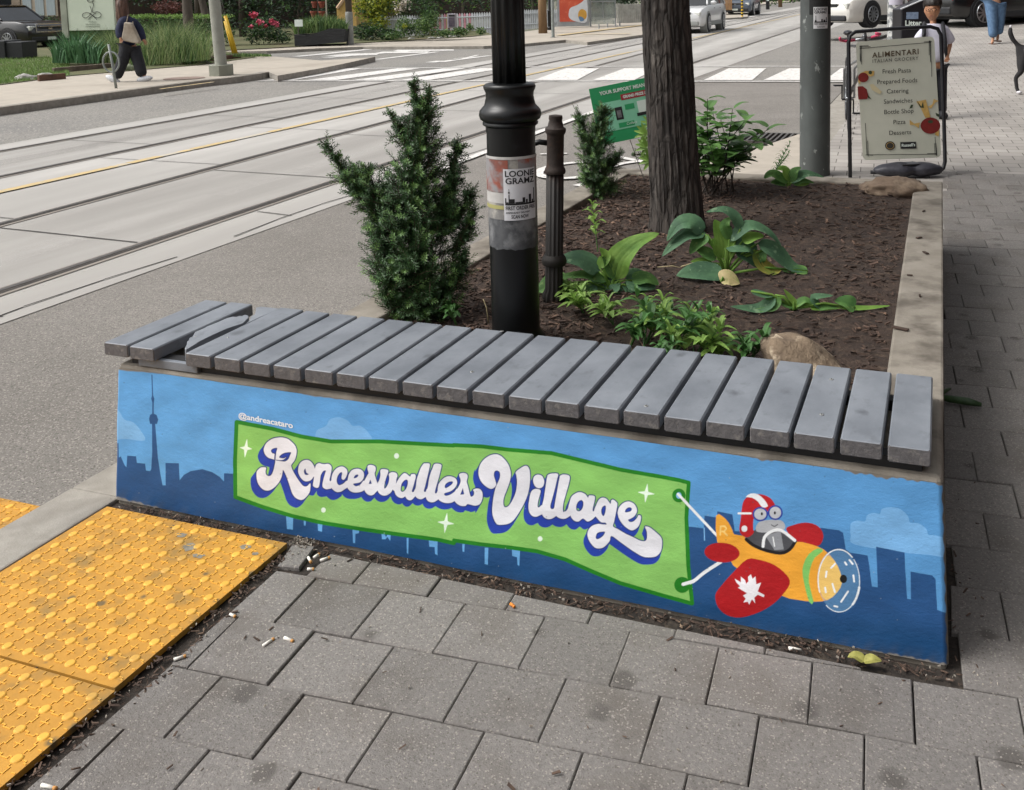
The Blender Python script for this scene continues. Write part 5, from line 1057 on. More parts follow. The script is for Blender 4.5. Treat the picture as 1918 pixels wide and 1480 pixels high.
g=thing('street_pole','dark grey painted steel pole with a black and white sticker near the menu board','pole',(b.x,b.y,gz(b.x,b.y)))
mb=MB(); mb.lathe([(kp*27.8,-.1),(kp*27.6,1.0),(kp*27.2,2),(kp*22,6)],n=40); mb.build('shaft',M_ground_pole,g,smooth=True,auto=60)
zp=lambda y:zat(y,b.x,b.y)-gz(b.x,b.y); fa2=math.atan2(CAM.y-b.y,CAM.x-b.x)
def pwrap(par,r,z0,z1,a0,a1,m,name,n=10):
    mb=MB(); vs=[]
    for i in range(n+1):
        a=a0+(a1-a0)*i/n; vs+=[(r*math.cos(a),r*math.sin(a),z0),(r*math.cos(a),r*math.sin(a),z1)]
    mb.add(vs,[(2*i,2*i+2,2*i+3,2*i+1) for i in range(n)]); return mb.build(name,m,par,smooth=True)
rp=kp*27.4
pwrap(g,rp+.002,zp(27),zp(-20),fa2-.4,fa2+1.3,M_ink,'tape')
st_=pwrap(g,rp+.004,zp(53),zp(13),fa2-.13,fa2+.86,mat('sticker_white','#dcdcde'),'sticker')
def ptext(s,x,y,h,w,a0,a1,z0,z1,r,par,m=M_ink):
    o=text_mesh(s,'lettering',1,m,par,(0,0,0),(1,0,0),(0,1,0),(0,0,1),bold=.02)
    xs=[v.co.x for v in o.data.vertices]; ys=[v.co.y for v in o.data.vertices]; xa,xb,ya,yb=min(xs),max(xs),min(ys),max(ys)
    for v in o.data.vertices:
        u=x+(v.co.x-xa)/(xb-xa)*w; q=y+(v.co.y-ya)/(yb-ya)*h; a=a0+(a1-a0)*u; v.co=Vector((r*math.cos(a),r*math.sin(a),z0+(z1-z0)*q))
A0,A1,Z0,Z1=fa2-.13,fa2+.86,zp(53),zp(13)
ptext('LOONIE',.06,.84,.12,.88,A0,A1,Z0,Z1,rp+.006,st_); ptext('GRAMZ',.06,.70,.12,.86,A0,A1,Z0,Z1,rp+.006,st_); ptext('FIRST ORDER FREE',.05,.18,.07,.9,A0,A1,Z0,Z1,rp+.006,st_); ptext('SCAN NOW',.25,.05,.06,.5,A0,A1,Z0,Z1,rp+.006,st_)
for x0,x1,y0,y1 in ((.06,.94,.28,.33),(.1,.2,.33,.40),(.5,.6,.33,.44),(.65,.78,.33,.41),(.84,.9,.33,.52),(.14,.17,.33,.6)):
    pwrap(st_,rp+.006,Z0+(Z1-Z0)*y0,Z0+(Z1-Z0)*y1,A0+(A1-A0)*x0,A0+(A1-A0)*x1,M_ink,'skyline_print',n=4)
# ---- menu board
bs_=gp(1594,333,0); dS=dep(bs_); kS=dS/FPX
mbd=thing('menu_board','free-standing grocery menu board in a black tube frame on the pavement','sign board',(0,0,0))
M_tube=mat('tube_black','#15151a','#1c1c22',.35,scale=9); M_board=mat('board_cream','#c3c4b6','#b9bbac',.5,scale=3); M_txt=mat('board_brown','#4a3b28','#54442f',.6,scale=9); M_tgrey=mat('board_grey','#5a5a54','#66665f',.6,scale=9)
M_tom=mat('board_red','#7d211d','#6c1a18',.6,scale=20); M_tan2=mat('board_tan','#c9a869','#b8944f',.6,scale=20); M_grn=mat('board_leaf','#39472f','#2e3b27',.6,scale=20)
def S4(x,y): return (1450+x/4.098,y/4.098)
def sp(x,y,dd=0): q=S4(x,y); return pd(q[0],q[1],dS+dd)
mb=MB(); mb.tube([sp(584,1362),sp(578,900),sp(571,330),sp(582,275),sp(625,245),sp(900,222),sp(1200,205),sp(1255,222),sp(1280,270),sp(1290,500),sp(1303,900),sp(1312,1240),sp(1300,1290),sp(1262,1325),sp(1200,1335,-.02),sp(740,1322,.03)],kS*3.6,12); mb.build('tube_frame',M_tube,mbd,smooth=True)
mb=MB(); mb.tube([sp(700,255),sp(702,320)],kS*2.4,8); mb.tube([sp(1150,250),sp(1150,290)],kS*2.4,8); mb.build('hanger',M_tube,mbd,smooth=True)
def rr_poly(cs,r,n=5):                             # rounded corners
    out=[]; k=len(cs)
    for i in range(k):
        p0,p,p1=Vector(cs[i-1]),Vector(cs[i]),Vector(cs[(i+1)%k]); a=p+(p0-p).normalized()*r; b=p+(p1-p).normalized()*r
        for t in range(n+1): u=t/n; out.append(tuple(a*(1-u)**2+p*2*u*(1-u)+b*u*u))
    return out
Po=sp(0,0); up=Vector((0,0,1))
RU=RM[0]; UU=-Vector(RM[1])                        # the board hangs square to the street view, a touch off level
def bpoly(pts,m,name,off=.0,th=.001,par=None):
    mb=MB(); vs=[sp(x,y,-.012-off) for x,y in pts]; mb.add(vs,[tuple(range(len(vs)-1,-1,-1))]); return mb.build(name,m,par or mbd)
mb=MB(); out=rr_poly([(625,322),(1228,278),(1284,1208),(682,1232)],42); fr=[sp(x,y,-.010) for x,y in out]; bk=[sp(x,y,.0) for x,y in out]; k=len(fr)
mb.add(fr+bk,[tuple(range(k-1,-1,-1)),tuple(range(k,2*k))]+[(i,(i+1)%k,k+(i+1)%k,k+i) for i in range(k)]); panel=mb.build('panel',M_board,mbd)
def btext(s,cx,cy,h,m=M_txt,bold=0,w=None,sl=-.05,par=None,sp_=1.0):
    ux=(sp(cx+100,cy+100*sl)-sp(cx,cy)).normalized(); uy=(sp(cx,cy)-sp(cx+2,cy+100)).normalized(); 
    o=text_mesh(s,'lettering',h/4.098*kS*1.42,m,panel,sp(cx,cy,-.0165),ux,uy,-Vector(RM[2]),align='CENTER',bold=bold,space=sp_)
    return o
btext('ALIMENTARI',933,412,40,M_txt,bold=.0012,sl=-.085,sp_=1.16); btext('ITALIAN GROCERY',930,460,25,M_tgrey,sl=-.07,bold=.0006,sp_=1.2)
for s,x,y in (('Fresh Pasta',940,546),('Prepared Foods',945,624),('Catering',947,700),('Sandwiches',952,777),('Bottle Shop',957,857),('Pizza',961,938),('Desserts',967,1019)): btext(s,x,y,34,mat('board_ink','#2c2b29'))
def bell(cx,cy,rx,ry,m,name,off=.0022,a0=0,n=20): return bpoly([(cx+rx*math.cos(-6.283*i/n),cy+ry*math.sin(6.283*i/n*-1)) for i in range(n)],m,name,off,par=panel)
def bl(pts,m,name,off=.0022): return bpoly(pts,m,name,off,par=panel)
bell(684,595,41,37,M_tom,'printed_tomato'); bl([(645,630),(645,600),(665,560),(700,545),(770,545),(765,580),(740,590),(700,560),(665,600),(660,650)],M_tan2,'printed_pasta',.0018)
bl([(640,664),(680,662),(710,685),(722,730),(715,760),(646,765)],M_tom,'printed_tomato'); bl([(715,720),(748,765),(720,750)],M_grn,'printed_leaf'); bell(738,557,14,14,M_grn,'printed_leaf',.0026)
bl([(732,650),(760,645),(828,705),(812,725),(750,690)],mat('board_sand','#c5b995'),'printed_pasta')
bell(1200,965,76,63,M_tom,'printed_pizza',.0026); bl([(1090,780),(1165,765),(1200,900),(1160,905),(1125,830)],M_tan2,'printed_pasta'); bl([(1040,920),(1075,950),(1120,940),(1110,985),(1075,960),(1042,960)],M_tan2,'printed_pasta')
bl([(1225,760),(1262,775),(1235,790),(1205,835),(1180,820),(1215,800)],M_tan2,'printed_pasta'); bl([(1240,1010),(1270,1000),(1262,1048),(1235,1035)],M_tan2,'printed_pasta'); bl([(1092,765),(1130,820),(1142,780),(1150,830),(1120,825)],M_grn,'printed_leaf',.003); bl([(1038,835),(1050,805),(1068,803),(1060,828)],M_grn,'printed_leaf'); bl([(1238,865),(1270,880),(1262,898),(1245,890)],M_grn,'printed_leaf')
bell(1200,935,20,12,M_grn,'printed_leaf',.003); bell(890,1119,39,34,mat('badge_dark','#33302a'),'round_badge'); bell(890,1119,30,26,M_tan2,'badge_ring',.0026); bell(890,1119,27,23,MATS['badge_dark'],'badge_ring',.003); bl([(968,1092),(1090,1088),(1092,1140),(970,1143)],M_ink,'dark_badge'); btext("Russell's",1030,1115,22,M_sw,bold=.0008)
def bline(x0,y0,x1,y1,w=4): 
    v=Vector((x1-x0,y1-y0)).normalized(); n=Vector((-v.y,v.x))*w/2; return [(x0+n.x,y0+n.y),(x1+n.x,y1+n.y),(x1-n.x,y1-n.y),(x0-n.x,y0-n.y)]
mb=MB()
for q in ((655,374,1205,325),(655,355,725,350),(655,362,740,358),(660,350,665,480),(668,350,672,495),(660,470,660,350),(1150,322,1210,318),(1190,312,1190,425),(1200,312,1205,470),(1195,312,1200,480),(1208,470,1210,590),(700,945,712,1190),(706,1050,714,1195),(718,1080,722,1200),(700,1190,760,1192),(715,1189,1250,1185),(1175,1180,1250,1178),(1235,1050,1245,1195),(1242,1100,1250,1195),(1230,1100,1236,1190)):
    mb.add([sp(x,y,-.0142) for x,y in bline(*q)],[(3,2,1,0)])
mb.build('printed_border',M_ink,panel)
# sandbag on the base bar
M_bag=mat('bag_nylon','#3a3a42','#2b2b32',.5,scale=30,bump=.6,bscale=14,bdist=.01)
sb=thing('sandbag','dark grey nylon sandbag slumped over the foot of the menu board','sandbag',(0,0,0)); bm=bmesh.new(); c=sp(1030,1302,-.03)
bmesh.ops.create_icosphere(bm,subdivisions=4,radius=1)
for v in bm.verts:
    x=v.co.x; n=v.co.copy(); k=1-.32*math.exp(-((x-.08)/.16)**2)+.09*mnoise.noise(n*2.5)+.04*mnoise.noise(n*7); v.co=c+FR_*(x*.268)+FF*(n.y*.10*k)+Vector((0,0,1))*(n.z*.062*k+.0)
me=bpy.data.meshes.new('bag'); bm.to_mesh(me); bm.free(); me.materials.append(M_bag); me.polygons.foreach_set('use_smooth',[True]*len(me.polygons)); link(bpy.data.objects.new('bag_body',me),sb)
mb=MB(); mb.box(c+Vector((0,0,.045)),(.16,.12,.012),Matrix.Rotation(HEAD+.2,3,'Z')); mb.build('handle_flap',M_tube,sb,bev=.004)
# bicycle parked behind the board, nose to the viewer
bk=thing('bicycle','bicycle with pink handlebar tape parked behind the menu board','bicycle',(0,0,0)); d0=dS+.62
M_pink=mat('pink_tape','#d0476a','#b83a5c',.5,scale=40); M_al=mat('aluminium','#8f9296','#a5a8ab',.3,metal=.8,scale=20); M_tyre=mat('tyre','#17171a','#202023',.8,scale=60)
q=lambda x,y,dd=0:pd(*S4(x,y),d0+dd)
mb=MB(); mb.tube([q(505,292,-.12),q(508,310,-.08),q(545,318,-.02),q(620,308)],kS*2.7,8); mb.build('bar_tape',M_pink,bk,smooth=True); mb=MB(); mb.tube([q(745,288),q(800,270,-.02),q(814,262,-.08),q(780,256,-.1)],kS*2.7,8); mb.build('bar_tape',M_pink,bk,smooth=True)
mb=MB(); mb.tube([q(615,308),q(690,295),q(750,286)],kS*2,8); mb.tube([q(700,290),q(712,345,.03)],kS*3.6,8); mb.tube([q(685,275,-.05),q(720,300)],kS*3,8); mb.build('handlebar',M_al,bk,smooth=True)
ax=gp(1590,246,0); dax=dep(ax); R=.34; fwd=(FF*.97+FR_*.24).normalized(); hub=Vector((ax.x,ax.y,ax.z+R))
def wheel_ring(name,hub,par):
    mb=MB(); P=[hub+fwd*R*math.cos(a)+Vector((0,0,R*math.sin(a))) for a in np.linspace(0,2*math.pi,33)]; mb.tube(P,.014,8,cap=False); w=mb.build('wheel',M_tyre,par,smooth=True)
    mb=MB(); P=[hub+fwd*(R-.02)*math.cos(a)+Vector((0,0,(R-.02)*math.sin(a))) for a in np.linspace(0,2*math.pi,33)]; mb.tube(P,.007,6,cap=False); s=fwd.cross(Vector((0,0,1)))
    for a in np.linspace(0,2*math.pi,17)[:-1]: mb.tube([hub+s*.02*(1 if int(a*9)%2 else -1),hub+fwd*(R-.02)*math.cos(a)+Vector((0,0,(R-.02)*math.sin(a)))],.0012,4)
    mb.tube([hub-s*.04,hub+s*.04],.012,8); mb.build('rim',M_al,w,smooth=True)
wheel_ring('front',hub,bk); hub2=hub+fwd*1.0; hub2.z+=.006; wheel_ring('rear',hub2,bk); s=fwd.cross(Vector((0,0,1)))
hd=q(706,330,.02); mb=MB()
for sg in(-1,1): mb.tube([hd+Vector((0,0,-.1)),hub+s*.05*sg+Vector((0,0,.3)),hub+s*.05*sg],.011,8)
mb.build('fork',M_al,bk,smooth=True); mb=MB(); bb=hub+fwd*.56+Vector((0,0,-.07)); st=hub+fwd*.66+Vector((0,0,.5))
mb.tube([hd,hd+Vector((0,0,-.16))],.018,8); mb.tube([hd+Vector((0,0,-.03)),st],.014,8); mb.tube([hd+Vector((0,0,-.14)),bb],.016,8); mb.tube([st,bb],.014,8); mb.tube([bb,hub2],.01,8); mb.tube([st,hub2],.008,8); mb.build('frame',M_tube,bk,smooth=True)
mb=MB(); mb.tube([st,st+Vector((0,0,.12))],.012,8); mb.ell(st+Vector((0,0,.14)),(.05,.13,.03),rot=Matrix.Rotation(math.atan2(fwd.y,fwd.x)-math.pi/2,3,'Z')); mb.build('saddle',M_tube,bk,smooth=True)
mb=MB(); mb.tube([bb-s*.06,bb+s*.06],.012,6)
for sg in(-1,1): mb.box(bb+s*.10*sg+Vector((0,0,-.15*sg)),(.09,.06,.015),Matrix.Rotation(HEAD,3,'Z')); mb.tube([bb+s*.06*sg,bb+s*.06*sg+Vector((0,0,-.15*sg))],.008,6)
mb.build('crank_and_pedals',M_tyre,bk)
# poster covered pole and litter bin farther along
b=gp2(1677,118,0); kq=mpp(b); g=thing('poster_pole','silvery pole covered in torn poster scraps behind the menu board','pole',(b.x,b.y,b.z)); mb=MB(); mb.lathe([(kq*15.5,-.1),(kq*15.5,5)],n=28)
mb.build('shaft',mat('poster_scraps','#8d8f90','#5a5d5f',.6,scale=9,c3='#b9b9b6',s3=14,t3=(.5,.54),bump=.5,bscale=30),g,smooth=True,auto=60)
zq=lambda y:zat(y,b.x,b.y)-b.z; fq=math.atan2(CAM.y-b.y,CAM.x-b.x)
pwrap(g,kq*16,zq(9),zq(-30),fq-.9,fq+.8,mat('pale_poster','#b4b0bd'),'poster'); 
bn=gp2(1718,128,0); db=dep(bn); kb=db/FPX
g=thing('litter_bin','black municipal litter bin with a slanted top behind the boy','litter bin',(0,0,0)); mb=MB(); h=(128-18)*kb; P=[(0,0),(62*kb,0),(62*kb,h+26*kb),(0,h)]
mb.prism(P,pfl(1687,128,db),FR_,(0,0,1),FF,.5); mb.build('body',M_tube,g,bev=.02)
mb=MB(); mb.tube([pfl(1687,17,db-.01),pfl(1749,-9,db-.01)],.012,6); mb.build('edge_trim',mat('trim_white','#c9ccd0'),g)
mb=MB(); fbox(mb,db-.012,1698,1720,23,36,.01); mb.build('notice',mat('notice_blue','#8294ac','#6a7a92',.5,scale=30),g)
text_mesh('Litter','lettering',.125,M_sw,g,pfl(1695,44,db-.012),FR_,(0,0,1),-FF,bold=.004)
# ================================================================ PEOPLE
def skin(name,J,E,m,parent,sub=2,root=None,smooth=True):
    """J: name -> (x px, y px, depth offset m, radius px) at depth D; one continuous surface grown along the edges E"""
    names=list(J); me=bpy.data.meshes.new(name); me.from_pydata([tuple(J[n][0]) for n in names],[(names.index(a),names.index(b)) for a,b in E],[]); me.materials.append(m)
    o=link(bpy.data.objects.new(name,me),parent); s=o.modifiers.new('skin','SKIN'); s.use_smooth_shade=True; s.use_x_symmetry=False; s.branch_smoothing=.4
    d=me.skin_vertices[0].data
    for i,n in enumerate(names): r=J[n][1]; d[i].radius=(r,r) if not hasattr(r,'__len__') else r; d[i].use_root=(n==(root or names[0]))
    q=o.modifiers.new('sub','SUBSURF'); q.levels=q.render_levels=sub; return o
def Jp(D,spec): k=D/FPX; return {n:(pd(x,y,D+dd),(r*k if not hasattr(r,'__len__') else (r[0]*k,r[1]*k))) for n,(x,y,dd,r) in spec.items()}
def fingers(J,E,wrist,D,x,y,dx,dy,k,dd=0):
    """palm and five bent fingers from the wrist, dx,dy the way the hand points in pixels"""
    L=math.hypot(dx,dy); ux,uy=dx/L,dy/L; vx,vy=-uy,ux
    J['palm'+wrist]=(pd(x+ux*L*.35,y+uy*L*.35,D+dd),k*L*.20); E.append((wrist,'palm'+wrist))
    for i,(o,l) in enumerate(((-.32,.40),(-.1,.52),(.12,.55),(.32,.48))):
        a=f'f{i}'+wrist; J[a]=(pd(x+ux*L*.62+vx*L*o*.8,y+uy*L*.62+vy*L*o*.8,D+dd-.004),k*L*.075); J[a+'t']=(pd(x+ux*L*(.6+l)+vx*L*o,y+uy*L*(.6+l)+vy*L*o,D+dd-.02),k*L*.06); E+=[('palm'+wrist,a),(a,a+'t')]
    a='th'+wrist; J[a]=(pd(x+ux*L*.42-vx*L*.42,y+uy*L*.42-vy*L*.42,D+dd-.015),k*L*.08); J[a+'t']=(pd(x+ux*L*.68-vx*L*.5,y+uy*L*.68-vy*L*.5,D+dd-.03),k*L*.06); E+=[('palm'+wrist,a),(a,a+'t')]
M_skin=mat('skin_light','#b88a6c','#a97a5e',.5,scale=20); M_skin2=mat('skin_child','#b58463','#a5765a',.5,scale=20)
M_tee=mat('white_tee','#c9c8d4','#bdbccb',.8,scale=20,bump=.3,bscale=12,bdist=.01); M_navy=mat('navy_knit','#1d2440','#161b32',.85,scale=20,bump=.4,bscale=14,bdist=.01); M_trou=mat('black_trousers','#16171d','#1f2027',.85,scale=20,bump=.4,bscale=10,bdist=.01); M_jean=mat('blue_denim','#5f7d9e','#4a6686',.8,scale=14,bump=.4,bscale=12,bdist=.01); M_hair=mat('brown_hair','#5e4030','#3d291f',.6,scale=40,stretch=(1,1,.1)); M_hairb=mat('black_hair','#17120f','#241b16',.5,scale=40); M_shoe=mat('white_shoe','#d5d7da','#b9bcc2',.6,scale=40); M_strap=mat('black_webbing','#17181c','#202127',.8,scale=40)
# boy behind the menu board
pf=gp2(1762,221,0); D=dep(pf); k=D/FPX
boy=thing('person','boy with glasses, white tee shirt and black backpack standing behind the menu board','person',(0,0,0))
J=Jp(D,{'pelvis':(1752,118,0,9),'belly':(1750,98,0,9),'chest':(1749,68,0,10),'neck0':(1748,48,0,6),'neck':(1747.5,36,.01,6),'skull':(1747,20,.02,6),
 'shL':(1730,57,0,5),'elL':(1720,82,-.03,4.5),'wrL':(1722,104,-.08,3.3),'shR':(1769,57,0,5),'elR':(1780,82,.02,4.5),'wrR':(1775,104,-.06,3.4),
 'hipL':(1745,126,0,9),'knL':(1744,168,-.03,6),'anL':(1744,208,0,4),'toL':(1741,217,-.08,4),'hipR':(1762,126,0,9),'knR':(1764,168,-.02,6),'anR':(1765,208,0,4),'toR':(1764,217,-.09,4)})
E=[('pelvis','belly'),('belly','chest'),('chest','neck0'),('neck0','neck'),('neck','skull'),('chest','shL'),('shL','elL'),('elL','wrL'),('chest','shR'),('shR','elR'),('elR','wrR'),('pelvis','hipL'),('hipL','knL'),('knL','anL'),('anL','toL'),('pelvis','hipR'),('hipR','knR'),('knR','anR'),('anR','toR')]
fingers(J,E,'wrR',D,1775,104,-3,12,k,-.06); fingers(J,E,'wrL',D,1722,104,3,12,k,-.08)
def with_head(o,cx,cy,rx,ry,rz,D,turn):
    """grow a shaped head onto the skinned body and fuse both into one surface"""
    dgp=bpy.context.evaluated_depsgraph_get(); me=bpy.data.meshes.new_from_object(o.evaluated_get(dgp)); bm=bmesh.new(); bm.from_mesh(me); k=D/FPX; c=pd(cx,cy,D)
    g=bmesh.ops.create_icosphere(bm,subdivisions=4,radius=1); R=Matrix.Rotation(turn,3,'Z')
    for v in g['verts']:
        n=v.co.copy(); z=n.z; t=max(0,-z); x=n.x*(1-.34*t**1.4); y=n.y*(1-.18*t)
        f=max(0,-n.y); x0=n.x
        y-=.13*math.exp(-((x0/.13)**2+((z+.05)/.16)**2))*(f>.3)+.05*math.exp(-((x0/.2)**2+((z+.42)/.08)**2))*(f>.3)-.06*(math.exp(-(((abs(x0)-.34)/.16)**2+((z-.12)/.13)**2)))*(f>.3)
        x+=math.copysign(.10*math.exp(-((n.y-.05)/.16)**2-((z+.02)/.2)**2),x0) if abs(x0)>.8 else 0
        q=R@Vector((x*rx*k,y*ry*k,z*rz*k)); v.co=c+FR_*q.x+FF*q.y+Vector((0,0,q.z))
    bm.to_mesh(me); bm.free(); me.materials.clear(); me.materials.append(M_skin2); nm=o.name; par=o.parent; bpy.data.objects.remove(o); n_=link(bpy.data.objects.new(nm,me),par); m_=n_.modifiers.new('fuse','REMESH'); m_.mode='VOXEL'; m_.voxel_size=.006; m_.use_smooth_shade=True; return n_
bpy.context.view_layer.update()
with_head(skin('body',J,E,M_skin2,boy),1746,20,13.5,16,20,D,-.15)
J=Jp(D,{'hem':(1751,122,0,19),'b1':(1750,96,0,20),'b2':(1749,66,0,19),'col':(1748,45,0,11),'sL':(1731,54,0,12),'cL':(1718,82,-.02,11),'sR':(1768,54,0,12),'cR':(1782,83,.02,11)})
skin('tee_shirt',J,[('hem','b1'),('b1','b2'),('b2','col'),('b2','sL'),('sL','cL'),('b2','sR'),('sR','cR')],M_tee,boy)
J=Jp(D,{'w':(1752,110,0,19),'hL':(1744,132,0,13),'kL':(1744,168,-.03,10),'aL':(1744,214,0,8.5),'hR':(1762,132,0,13),'kR':(1764,168,-.02,10),'aR':(1765,214,0,8.5)})
skin('trousers',J,[('w','hL'),('hL','kL'),('kL','aL'),('w','hR'),('hR','kR'),('kR','aR')],M_trou,boy)
for x in (1742,1764):
    mb=MB(); c=pd(x,216,D-.06); mb.ell(c,(.055,.12,.05),rot=Matrix.Rotation(HEAD,3,'Z')); mb.build('shoe',M_strap,boy,smooth=True)
def hairball(name,cx,cy,rx,ry,rz,D,dd,m,par,cut=None,seed=1,jit=.12):
    bm=bmesh.new(); bmesh.ops.create_icosphere(bm,subdivisions=4,radius=1); k=D/FPX; c=pd(cx,cy,D+dd)
    for v in bm.verts:
        n=v.co.copy(); q=1+jit*mnoise.noise(Vector((n.x*6,n.y*6,n.z*1.3+seed))); 
        if cut and n.y<-.1 and n.z<cut: q*=.55
        v.co=c+FR_*(n.x*rx*k*q)+FF*(n.y*ry*k*q)+Vector((0,0,n.z*rz*k*q))
    me=bpy.data.meshes.new(name); bm.to_mesh(me); bm.free(); me.materials.append(m); me.polygons.foreach_set('use_smooth',[True]*len(me.polygons)); return link(bpy.data.objects.new(name,me),par)
hairball('hair',1747,8,16.5,19,18.5,D,.005,M_hairb,boy,cut=-.22,seed=2)
mb=MB()
for x in (1738.5,1749.5):
    P=[pd(x+4.4*math.cos(a),18+3.1*math.sin(a),D-.094) for a in np.linspace(0,6.283,17)]; mb.tube(P,.0028,5,cap=False)
mb.tube([pd(1742.7,17.5,D-.096),pd(1745.3,17.5,D-.096)],.0026,5); mb.tube([pd(1753.9,17.5,D-.094),pd(1759,17,D-.01)],.0024,5); mb.build('glasses',M_ink,boy,smooth=True)
mb=MB()
for x in (1739,1749): mb.ell(pd(x,18.2,D-.078),(.010,.008,.006),8,6)
mb.build('eyes',M_ink,boy,smooth=True)
mb=MB(); mb.ell(pd(1744,30,D-.078),(.017,.008,.004),8,6); mb.build('mouth',mat('lips','#8f4f47','#84463f'),boy,smooth=True)
mb=MB(); 
for x0,x1 in ((1731,1730),(1766,1772)): mb.tube([pd(x0,43,D+.03),pd(x0,48,D-.085),pd(x0+(x1-x0)*.6,70,D-.118),pd(x1,100,D-.09),pd(x1+1,108,D+.03)],[.018,.021,.021,.018,.014],8)
mb.build('backpack_straps',M_strap,boy,smooth=True); mb=MB(); fbox(mb,D+.11,1732,1768,44,104,.16); mb.build('backpack',M_strap,boy,bev=.05)
# woman in blue jeans walking away on the far pavement
pf=gp2(1866,82,0); D=dep(pf); k=D/FPX; j=D/FPX
wj=thing('person','woman in cropped blue jeans and sandals, cut off at the waist by the top edge','person',(0,0,0))
J=Jp(D,{'pelvis':(1865,2,0,7),'belly':(1865,-14,0,7),'chest':(1865,-36,0,10),'neck0':(1865,-52,0,4),'neck':(1865,-57,0,4),'skull':(1865,-72,0,(7.5,8)),'shL':(1850,-47,0,5),'elL':(1846,-26,0,3.5),'wrL':(1850,-8,-.1,2.5),'shR':(1880,-47,0,5),'elR':(1884,-26,0,3.5),'wrR':(1878,-8,-.1,2.5),
 'hipL':(1858,8,0,6),'knL':(1858,42,-.03,4),'anL':(1860,72,0,2.6),'toL':(1858,82,-.10,2.6),'hipR':(1872,8,0,6),'knR':(1873,38,.05,4),'anR':(1869,66,.1,2.6),'toR':(1868,75,.0,2.6)})
E=[('pelvis','belly'),('belly','chest'),('chest','neck0'),('neck0','neck'),('neck','skull'),('chest','shL'),('shL','elL'),('elL','wrL'),('chest','shR'),('shR','elR'),('elR','wrR'),('pelvis','hipL'),('hipL','knL'),('knL','anL'),('anL','toL'),('pelvis','hipR'),('hipR','knR'),('knR','anR'),('anR','toR')]
fingers(J,E,'wrL',D,1850,-8,4,6,k,-.1); fingers(J,E,'wrR',D,1878,-8,-4,6,k,-.1); skin('body',J,E,M_skin,wj)
J=Jp(D,{'w':(1865,-10,0,17),'hL':(1857,12,0,13),'kL':(1859,42,-.02,9.5),'aL':(1860.5,72,0,8.8),'hR':(1873,12,0,13),'kR':(1873,38,.05,9.5),'aR':(1870,66,.1,8.6)})
skin('jeans',J,[('w','hL'),('hL','kL'),('kL','aL'),('w','hR'),('hR','kR'),('kR','aR')],M_jean,wj)
J=Jp(D,{'h':(1865,0,0,17),'b':(1865,-30,0,15),'c':(1865,-50,0,9),'sL':(1850,-46,0,8),'sR':(1880,-46,0,8)}); skin('top',J,[('h','b'),('b','c'),('b','sL'),('b','sR')],M_tee,wj)
hairball('hair',1865,-70,10,10,13,D,.02,M_hair,wj,cut=.1)
mb=MB(); mb.box(pd(1859,83,D-.05),(.09,.26,.03),Matrix.Rotation(HEAD,3,'Z')); mb.build('sandal',MATS['brown_hair'],wj,bev=.01); mb=MB(); mb.box(pd(1868.5,77,D+.05),(.09,.24,.03),Matrix.Rotation(HEAD,3,'Z')); mb.build('sandal',MATS['brown_hair'],wj,bev=.01)
# woman with a shoulder bag on the far side
pf=gp(240,153,HS); D=dep(pf); k=D/FPX
wa=thing('person','woman with long brown hair, navy top and beige shoulder bag striding past the ring stand','person',(0,0,0))
J=Jp(D,{'pelvis':(243,80,0,7),'belly':(241,66,0,7),'chest':(238,44,0,8),'neck0':(234,30,0,5),'neck':(233,24,0,4.5),'skull':(231,9,0,(8,9)),'chin':(229,15,-.06,5),'shL':(226,38,-.1,6),'elL':(223,56,-.12,4),'wrL':(226,72,-.16,3),'shR':(250,38,.1,6),'elR':(262,57,.12,4),'wrR':(269,76,.08,3),
 'hipL':(236,86,-.05,8.5),'knL':(228,118,-.04,6),'anL':(216,143,.0,3.6),'toL':(211,152,-.02,3.4),'hipR':(249,86,.05,8.5),'knR':(259,112,.02,6),'anR':(266,140,.0,3.6),'toR':(275,146,.02,3.4)})
E=[('pelvis','belly'),('belly','chest'),('chest','neck0'),('neck0','neck'),('neck','chin'),('chin','skull'),('chest','shL'),('shL','elL'),('elL','wrL'),('chest','shR'),('shR','elR'),('elR','wrR'),('pelvis','hipL'),('hipL','knL'),('knL','anL'),('anL','toL'),('pelvis','hipR'),('hipR','knR'),('knR','anR'),('anR','toR')]
fingers(J,E,'wrR',D,269,76,5,7,k,.08); fingers(J,E,'wrL',D,226,72,1,8,k,-.16); skin('body',J,E,M_skin,wa)
J=Jp(D,{'h':(243,92,0,15),'b':(240,62,0,16),'c':(238,42,0,15),'n':(234,30,0,9),'sL':(227,41,-.1,10),'eL':(223,56,-.12,8.5),'wL':(226,73,-.15,6.5),'sR':(250,41,.08,10),'eR':(262,57,.12,8.5),'wR':(269,77,.09,6.5)})
skin('knit_top',J,[('h','b'),('b','c'),('c','n'),('c','sL'),('sL','eL'),('eL','wL'),('c','sR'),('sR','eR'),('eR','wR')],M_navy,wa)
J=Jp(D,{'w':(243,72,0,16),'hL':(236,92,-.05,13),'kL':(229,118,-.04,11),'aL':(217,148,0,10),'hR':(251,92,.05,13),'kR':(259,114,.02,11.5),'aR':(267,145,0,10.5)})
skin('trousers',J,[('w','hL'),('hL','kL'),('kL','aL'),('w','hR'),('hR','kR'),('kR','aR')],M_trou,wa)
hairball('hair',229,24,11.5,9,31,D,-.02,M_hair,wa,seed=5,jit=.25)
for x,y,rx in ((212,149,-.5),(271,148,.15)): mb=MB(); mb.ell(pd(x,y,D),(.15,.055,.055),rot=Matrix.Rotation(HEAD,3,'Z')@Matrix.Rotation(-rx,3,'Y')); mb.build('shoe',M_shoe,wa,smooth=True)
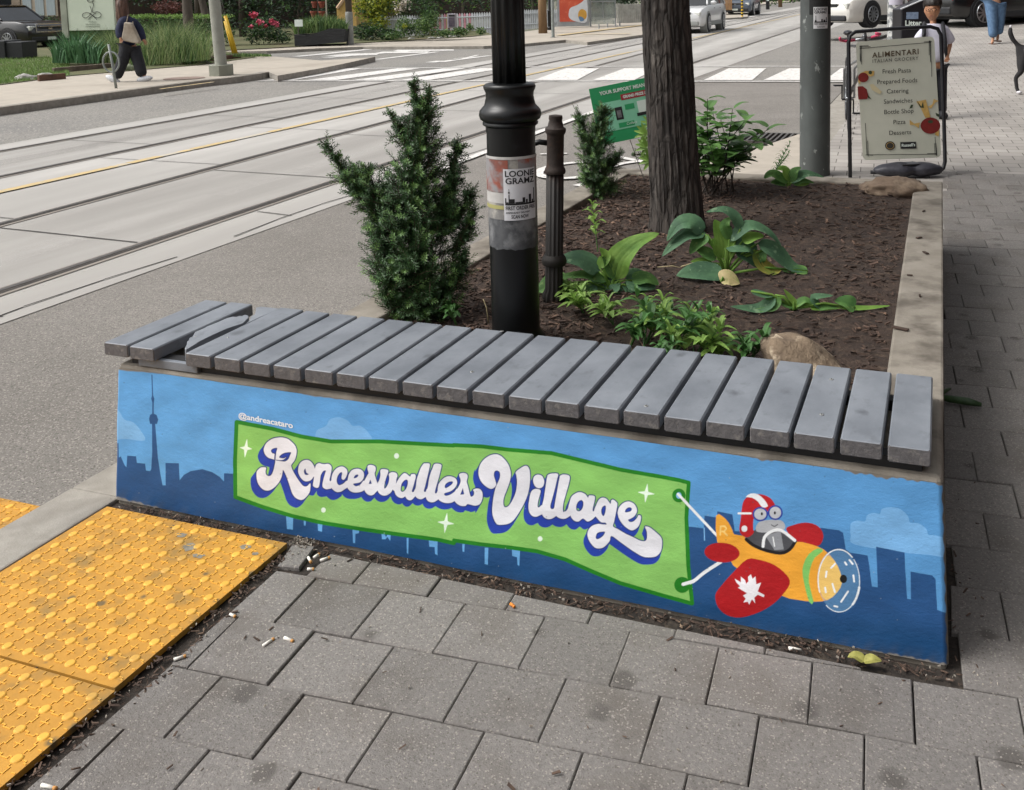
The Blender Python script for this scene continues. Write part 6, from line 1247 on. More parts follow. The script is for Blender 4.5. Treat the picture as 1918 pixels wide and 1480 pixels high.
bag=thing('shoulder_bag','beige shoulder bag hanging on the striding woman','bag',(0,0,0)); M_bagb=mat('bag_canvas','#a39a8c','#86796a',.85,scale=6,bump=.5,bscale=14,bdist=.01)
mb=MB(); mb.prism([(0,0),(29,-7),(33,4),(24,20),(20,33),(8,36),(4,20),(-4,8)] and [(x*k,y*k) for x,y in [(0,4),(4,-2),(30,-8),(34,-4),(28,12),(20,31),(7,33),(4,18)]],pd(227,75,D-.20),FR_,(0,0,1),FF,.10); mb.build('bag_body',M_bagb,bag,bev=.02); mb=MB(); mb.tube([pd(236,46,D-.16),pd(240,28,D-.05),pd(247,34,D+.06),pd(250,48,D-.12)],.009,6); mb.build('strap',M_bagb,bag,smooth=True)
# ---- dog at the right edge
pf=gp2(1905,176,0); D=dep(pf); dg=thing('dog','black and white shaggy dog entering at the right edge of the photo, tail up','dog',(0,0,0))
J=Jp(D,{'rump':(1914,98,0,15),'mid':(1945,96,.0,15),'chest':(1978,100,0,17),'neck':(1996,84,-.05,11),'head':(2012,72,-.08,10),'muz':(2026,79,-.1,5),'tb':(1906,84,0,4),'t1':(1897,74,0,4.5),'t2':(1892,62,0,4.8),'t3':(1893,51,0,3),
 'h1':(1912,118,-.06,10),'k1':(1913,134,-.08,6),'hk1':(1902,146,-.05,4),'p1':(1905,168,-.06,3.4),'pt1':(1909,173,-.08,3.4),'h2':(1922,118,.08,9),'k2':(1930,136,.07,5.5),'hk2':(1922,150,.09,4),'p2':(1926,166,.08,3.4),
 'f1':(1982,126,-.07,6),'w1':(1984,148,-.07,4),'q1':(1986,170,-.08,4),'f2':(1974,126,.08,6),'w2':(1972,148,.08,4),'q2':(1974,166,.07,4)})
skin('body',J,[('rump','mid'),('mid','chest'),('chest','neck'),('neck','head'),('head','muz'),('rump','tb'),('tb','t1'),('t1','t2'),('t2','t3'),('rump','h1'),('h1','k1'),('k1','hk1'),('hk1','p1'),('p1','pt1'),('rump','h2'),('h2','k2'),('k2','hk2'),('hk2','p2'),('chest','f1'),('f1','w1'),('w1','q1'),('chest','f2'),('f2','w2'),('w2','q2')],mat('dog_coat','#19181a','#242223',.8,scale=30,bump=1,bscale=40,bdist=.01),dg)
M_wf=mat('dog_white','#d8d6da','#c7c4c8',.8,scale=30,bump=.8,bscale=40,bdist=.01)
mb=MB(); mb.ell(pd(1925,94,D-.085),(.035,.04,.08),jit=.35); mb.ell(pd(1909,173,D-.08),(.035,.05,.022)); mb.ell(pd(1893,50,D),(.015,.015,.02)); mb.build('white_patches',M_wf,dg,smooth=True)
mb=MB()
for sg in(-1,1): mb.ell(pd(2010+sg*5,62,D-.08+.05*sg),(.03,.02,.05))
mb.build('ears',MATS['dog_coat'],dg,smooth=True)
# ================================================================ VEHICLES
M_glass=mat('car_glass','#20262b','#161b1f',.08,scale=2,spec=.8); M_chrome=mat('chrome','#b9bcc0','#9da0a5',.2,metal=.9,scale=9); M_plastic=mat('car_plastic','#1d1f22','#26282b',.6,scale=20); M_lampg=mat('headlamp','#d6d8d2','#b8bab4',.15,scale=30,spec=.8); M_tail=mat('tail_lamp','#8c1d22','#741a1e',.2,scale=20)
def carpaint(n,c,r=.28): return mat(n,c,None,r,coat=.8,spec=.5)
def loft(mb,secs,mi=0):
    k=len(secs[0]); vs=[p for s in secs for p in s]; n=len(secs)
    mb.add(vs,[(i*k+j,i*k+j+1,(i+1)*k+j+1,(i+1)*k+j) for i in range(n-1) for j in range(k-1)]+[(i*k+k-1,i*k,(i+1)*k,(i+1)*k+k-1) for i in range(n-1)]+[tuple(range(k-1,-1,-1)),tuple((n-1)*k+j for j in range(k))],mi)
def car(name,label,cat,pos,yaw,paint,L=4.6,W=1.85,H=1.7,zb=.24,hood=.95,belt=1.02,wr=.35,wb=.6,nose=.93,suv=True,group=None,bumper=None,ws=.24,rs=.86,rim=None,door=True):
    """nose towards +X of its own frame"""
    g=thing(name,label,cat,pos,yaw,group); h=W/2; X=lambda u:L*(.5-u)
    def sec(u,w,zl,zt,sh=.93): x=X(u); return [(x,-h*w*.92,zl),(x,-h*w,zl+.12),(x,-h*w,(zl+zt)*.55),(x,-h*w*.98,zt-.09),(x,-h*w*sh,zt),(x,h*w*sh,zt),(x,h*w*.98,zt-.09),(x,h*w,(zl+zt)*.55),(x,h*w,zl+.12),(x,h*w*.92,zl)]
    mb=MB(); loft(mb,[sec(0,.80,zb+.14,hood-.32),sec(.012,.90,zb+.02,hood-.2),sec(.04,.96,zb,hood-.10),sec(.12,1,zb,hood-.03),sec(ws,1,zb,belt-.03),sec(.5,1,zb,belt),sec(rs,1,zb,belt+(.02 if suv else 0)),sec(.965,.97,zb+.05,belt+(0 if suv else -.03)),sec(.99,.92,zb+.1,belt-.1),sec(1,.86,zb+.18,belt-.25)])
    mb.build('body',paint,g,bev=.035,smooth=True,auto=35)
    def gs(u,w,zt,wt): x=X(u); return [(x,-h*w,belt-.04),(x,-h*wt,zt),(x,h*wt,zt),(x,h*w,belt-.04)]
    mb=MB(); r0=ws+.13; r1=(rs+.06 if suv else rs-.12)
    loft(mb,[gs(ws-.015,.90,belt-.02,.86),gs(r0,.92,H-.05,.74),gs(.5,.92,H-.015,.76),gs(r1,.92,H-.05,.74),gs(min(.985,r1+(.06 if suv else .16)),.88,belt-.02,.84)]); mb.build('windows',M_glass,g,smooth=True,auto=30)
    mb=MB(); x0,x1=X(r0-.01),X(r1+.005); loft(mb,[[(x0,-h*.745,H-.055),(x0,h*.745,H-.055),(x0,h*.70,H-.02),(x0,-h*.70,H-.02)],[(X(.5),-h*.775,H-.03),(X(.5),h*.775,H-.03),(X(.5),h*.70,H+.01),(X(.5),-h*.70,H+.01)],[(x1,-h*.745,H-.055),(x1,h*.745,H-.055),(x1,h*.70,H-.02),(x1,-h*.70,H-.02)]])
    for sg in(-1,1):
        for ua,za,ub,zb_ in ((ws-.01,belt,r0,H-.05),(.52,belt,.53,H-.03),(r1,H-.05,min(.98,r1+(.055 if suv else .15)),belt)):
            mb.tube([(X(ua),sg*h*(.905 if za<H-.2 else .75),za),(X(ub),sg*h*(.905 if zb_<H-.2 else .765),zb_)],.035,6)
    mb.build('roof',paint,g,smooth=True,auto=40)
    for ux in (.5-wb/2-.01,.5+wb/2+.0):
        for sg in(-1,1):
            x=X(ux); mb=MB(); mb.tube([(x,sg*(h-.24),wr),(x,sg*(h+.012),wr)],[wr+.06,wr+.06],28); mb.build('wheel_arch',bumper or M_plastic,g)
            mb=MB(); mb.tube([(x,sg*(h-.20),wr),(x,sg*(h-.0),wr),(x,sg*(h+.03),wr)],[wr,wr,wr*.95],28); wl=mb.build('wheel',M_tyre,g,smooth=True,auto=40)
            mb=MB(); mb.tube([(x,sg*(h+.0),wr),(x,sg*(h+.034),wr)],[wr*.66,wr*.64],24,mi=1)
            for a in np.linspace(0,2*math.pi,11)[:-1]: mb.box((x+wr*.34*math.cos(a),sg*(h+.040),wr+wr*.34*math.sin(a)),(wr*.58,.016,wr*.12),Matrix.Rotation(-a,3,'Y'))
            mb.tube([(x,sg*(h+.03),wr),(x,sg*(h+.05),wr)],wr*.14,12); P=[(x+wr*.65*math.cos(a),sg*(h+.036),wr+wr*.65*math.sin(a)) for a in np.linspace(0,6.2832,29)]; mb.tube(P,.016,6,cap=False); mb.build('rim',[rim or M_al,M_plastic],wl)
    z=hood-.28
    for sg in(-1,1):
        mb=MB(); mb.box((X(.03),sg*h*.74,z+.02),(.24,h*.30,.15),Matrix.Rotation(-sg*.25,3,'Z')); mb.build('headlight',M_lampg,g,bev=.03)
        mb=MB(); mb.box((X(.985),sg*h*.78,belt-.22),(.10,h*.26,.16)); mb.build('tail_light',M_tail,g,bev=.02)
        mb=MB(); mb.ell((X(ws+.05),sg*(h+.09),belt+.06),(.07,.12,.08)); mb.build('wing_mirror',paint,g,smooth=True)
        for u in (.42,.66): mb=MB(); mb.box((X(u),sg*(h+.012),belt-.14),(.16,.03,.03)); mb.build('door_handle',M_chrome,g,bev=.01)
        mb=MB(); mb.box((X(.5),sg*(h-.01),zb+.10),(L*.5,.06,.16)); mb.build('side_skirt',bumper or M_plastic,g,bev=.02)
    mb=MB(); mb.box((X(.012),0,z-.02),(.09,h*.95,.17)); mb.build('grille',M_plastic,g,bev=.02); mb=MB(); mb.box((X(.006),0,z+.075),(.08,h*.98,.022)); mb.box((X(.002),0,z),(.05,.14,.05)); mb.build('grille_trim',M_chrome,g)
    mb=MB(); mb.box((X(.012),0,zb+.12),(.16,W*.80,.17)); mb.build('front_bumper',bumper or M_plastic,g,bev=.04); mb=MB(); mb.box((X(.99),0,zb+.22),(.14,W*.84,.2)); mb.build('rear_bumper',bumper or M_plastic,g,bev=.04)
    mb=MB(); mb.box((X(-.012),0,zb+.14),(.02,.32,.10)); mb.build('number_plate',M_sw,g); mb=MB(); mb.bx(-L*.42,L*.42,-h*.8,h*.8,zb-.02,zb+.3); mb.build('underbody',M_plastic,g)
    return g
VY=math.atan2(FF.y,FF.x)                              # heading of the view
SN=math.atan2(-1,.02)                                 # nose towards the viewer along the street
W_=carpaint('paint_white','#cfd0d0'); K_=carpaint('paint_black','#0d0f12'); G_=carpaint('paint_slate','#4a5360'); S_=carpaint('paint_grey','#5f6266'); P_=carpaint('paint_pearl','#d8d6cf')
c=gp(1258,62,-.04); c=Vector((c.x+.4,c.y+1.6,gz(0,c.y)-.04)); car('white_suv','white suv driving towards the viewer, half hidden by the tree trunk','suv',c,SN+.0,W_,4.6,1.82,1.68,bumper=mat('bumper_grey','#8d8f8c'),wr=.36)
c=gp(1385,29.5,-.04); car('grey_suv','slate grey suv behind the yellow flexible post far up the street','suv',(c.x-.2,c.y+1.5,gz(0,c.y)-.04),SN+.03,G_,4.8,1.9,1.72,wr=.37)
hv=(-FR_*.80-FF*.60).normalized(); wbm=2.75; nr=Vector((-hv.y,hv.x,0)); nr=nr if nr.dot(FF)>0 else -nr
c=pd(1635,48.5,28); ctr=c-hv*wbm*.5+nr*.9
car('white_sedan','pearl white sedan crossing behind the poster covered pole','sedan',ctr,math.atan2(hv.y,hv.x),P_,4.75,1.82,1.45,zb=.12,hood=.84,belt=.92,wr=.335,wb=wbm/4.75,suv=False)
hv=(FR_*.93+FF*.36).normalized(); nr=Vector((-hv.y,hv.x,0)); nr=nr if nr.dot(FF)>0 else -nr
c=pd(1842,51.5,26); ctr=c+hv*1.45+nr*.95
car('black_suv','black suv standing nose to tail behind the woman in jeans','suv',ctr,math.atan2(hv.y,hv.x),K_,4.9,1.95,1.78,wr=.39)
c=gp2(1600,30,0); q_=pd(1596,24,52); car('maroon_car','dark car seen between the grey pole and the white sedan','car',(q_.x,q_.y,gz2(q_.x,q_.y)),SN+math.pi,carpaint('paint_dark','#2a1d22'),4.6,1.85,1.6)
q_=pd(1561,15,75); car('small_white_car','tiny white car far up the street just right of the grey pole','car',(q_.x,q_.y,gz(0,q_.y)-.04),SN,W_,4.5,1.8,1.6)
# black pickup parked across the street, nose to the right
c=gp(62,92,.1); hd_=FR_*.93-FF*.36; yaw=math.atan2(hd_.y,hd_.x); D=dep(c); D=34; ctr=pd(2,86,D); ctr.z=gz(0,ctr.y)+.0
g=car('black_pickup','black pickup with a chromed grille parked behind the roadside lawn','pickup truck',ctr,yaw,K_,4.7,1.8,1.52,hood=.98,belt=1.0,wr=.35,wb=.61,ws=.27)
mb=MB(); mb.box((2.36,0,.60),(.04,1.15,.035)); mb.box((2.36,0,.86),(.04,1.0,.035)); mb.box((2.36,-.55,.73),(.04,.035,.28)); mb.box((2.36,.55,.73),(.04,.035,.28)); mb.build('grille_frame',M_chrome,g)
# ================================================================ FAR SIDE PLANTING AND FURNITURE
M_hd=mat('hedge_leaf','#4b6a35','#37542a',.6,scale=3,island=.35,trans=.25); M_hl=mat('hedge_top','#7d9a4c','#688a3e',.6,scale=3,island=.3,trans=.3); M_dk=mat('dark_evergreen','#2b4028','#1f3120',.7,scale=3,island=.4,trans=.15); M_gs=mat('grass_blade','#7c9157','#5f7b42',.7,scale=3,island=.35,trans=.3); M_gp=mat('grass_pale','#9ba475','#808d5a',.7,scale=3,island=.3,trans=.3); M_iris=mat('iris_blade','#4f7a4c','#3c6340',.6,scale=3,island=.3,trans=.2)
M_ygl=mat('golden_leaf','#a8a83a','#7f9234',.55,scale=3,island=.35,trans=.35); M_red2=mat('red_bush','#6d4038','#513530',.7,scale=3,island=.35,trans=.2); M_flr=mat('pink_petal','#c94f62','#b54b6a',.6,scale=9,island=.2); M_flw=mat('white_petal','#cfc9bd','#bfb2a4',.6,scale=9,island=.2); M_brn=mat('old_trunk','#5a5148','#443d36',.9,scale=6,stretch=(1,1,.2),bump=.8,bscale=20,bdist=.02)
def cl3(px,py,rx,ry,d,rz=None): k=d/FPX; return (tuple(pd(px,py,d)),(rx*k,(rz if rz else min(rx,ry)*1.2)*k,ry*k))
def bush(name,label,spec,n,size,mats,seed,cat='bush',mi=None,stem=None,aspect=.5,flat=.6,group=None):
    g=thing(name,label,cat,(0,0,0),group=group); leafcloud('foliage',[cl3(*s) for s in spec],n,size,mats,g,seed,mi_fn=mi,flat=flat,aspect=aspect)
    if stem:
        for x0,y0,x1,y1,r,d in stem: mb=MB(); mb.tube([pd(x0,y0,d),pd((x0+x1)/2,(y0+y1)/2,d),pd(x1,y1,d)],[r*d/FPX,r*.8*d/FPX,r*.5*d/FPX],7); mb.build('trunk',M_brn,g,smooth=True)
    return g
def blades(name,label,x0,x1,yb0,yb1,h,n,m,seed,d,cat='grass clump',w=.012,dd=1.2,lean=.35,kind=None,hj=.5,mats=None):
    """a clump of tapering grass blades rooted along a strip at depth d"""
    rr=np.random.RandomState(seed); k=d/FPX; px=rr.uniform(x0,x1,n); t=(px-x0)/(x1-x0); dep_=d+rr.uniform(-dd/2,dd/2,n); V=np.zeros((n,5,3)); mid=(x0+x1)/2
    for i in range(n):
        b=pd(px[i],yb0+(yb1-yb0)*t[i],dep_[i]); hh=h*k*rr.uniform(hj,1.1)*(1-.35*abs(px[i]-mid)/max(1,(x1-x0)/2)); a=rr.normal()*lean; a2=rr.normal()*lean
        l=FR_*a*hh+FF*a2*hh*.6; ww=w*rr.uniform(.6,1.3); s=(FR_+FF*rr.normal()*.6).normalized()*ww
        p1=b+l*.35+Vector((0,0,hh*.6)); p2=b+l+Vector((0,0,hh)); V[i]=[b-s,b+s,p1+s*.7,p2,p1-s*.7]
    F=np.arange(5*n).reshape(n,5); F=np.concatenate([F[:,[0,1,2]],F[:,[0,2,4]],F[:,[4,2,3]]])
    g=thing(name,label,cat,(0,0,0)) if not kind else None
    mi=None
    if mats: mi=np.tile(rr.randint(0,len(mats),n),3)
    o=npmesh('blades' if g else name,V.reshape(-1,3),F,mats or m,g,mi=mi)
    if kind: tag(o,kind=kind)
    return g or o
D0=dep(gp(180,122,.08)); D1=dep(gp(300,118,.08)); DB=dep(gp(330,100,.06))
# lawn and verge
for i in range(1):
    rr=np.random.RandomState(5); n=9000; V=np.zeros((n,3,3)); pts=[]
    while len(pts)<n:
        x=rr.uniform(-60,130); y=rr.uniform(108,160)
        if y>157.5-max(0,x)*.125: continue
        p=gp(x,y,.085); pts.append(p)
    for i,p in enumerate(pts):
        h=rr.uniform(.02,.09); s=FR_*.006; V[i]=[p-s,p+s,p+Vector((rr.normal()*.02,rr.normal()*.02,h))]
    o=npmesh('grass',V.reshape(-1,3),np.arange(3*n).reshape(n,3),[M_gs,M_hl],None,mi=rr.randint(0,2,n)); tag(o,kind='stuff')
blades('iris_clump','broad bladed iris clump below the white business sign',100,186,118,119,62,420,M_iris,11,D0,cat='plant',w=.022,dd=1.4,lean=.30)
blades('tall_grass','tall seeding grasses below the right half of the white sign',176,252,118,117,70,1300,None,12,D0+.8,w=.006,dd=1.6,lean=.4,hj=.3,mats=[M_gs,M_hd,M_gp])
blades('tall_grass','widest clump of tall pale grasses between the striding woman and the concrete pole',246,392,126,112,88,3000,None,13,D1,w=.006,dd=2.4,lean=.42,hj=.3,mats=[M_gs,M_gp,M_hd])
bush('ground_plants','low leafy green plants along the pavement edge under the tall grasses',[(300,121,32,9,D1-.7,20),(350,116,30,9,D1-.7,20),(270,124,20,8,D1-.7,16),(385,111,18,8,D1-.6,16),(320,98,50,24,D1+.3,26),(300,80,50,22,D1+1.2,26),(215,96,30,22,D0+.9,26),(360,88,30,22,D1+.9,26)],4200,.075,[M_hd,M_gs,M_gp],14,cat='plants')
HDG=bush('clipped_hedge','long clipped green hedge behind the tall grasses',[(280,56,52,26,DB+4,40),(340,56,52,27,DB+4,40),(395,57,48,30,DB+4,40),(240,58,40,26,DB+4,40)],5200,.09,[M_hd],15,cat='hedge',flat=.33)
leafcloud('top_growth',[cl3(270,31,45,5,DB+4,40),cl3(340,30,52,5,DB+4,40),cl3(395,31,45,5,DB+4,40)],1900,.07,[M_hl],HDG,16)
bush('dark_hedge','dark hedge under the house windows at the far left',[(70,50,45,24,40,40),(100,56,30,26,38,34),(15,40,40,18,43,30)],3600,.10,[M_hd,M_dk],17,cat='hedge',mi=[.5,.5])
bush('red_bush','dull red leaved bush above the clipped hedge',[(315,14,30,14,DB+6,30)],800,.10,[M_red2],18)
bush('dark_trees','dark evergreen trees behind the hedge and concrete pole',[(480,10,75,52,DB+12,60),(560,0,70,60,DB+14,60),(430,0,50,60,DB+12,50),(280,-18,70,34,DB+13,50),(360,-10,60,40,DB+13,50),(620,5,50,55,DB+18,50),(500,50,60,28,DB+9,40),(200,-60,80,60,DB+14,50),(460,-80,150,70,DB+13,60),(650,-70,120,70,DB+20,60)],9000,.18,[M_dk,M_hd],19,cat='tree',mi=[.8,.2],stem=[(455,70,450,-40,7,DB+12),(560,70,566,-40,7,DB+14),(372,30,366,-60,7,DB+12)])
DR=dep(gp(490,84,.06))
g=bush('rose_bush','dark rose bush with pink blooms by the side street corner',[(478,62,28,22,DR,24),(510,66,24,17,DR,22),(498,45,30,16,DR+.6,24),(530,72,20,10,DR,18)],2400,.09,[M_dk,M_hd],20,mi=[.5,.5])
leafcloud('blossoms',[cl3(476,28,10,7,DR-.3),cl3(487,42,9,6,DR-.5),cl3(509,40,7,6,DR-.5),cl3(516,45,6,5,DR-.5),cl3(470,50,5,4,DR-.5),cl3(497,50,5,4,DR-.5),cl3(520,50,5,3,DR-.5)],260,.09,[M_flr],g,21,aspect=.9)
for lab,x0,x1,dd in (('dark brick house mostly hidden behind the evergreens left of the side street',235,640,DB+26),('dark brick house behind the golden shrub and picket fence',690,1010,DR+44)):
    g=thing('brick_house',lab,'house',(0,0,0)); mb=MB(); fbox(mb,dd,x0,x1,-330,92,7); mb.build('wall',mat('brick_dark','#33271f','#2a211b',.9,scale=3,bump=.5,bscale=30),g)
    for i in range(3): mb=MB(); q=x0+40+i*(x1-x0-60)/3; fbox(mb,dd-.1,q,q+34,-150,-60,.1); mb.build('window',M_glass,g)
    a=pfl(x0-10,-332,dd-.4); w=(pfl(x1+10,-332,dd-.4)-a).dot(FR_); mb=MB(); mb.prism([(0,0),(w,0),(w*.5,4)],a,FR_,(0,0,1),FF,7.8); mb.build('roof',mat('roof_shingle','#3f3a38','#322e2c',.9,scale=9),g)
# trunks
def trunk(label,x0,yb,x1,yt,w,d,group=None,m=M_brn,name='bare_tree',cat='tree'):
    g=thing(name,label,cat,(0,0,0),group=group); k=d/FPX; mb=MB(); a=pd(x0,yb,d); b=pd(x1,yt,d); mb.tube([a-Vector((0,0,.1)),a.lerp(b,.1),a.lerp(b,.5),b,b+(b-a)*1.2],[w*.62*k,w*.5*k,w*.46*k,w*.42*k,w*.3*k],14); mb.build('trunk',m,g,smooth=True)
    e=b+(b-a)*1.1; leafcloud('crown',[((e.x,e.y,e.z+.8),(1.8,1.8,1.2))],500,.2,[M_hd],g,int(x0)); return g
trunk('slender grey street tree rising out of the tall grasses',356,92,350,0,21,D1+2.2); trunk('pair of pale trunks behind the hedge, nearer the concrete pole',388,40,378,0,15,DB+8)
# business sign
Dg=D0+1.9; sg=thing('business_sign','white freestanding business sign with a looped line emblem','sign',(0,0,0)); M_cream=mat('sign_cream','#d9e2cf','#cfd9c6',.5,scale=2)
mb=MB(); fbox(mb,Dg,129,216,-70,58,.10); mb.build('panel',M_cream,sg,bev=.01); mb=MB(); fbox(mb,Dg-.02,117,129,-75,72,.20); mb.build('side_post',mat('sign_post','#a3a898','#8f9486',.5,scale=4),sg,bev=.01); mb=MB(); fbox(mb,Dg+.03,131,214,58,110,.06); mb.build('base_skirt',M_hd,sg)
mb=MB(); pp=lambda L:[pfl(x,y,Dg-.012) for x,y in L]
def S1(L): return [(x/6.393,y/6.393) for x,y in L]
for L in (S1([(1085,-40),(1060,10),(1040,-5),(1060,25),(1110,20),(1125,0),(1100,10),(1120,60),(1105,110),(1110,150),(1160,140),(1205,160),(1205,195),(1170,215),(1120,195),(1075,160),(1030,150),(990,170),(990,200),(1030,215),(1075,180),(1095,130),(1075,70)]),S1([(1055,235),(1100,190),(1150,150)]),S1([(1160,235),(1110,190),(1070,160)])):
    mb.tube([tuple(q) for q in cr(pp(L),3,False)],.0055,4)
mb.build('line_emblem',M_ink,sg); mb=MB()
for y in (41.5,46,50): 
    for i in range(9 if y>42 else 5): x=(160 if y>42 else 166)+i*3; mb.tube([pfl(x,y,Dg-.011),pfl(x+1.2,y-1.5,Dg-.011),pfl(x+2.2,y+.4,Dg-.011)],.004,4)
mb.build('faint_script',mat('faint_ink','#8d9489'),sg)
# house wall with three curtained panes
hs_=thing('brick_house','brown brick house with three white curtained panes behind the dark hedge','house',(0,0,0)); Dh=48; mb=MB(); fbox(mb,Dh,-120,240,-260,95,6); mb.build('wall',mat('brick_brown','#5d4c42','#4a3d36',.9,scale=3,bump=.5,bscale=30),hs_)
mb=MB(); mb.prism([(-.5,0),(17,0),(17,.3),(8,3.0),(-.5,.3)],pd(-125,-262,Dh-.3),FR_,(0,0,1),FF,6.6); mb.build('roof',mat('roof_shingle','#3f3a38','#322e2c',.9,scale=9),hs_)
for x in (43,66,87): mb=MB(); fbox(mb,Dh-.06,x-2,x+22,-46,31,.05); w_=mb.build('window',mat('window_frame','#b9ac9c','#a89b8b'),hs_); mb=MB(); fbox(mb,Dh-.09,x+1,x+17,-43,29,.04); mb.build('pane',mat('curtain_white','#aeb9bd','#98a4a9',.3,scale=4,stretch=(9,9,.3)),w_)
mb=MB(); fbox(mb,Dh-.1,-100,22,-60,14,.08); mb.build('window',M_glass,hs_); mb=MB(); fbox(mb,Dh-.1,22,40,-60,40,.10); mb.build('pilaster',mat('stucco_tan','#9b8c7b','#87796a'),hs_)
# planter crate, rocks, timber edging, boulder
Dc=dep(gp(20,111,.09)); g=thing('black_crate','black plastic crate planter on the lawn below the pickup','planter',(0,0,0)); mb=MB(); fbox(mb,Dc,-20,11,77,112,.8); fbox(mb,Dc+.05,11.6,44,79,110,.7); mb.build('box',M_plastic,g,bev=.02)
M_rw=mat('rock_pale','#a9a7a2','#82807b',.9,scale=5,c3='#6b6963',s3=3,bump=.8,bscale=12,bdist=.03)
for lab,px,py,rx,rz,sd in (('pale grey flat rock at the pavement edge on the far left',47,148,20,8.5,1.0),('mottled rock right beside the pale flat rock on the lawn edge',83,145,16,9,2.3),('round mossy boulder behind the legs of the striding woman',240,131,14,10,4.1),('white stone at the foot of the concrete pole',384,118,7,5,5.2)):
    p=gp(px,py,.09); k=mpp(p); rock('rock',lab,(p.x,p.y,p.z),(rx*k,rx*k*.7,rz*k),sd,M_rw if sd!=4.1 else mat('rock_mossy','#7a8068','#5f6851',.9,scale=5,bump=.8,bscale=12,bdist=.03),HEAD)
for i,(a,b_,lab) in enumerate((((72,152),(122,147.5),'short rusty steel edging strip by the pale rocks'),((100,138),(212,127),'weathered timber edging behind the cycle ring stand'),((345,121),(450,109),'low brown edging strip around the concrete pole'))):
    p=gp(*a,HS);q=gp(*b_,HS); d=(q-p).normalized(); mb=MB(); mb.box((p+q)/2+Vector((0,0,.05)),((q-p).length,.07,.12),Matrix.Rotation(math.atan2(d.y,d.x),3,'Z')); tag(mb.build('garden_edging',mat('rusty_edge','#6b4f40','#523d33',.9,scale=6) if i!=1 else mat('old_timber','#7d7063','#5c5148',.9,scale=6),bev=.01),lab,'garden edging')
p=gp(100,134,HS); sheet_=None
# ring and post cycle stand
p=gp(218,165,HS); k=mpp(p); g=thing('cycle_stand','grey ring and post cycle stand in front of the striding woman','cycle stand',p); mb=MB(); mb.tube([(0,0,-.05),FR_*(-4*k)+Vector((0,0,42*k)),FR_*(-9*k)+Vector((0,0,82*k))],[4.3*k*.6,4*k*.6,3.8*k*.6],12); mb.build('post',M_al if False else mat('galv_grey','#8b918e','#777d7a',.5,scale=9),g,smooth=True)
mb=MB(); c=FR_*(-6.5*k)+Vector((0,0,49*k))+FF*-.0; P=[c+FR_*(15*k*math.cos(a))+Vector((0,0,19*k*math.sin(a))) for a in np.linspace(0,2*math.pi,33)]; mb.tube(P,1.7*k,8,cap=False); mb.build('ring',MATS['galv_grey'],g,smooth=True)
# concrete pole on its hexagonal foot, yellow guy guards
p=gp(415,141,HS); k=mpp(p); g=thing('concrete_pole','round concrete street pole on a hexagonal grey foot','pole',p); M_cp=mat('pole_concrete','#9b9c92','#8c8d83',.8,scale=4,bump=.3,bscale=60)
mb=MB(); mb.lathe([(23*k,-.05),(23*k,20*k)],n=6); mb.build('hexagonal_foot',mat('foot_concrete','#8f9184','#7f8175',.8,scale=5),g,bev=.01); mb=MB(); mb.tube([(0,0,20*k),tuple(FR_*(-5.3*k)+Vector((0,0,138*k))),tuple(FR_*(-18*k)+Vector((0,0,420*k)))],[10.8*k,10.2*k,8*k],28); mb.tube([tuple(FR_*(-1.7*k)+Vector((0,0,64*k))),tuple(FR_*(-1.8*k)+Vector((0,0,66*k)))],[10.9*k,10.9*k],28); mb.build('shaft',M_cp,g,smooth=True,auto=50)
M_yg=mat('guard_yellow','#e0b62c','#cfa624',.5,scale=5)
Dy=dep(gp(440,103,.08))
for i,(a,b_,c_,d_) in enumerate(((443,103,422,30),(437,101,421,40))):
    g=thing('guy_guard',('nearer' if i==0 else 'rear')+' yellow plastic guard tube on the slanting guy wires by the concrete pole','guy guard',(0,0,0),group='yellow guards on the guy wires'); mb=MB(); mb.tube([pd(a,b_,Dy+i*.3),pd(c_,d_,Dy+i*.3)],3.3*Dy/FPX if i==0 else 2.4*Dy/FPX,12); mb.build('guard',M_yg,g,smooth=True); mb=MB(); mb.tube([pd(c_,d_,Dy+i*.3),pd(c_-60,d_-260,Dy+i*.3)],.008,5); mb.build('wire',M_rail,g)
blades('verge_grass','rough grass strip by the yellow guy guards',400,508,107,106,8,900,None,31,dep(gp(450,107,.08)),w=.012,dd=1.6,lean=.5,mats=[M_gs,M_hd])
# silt-fence bed with grass, yard card, pots
Dt=dep(gp(590,86,.06)); g=thing('fabric_bed','raised bed wrapped in sagging black fabric at the corner','planter',(0,0,0)); mb=MB(); mb.prism([(0,0),(90,8),(90,26),(60,30),(30,26),(12,24),(0,30)] and [(x*Dt/FPX,y*Dt/FPX) for x,y in [(0,0),(92,6),(96,30),(66,32),(40,24),(20,20),(0,22)]],pd(552,87,Dt),FR_,(0,0,1),FF,1.0); mb.build('fabric',mat('fabric_black','#1b1c1e','#26282a',.8,scale=3,bump=.8,bscale=8,bdist=.03,stretch=(1,1,4)),g)
blades('bed_grass','tall green grass growing in the black fabric bed',552,650,64,58,36,1100,None,32,Dt+.5,w=.016,dd=.8,lean=.35,mats=[M_gs,M_hd])
g=thing('yard_card','small white card on a stake above the black fabric bed','sign',(0,0,0)); mb=MB(); fbox(mb,Dt-.1,552,567,37,50,.02); mb.build('card',M_sw,g); mb=MB(); fbox(mb,Dt-.09,558,559.5,50,66,.02); mb.build('stake',M_rail,g)
g=thing('pot_stand','stack of terracotta pots on a stand in front of the dark trees','plant pots',(0,0,0)); Dp=Dt+3; M_tc=mat('terracotta','#8d4a38','#773e30',.8,scale=6)
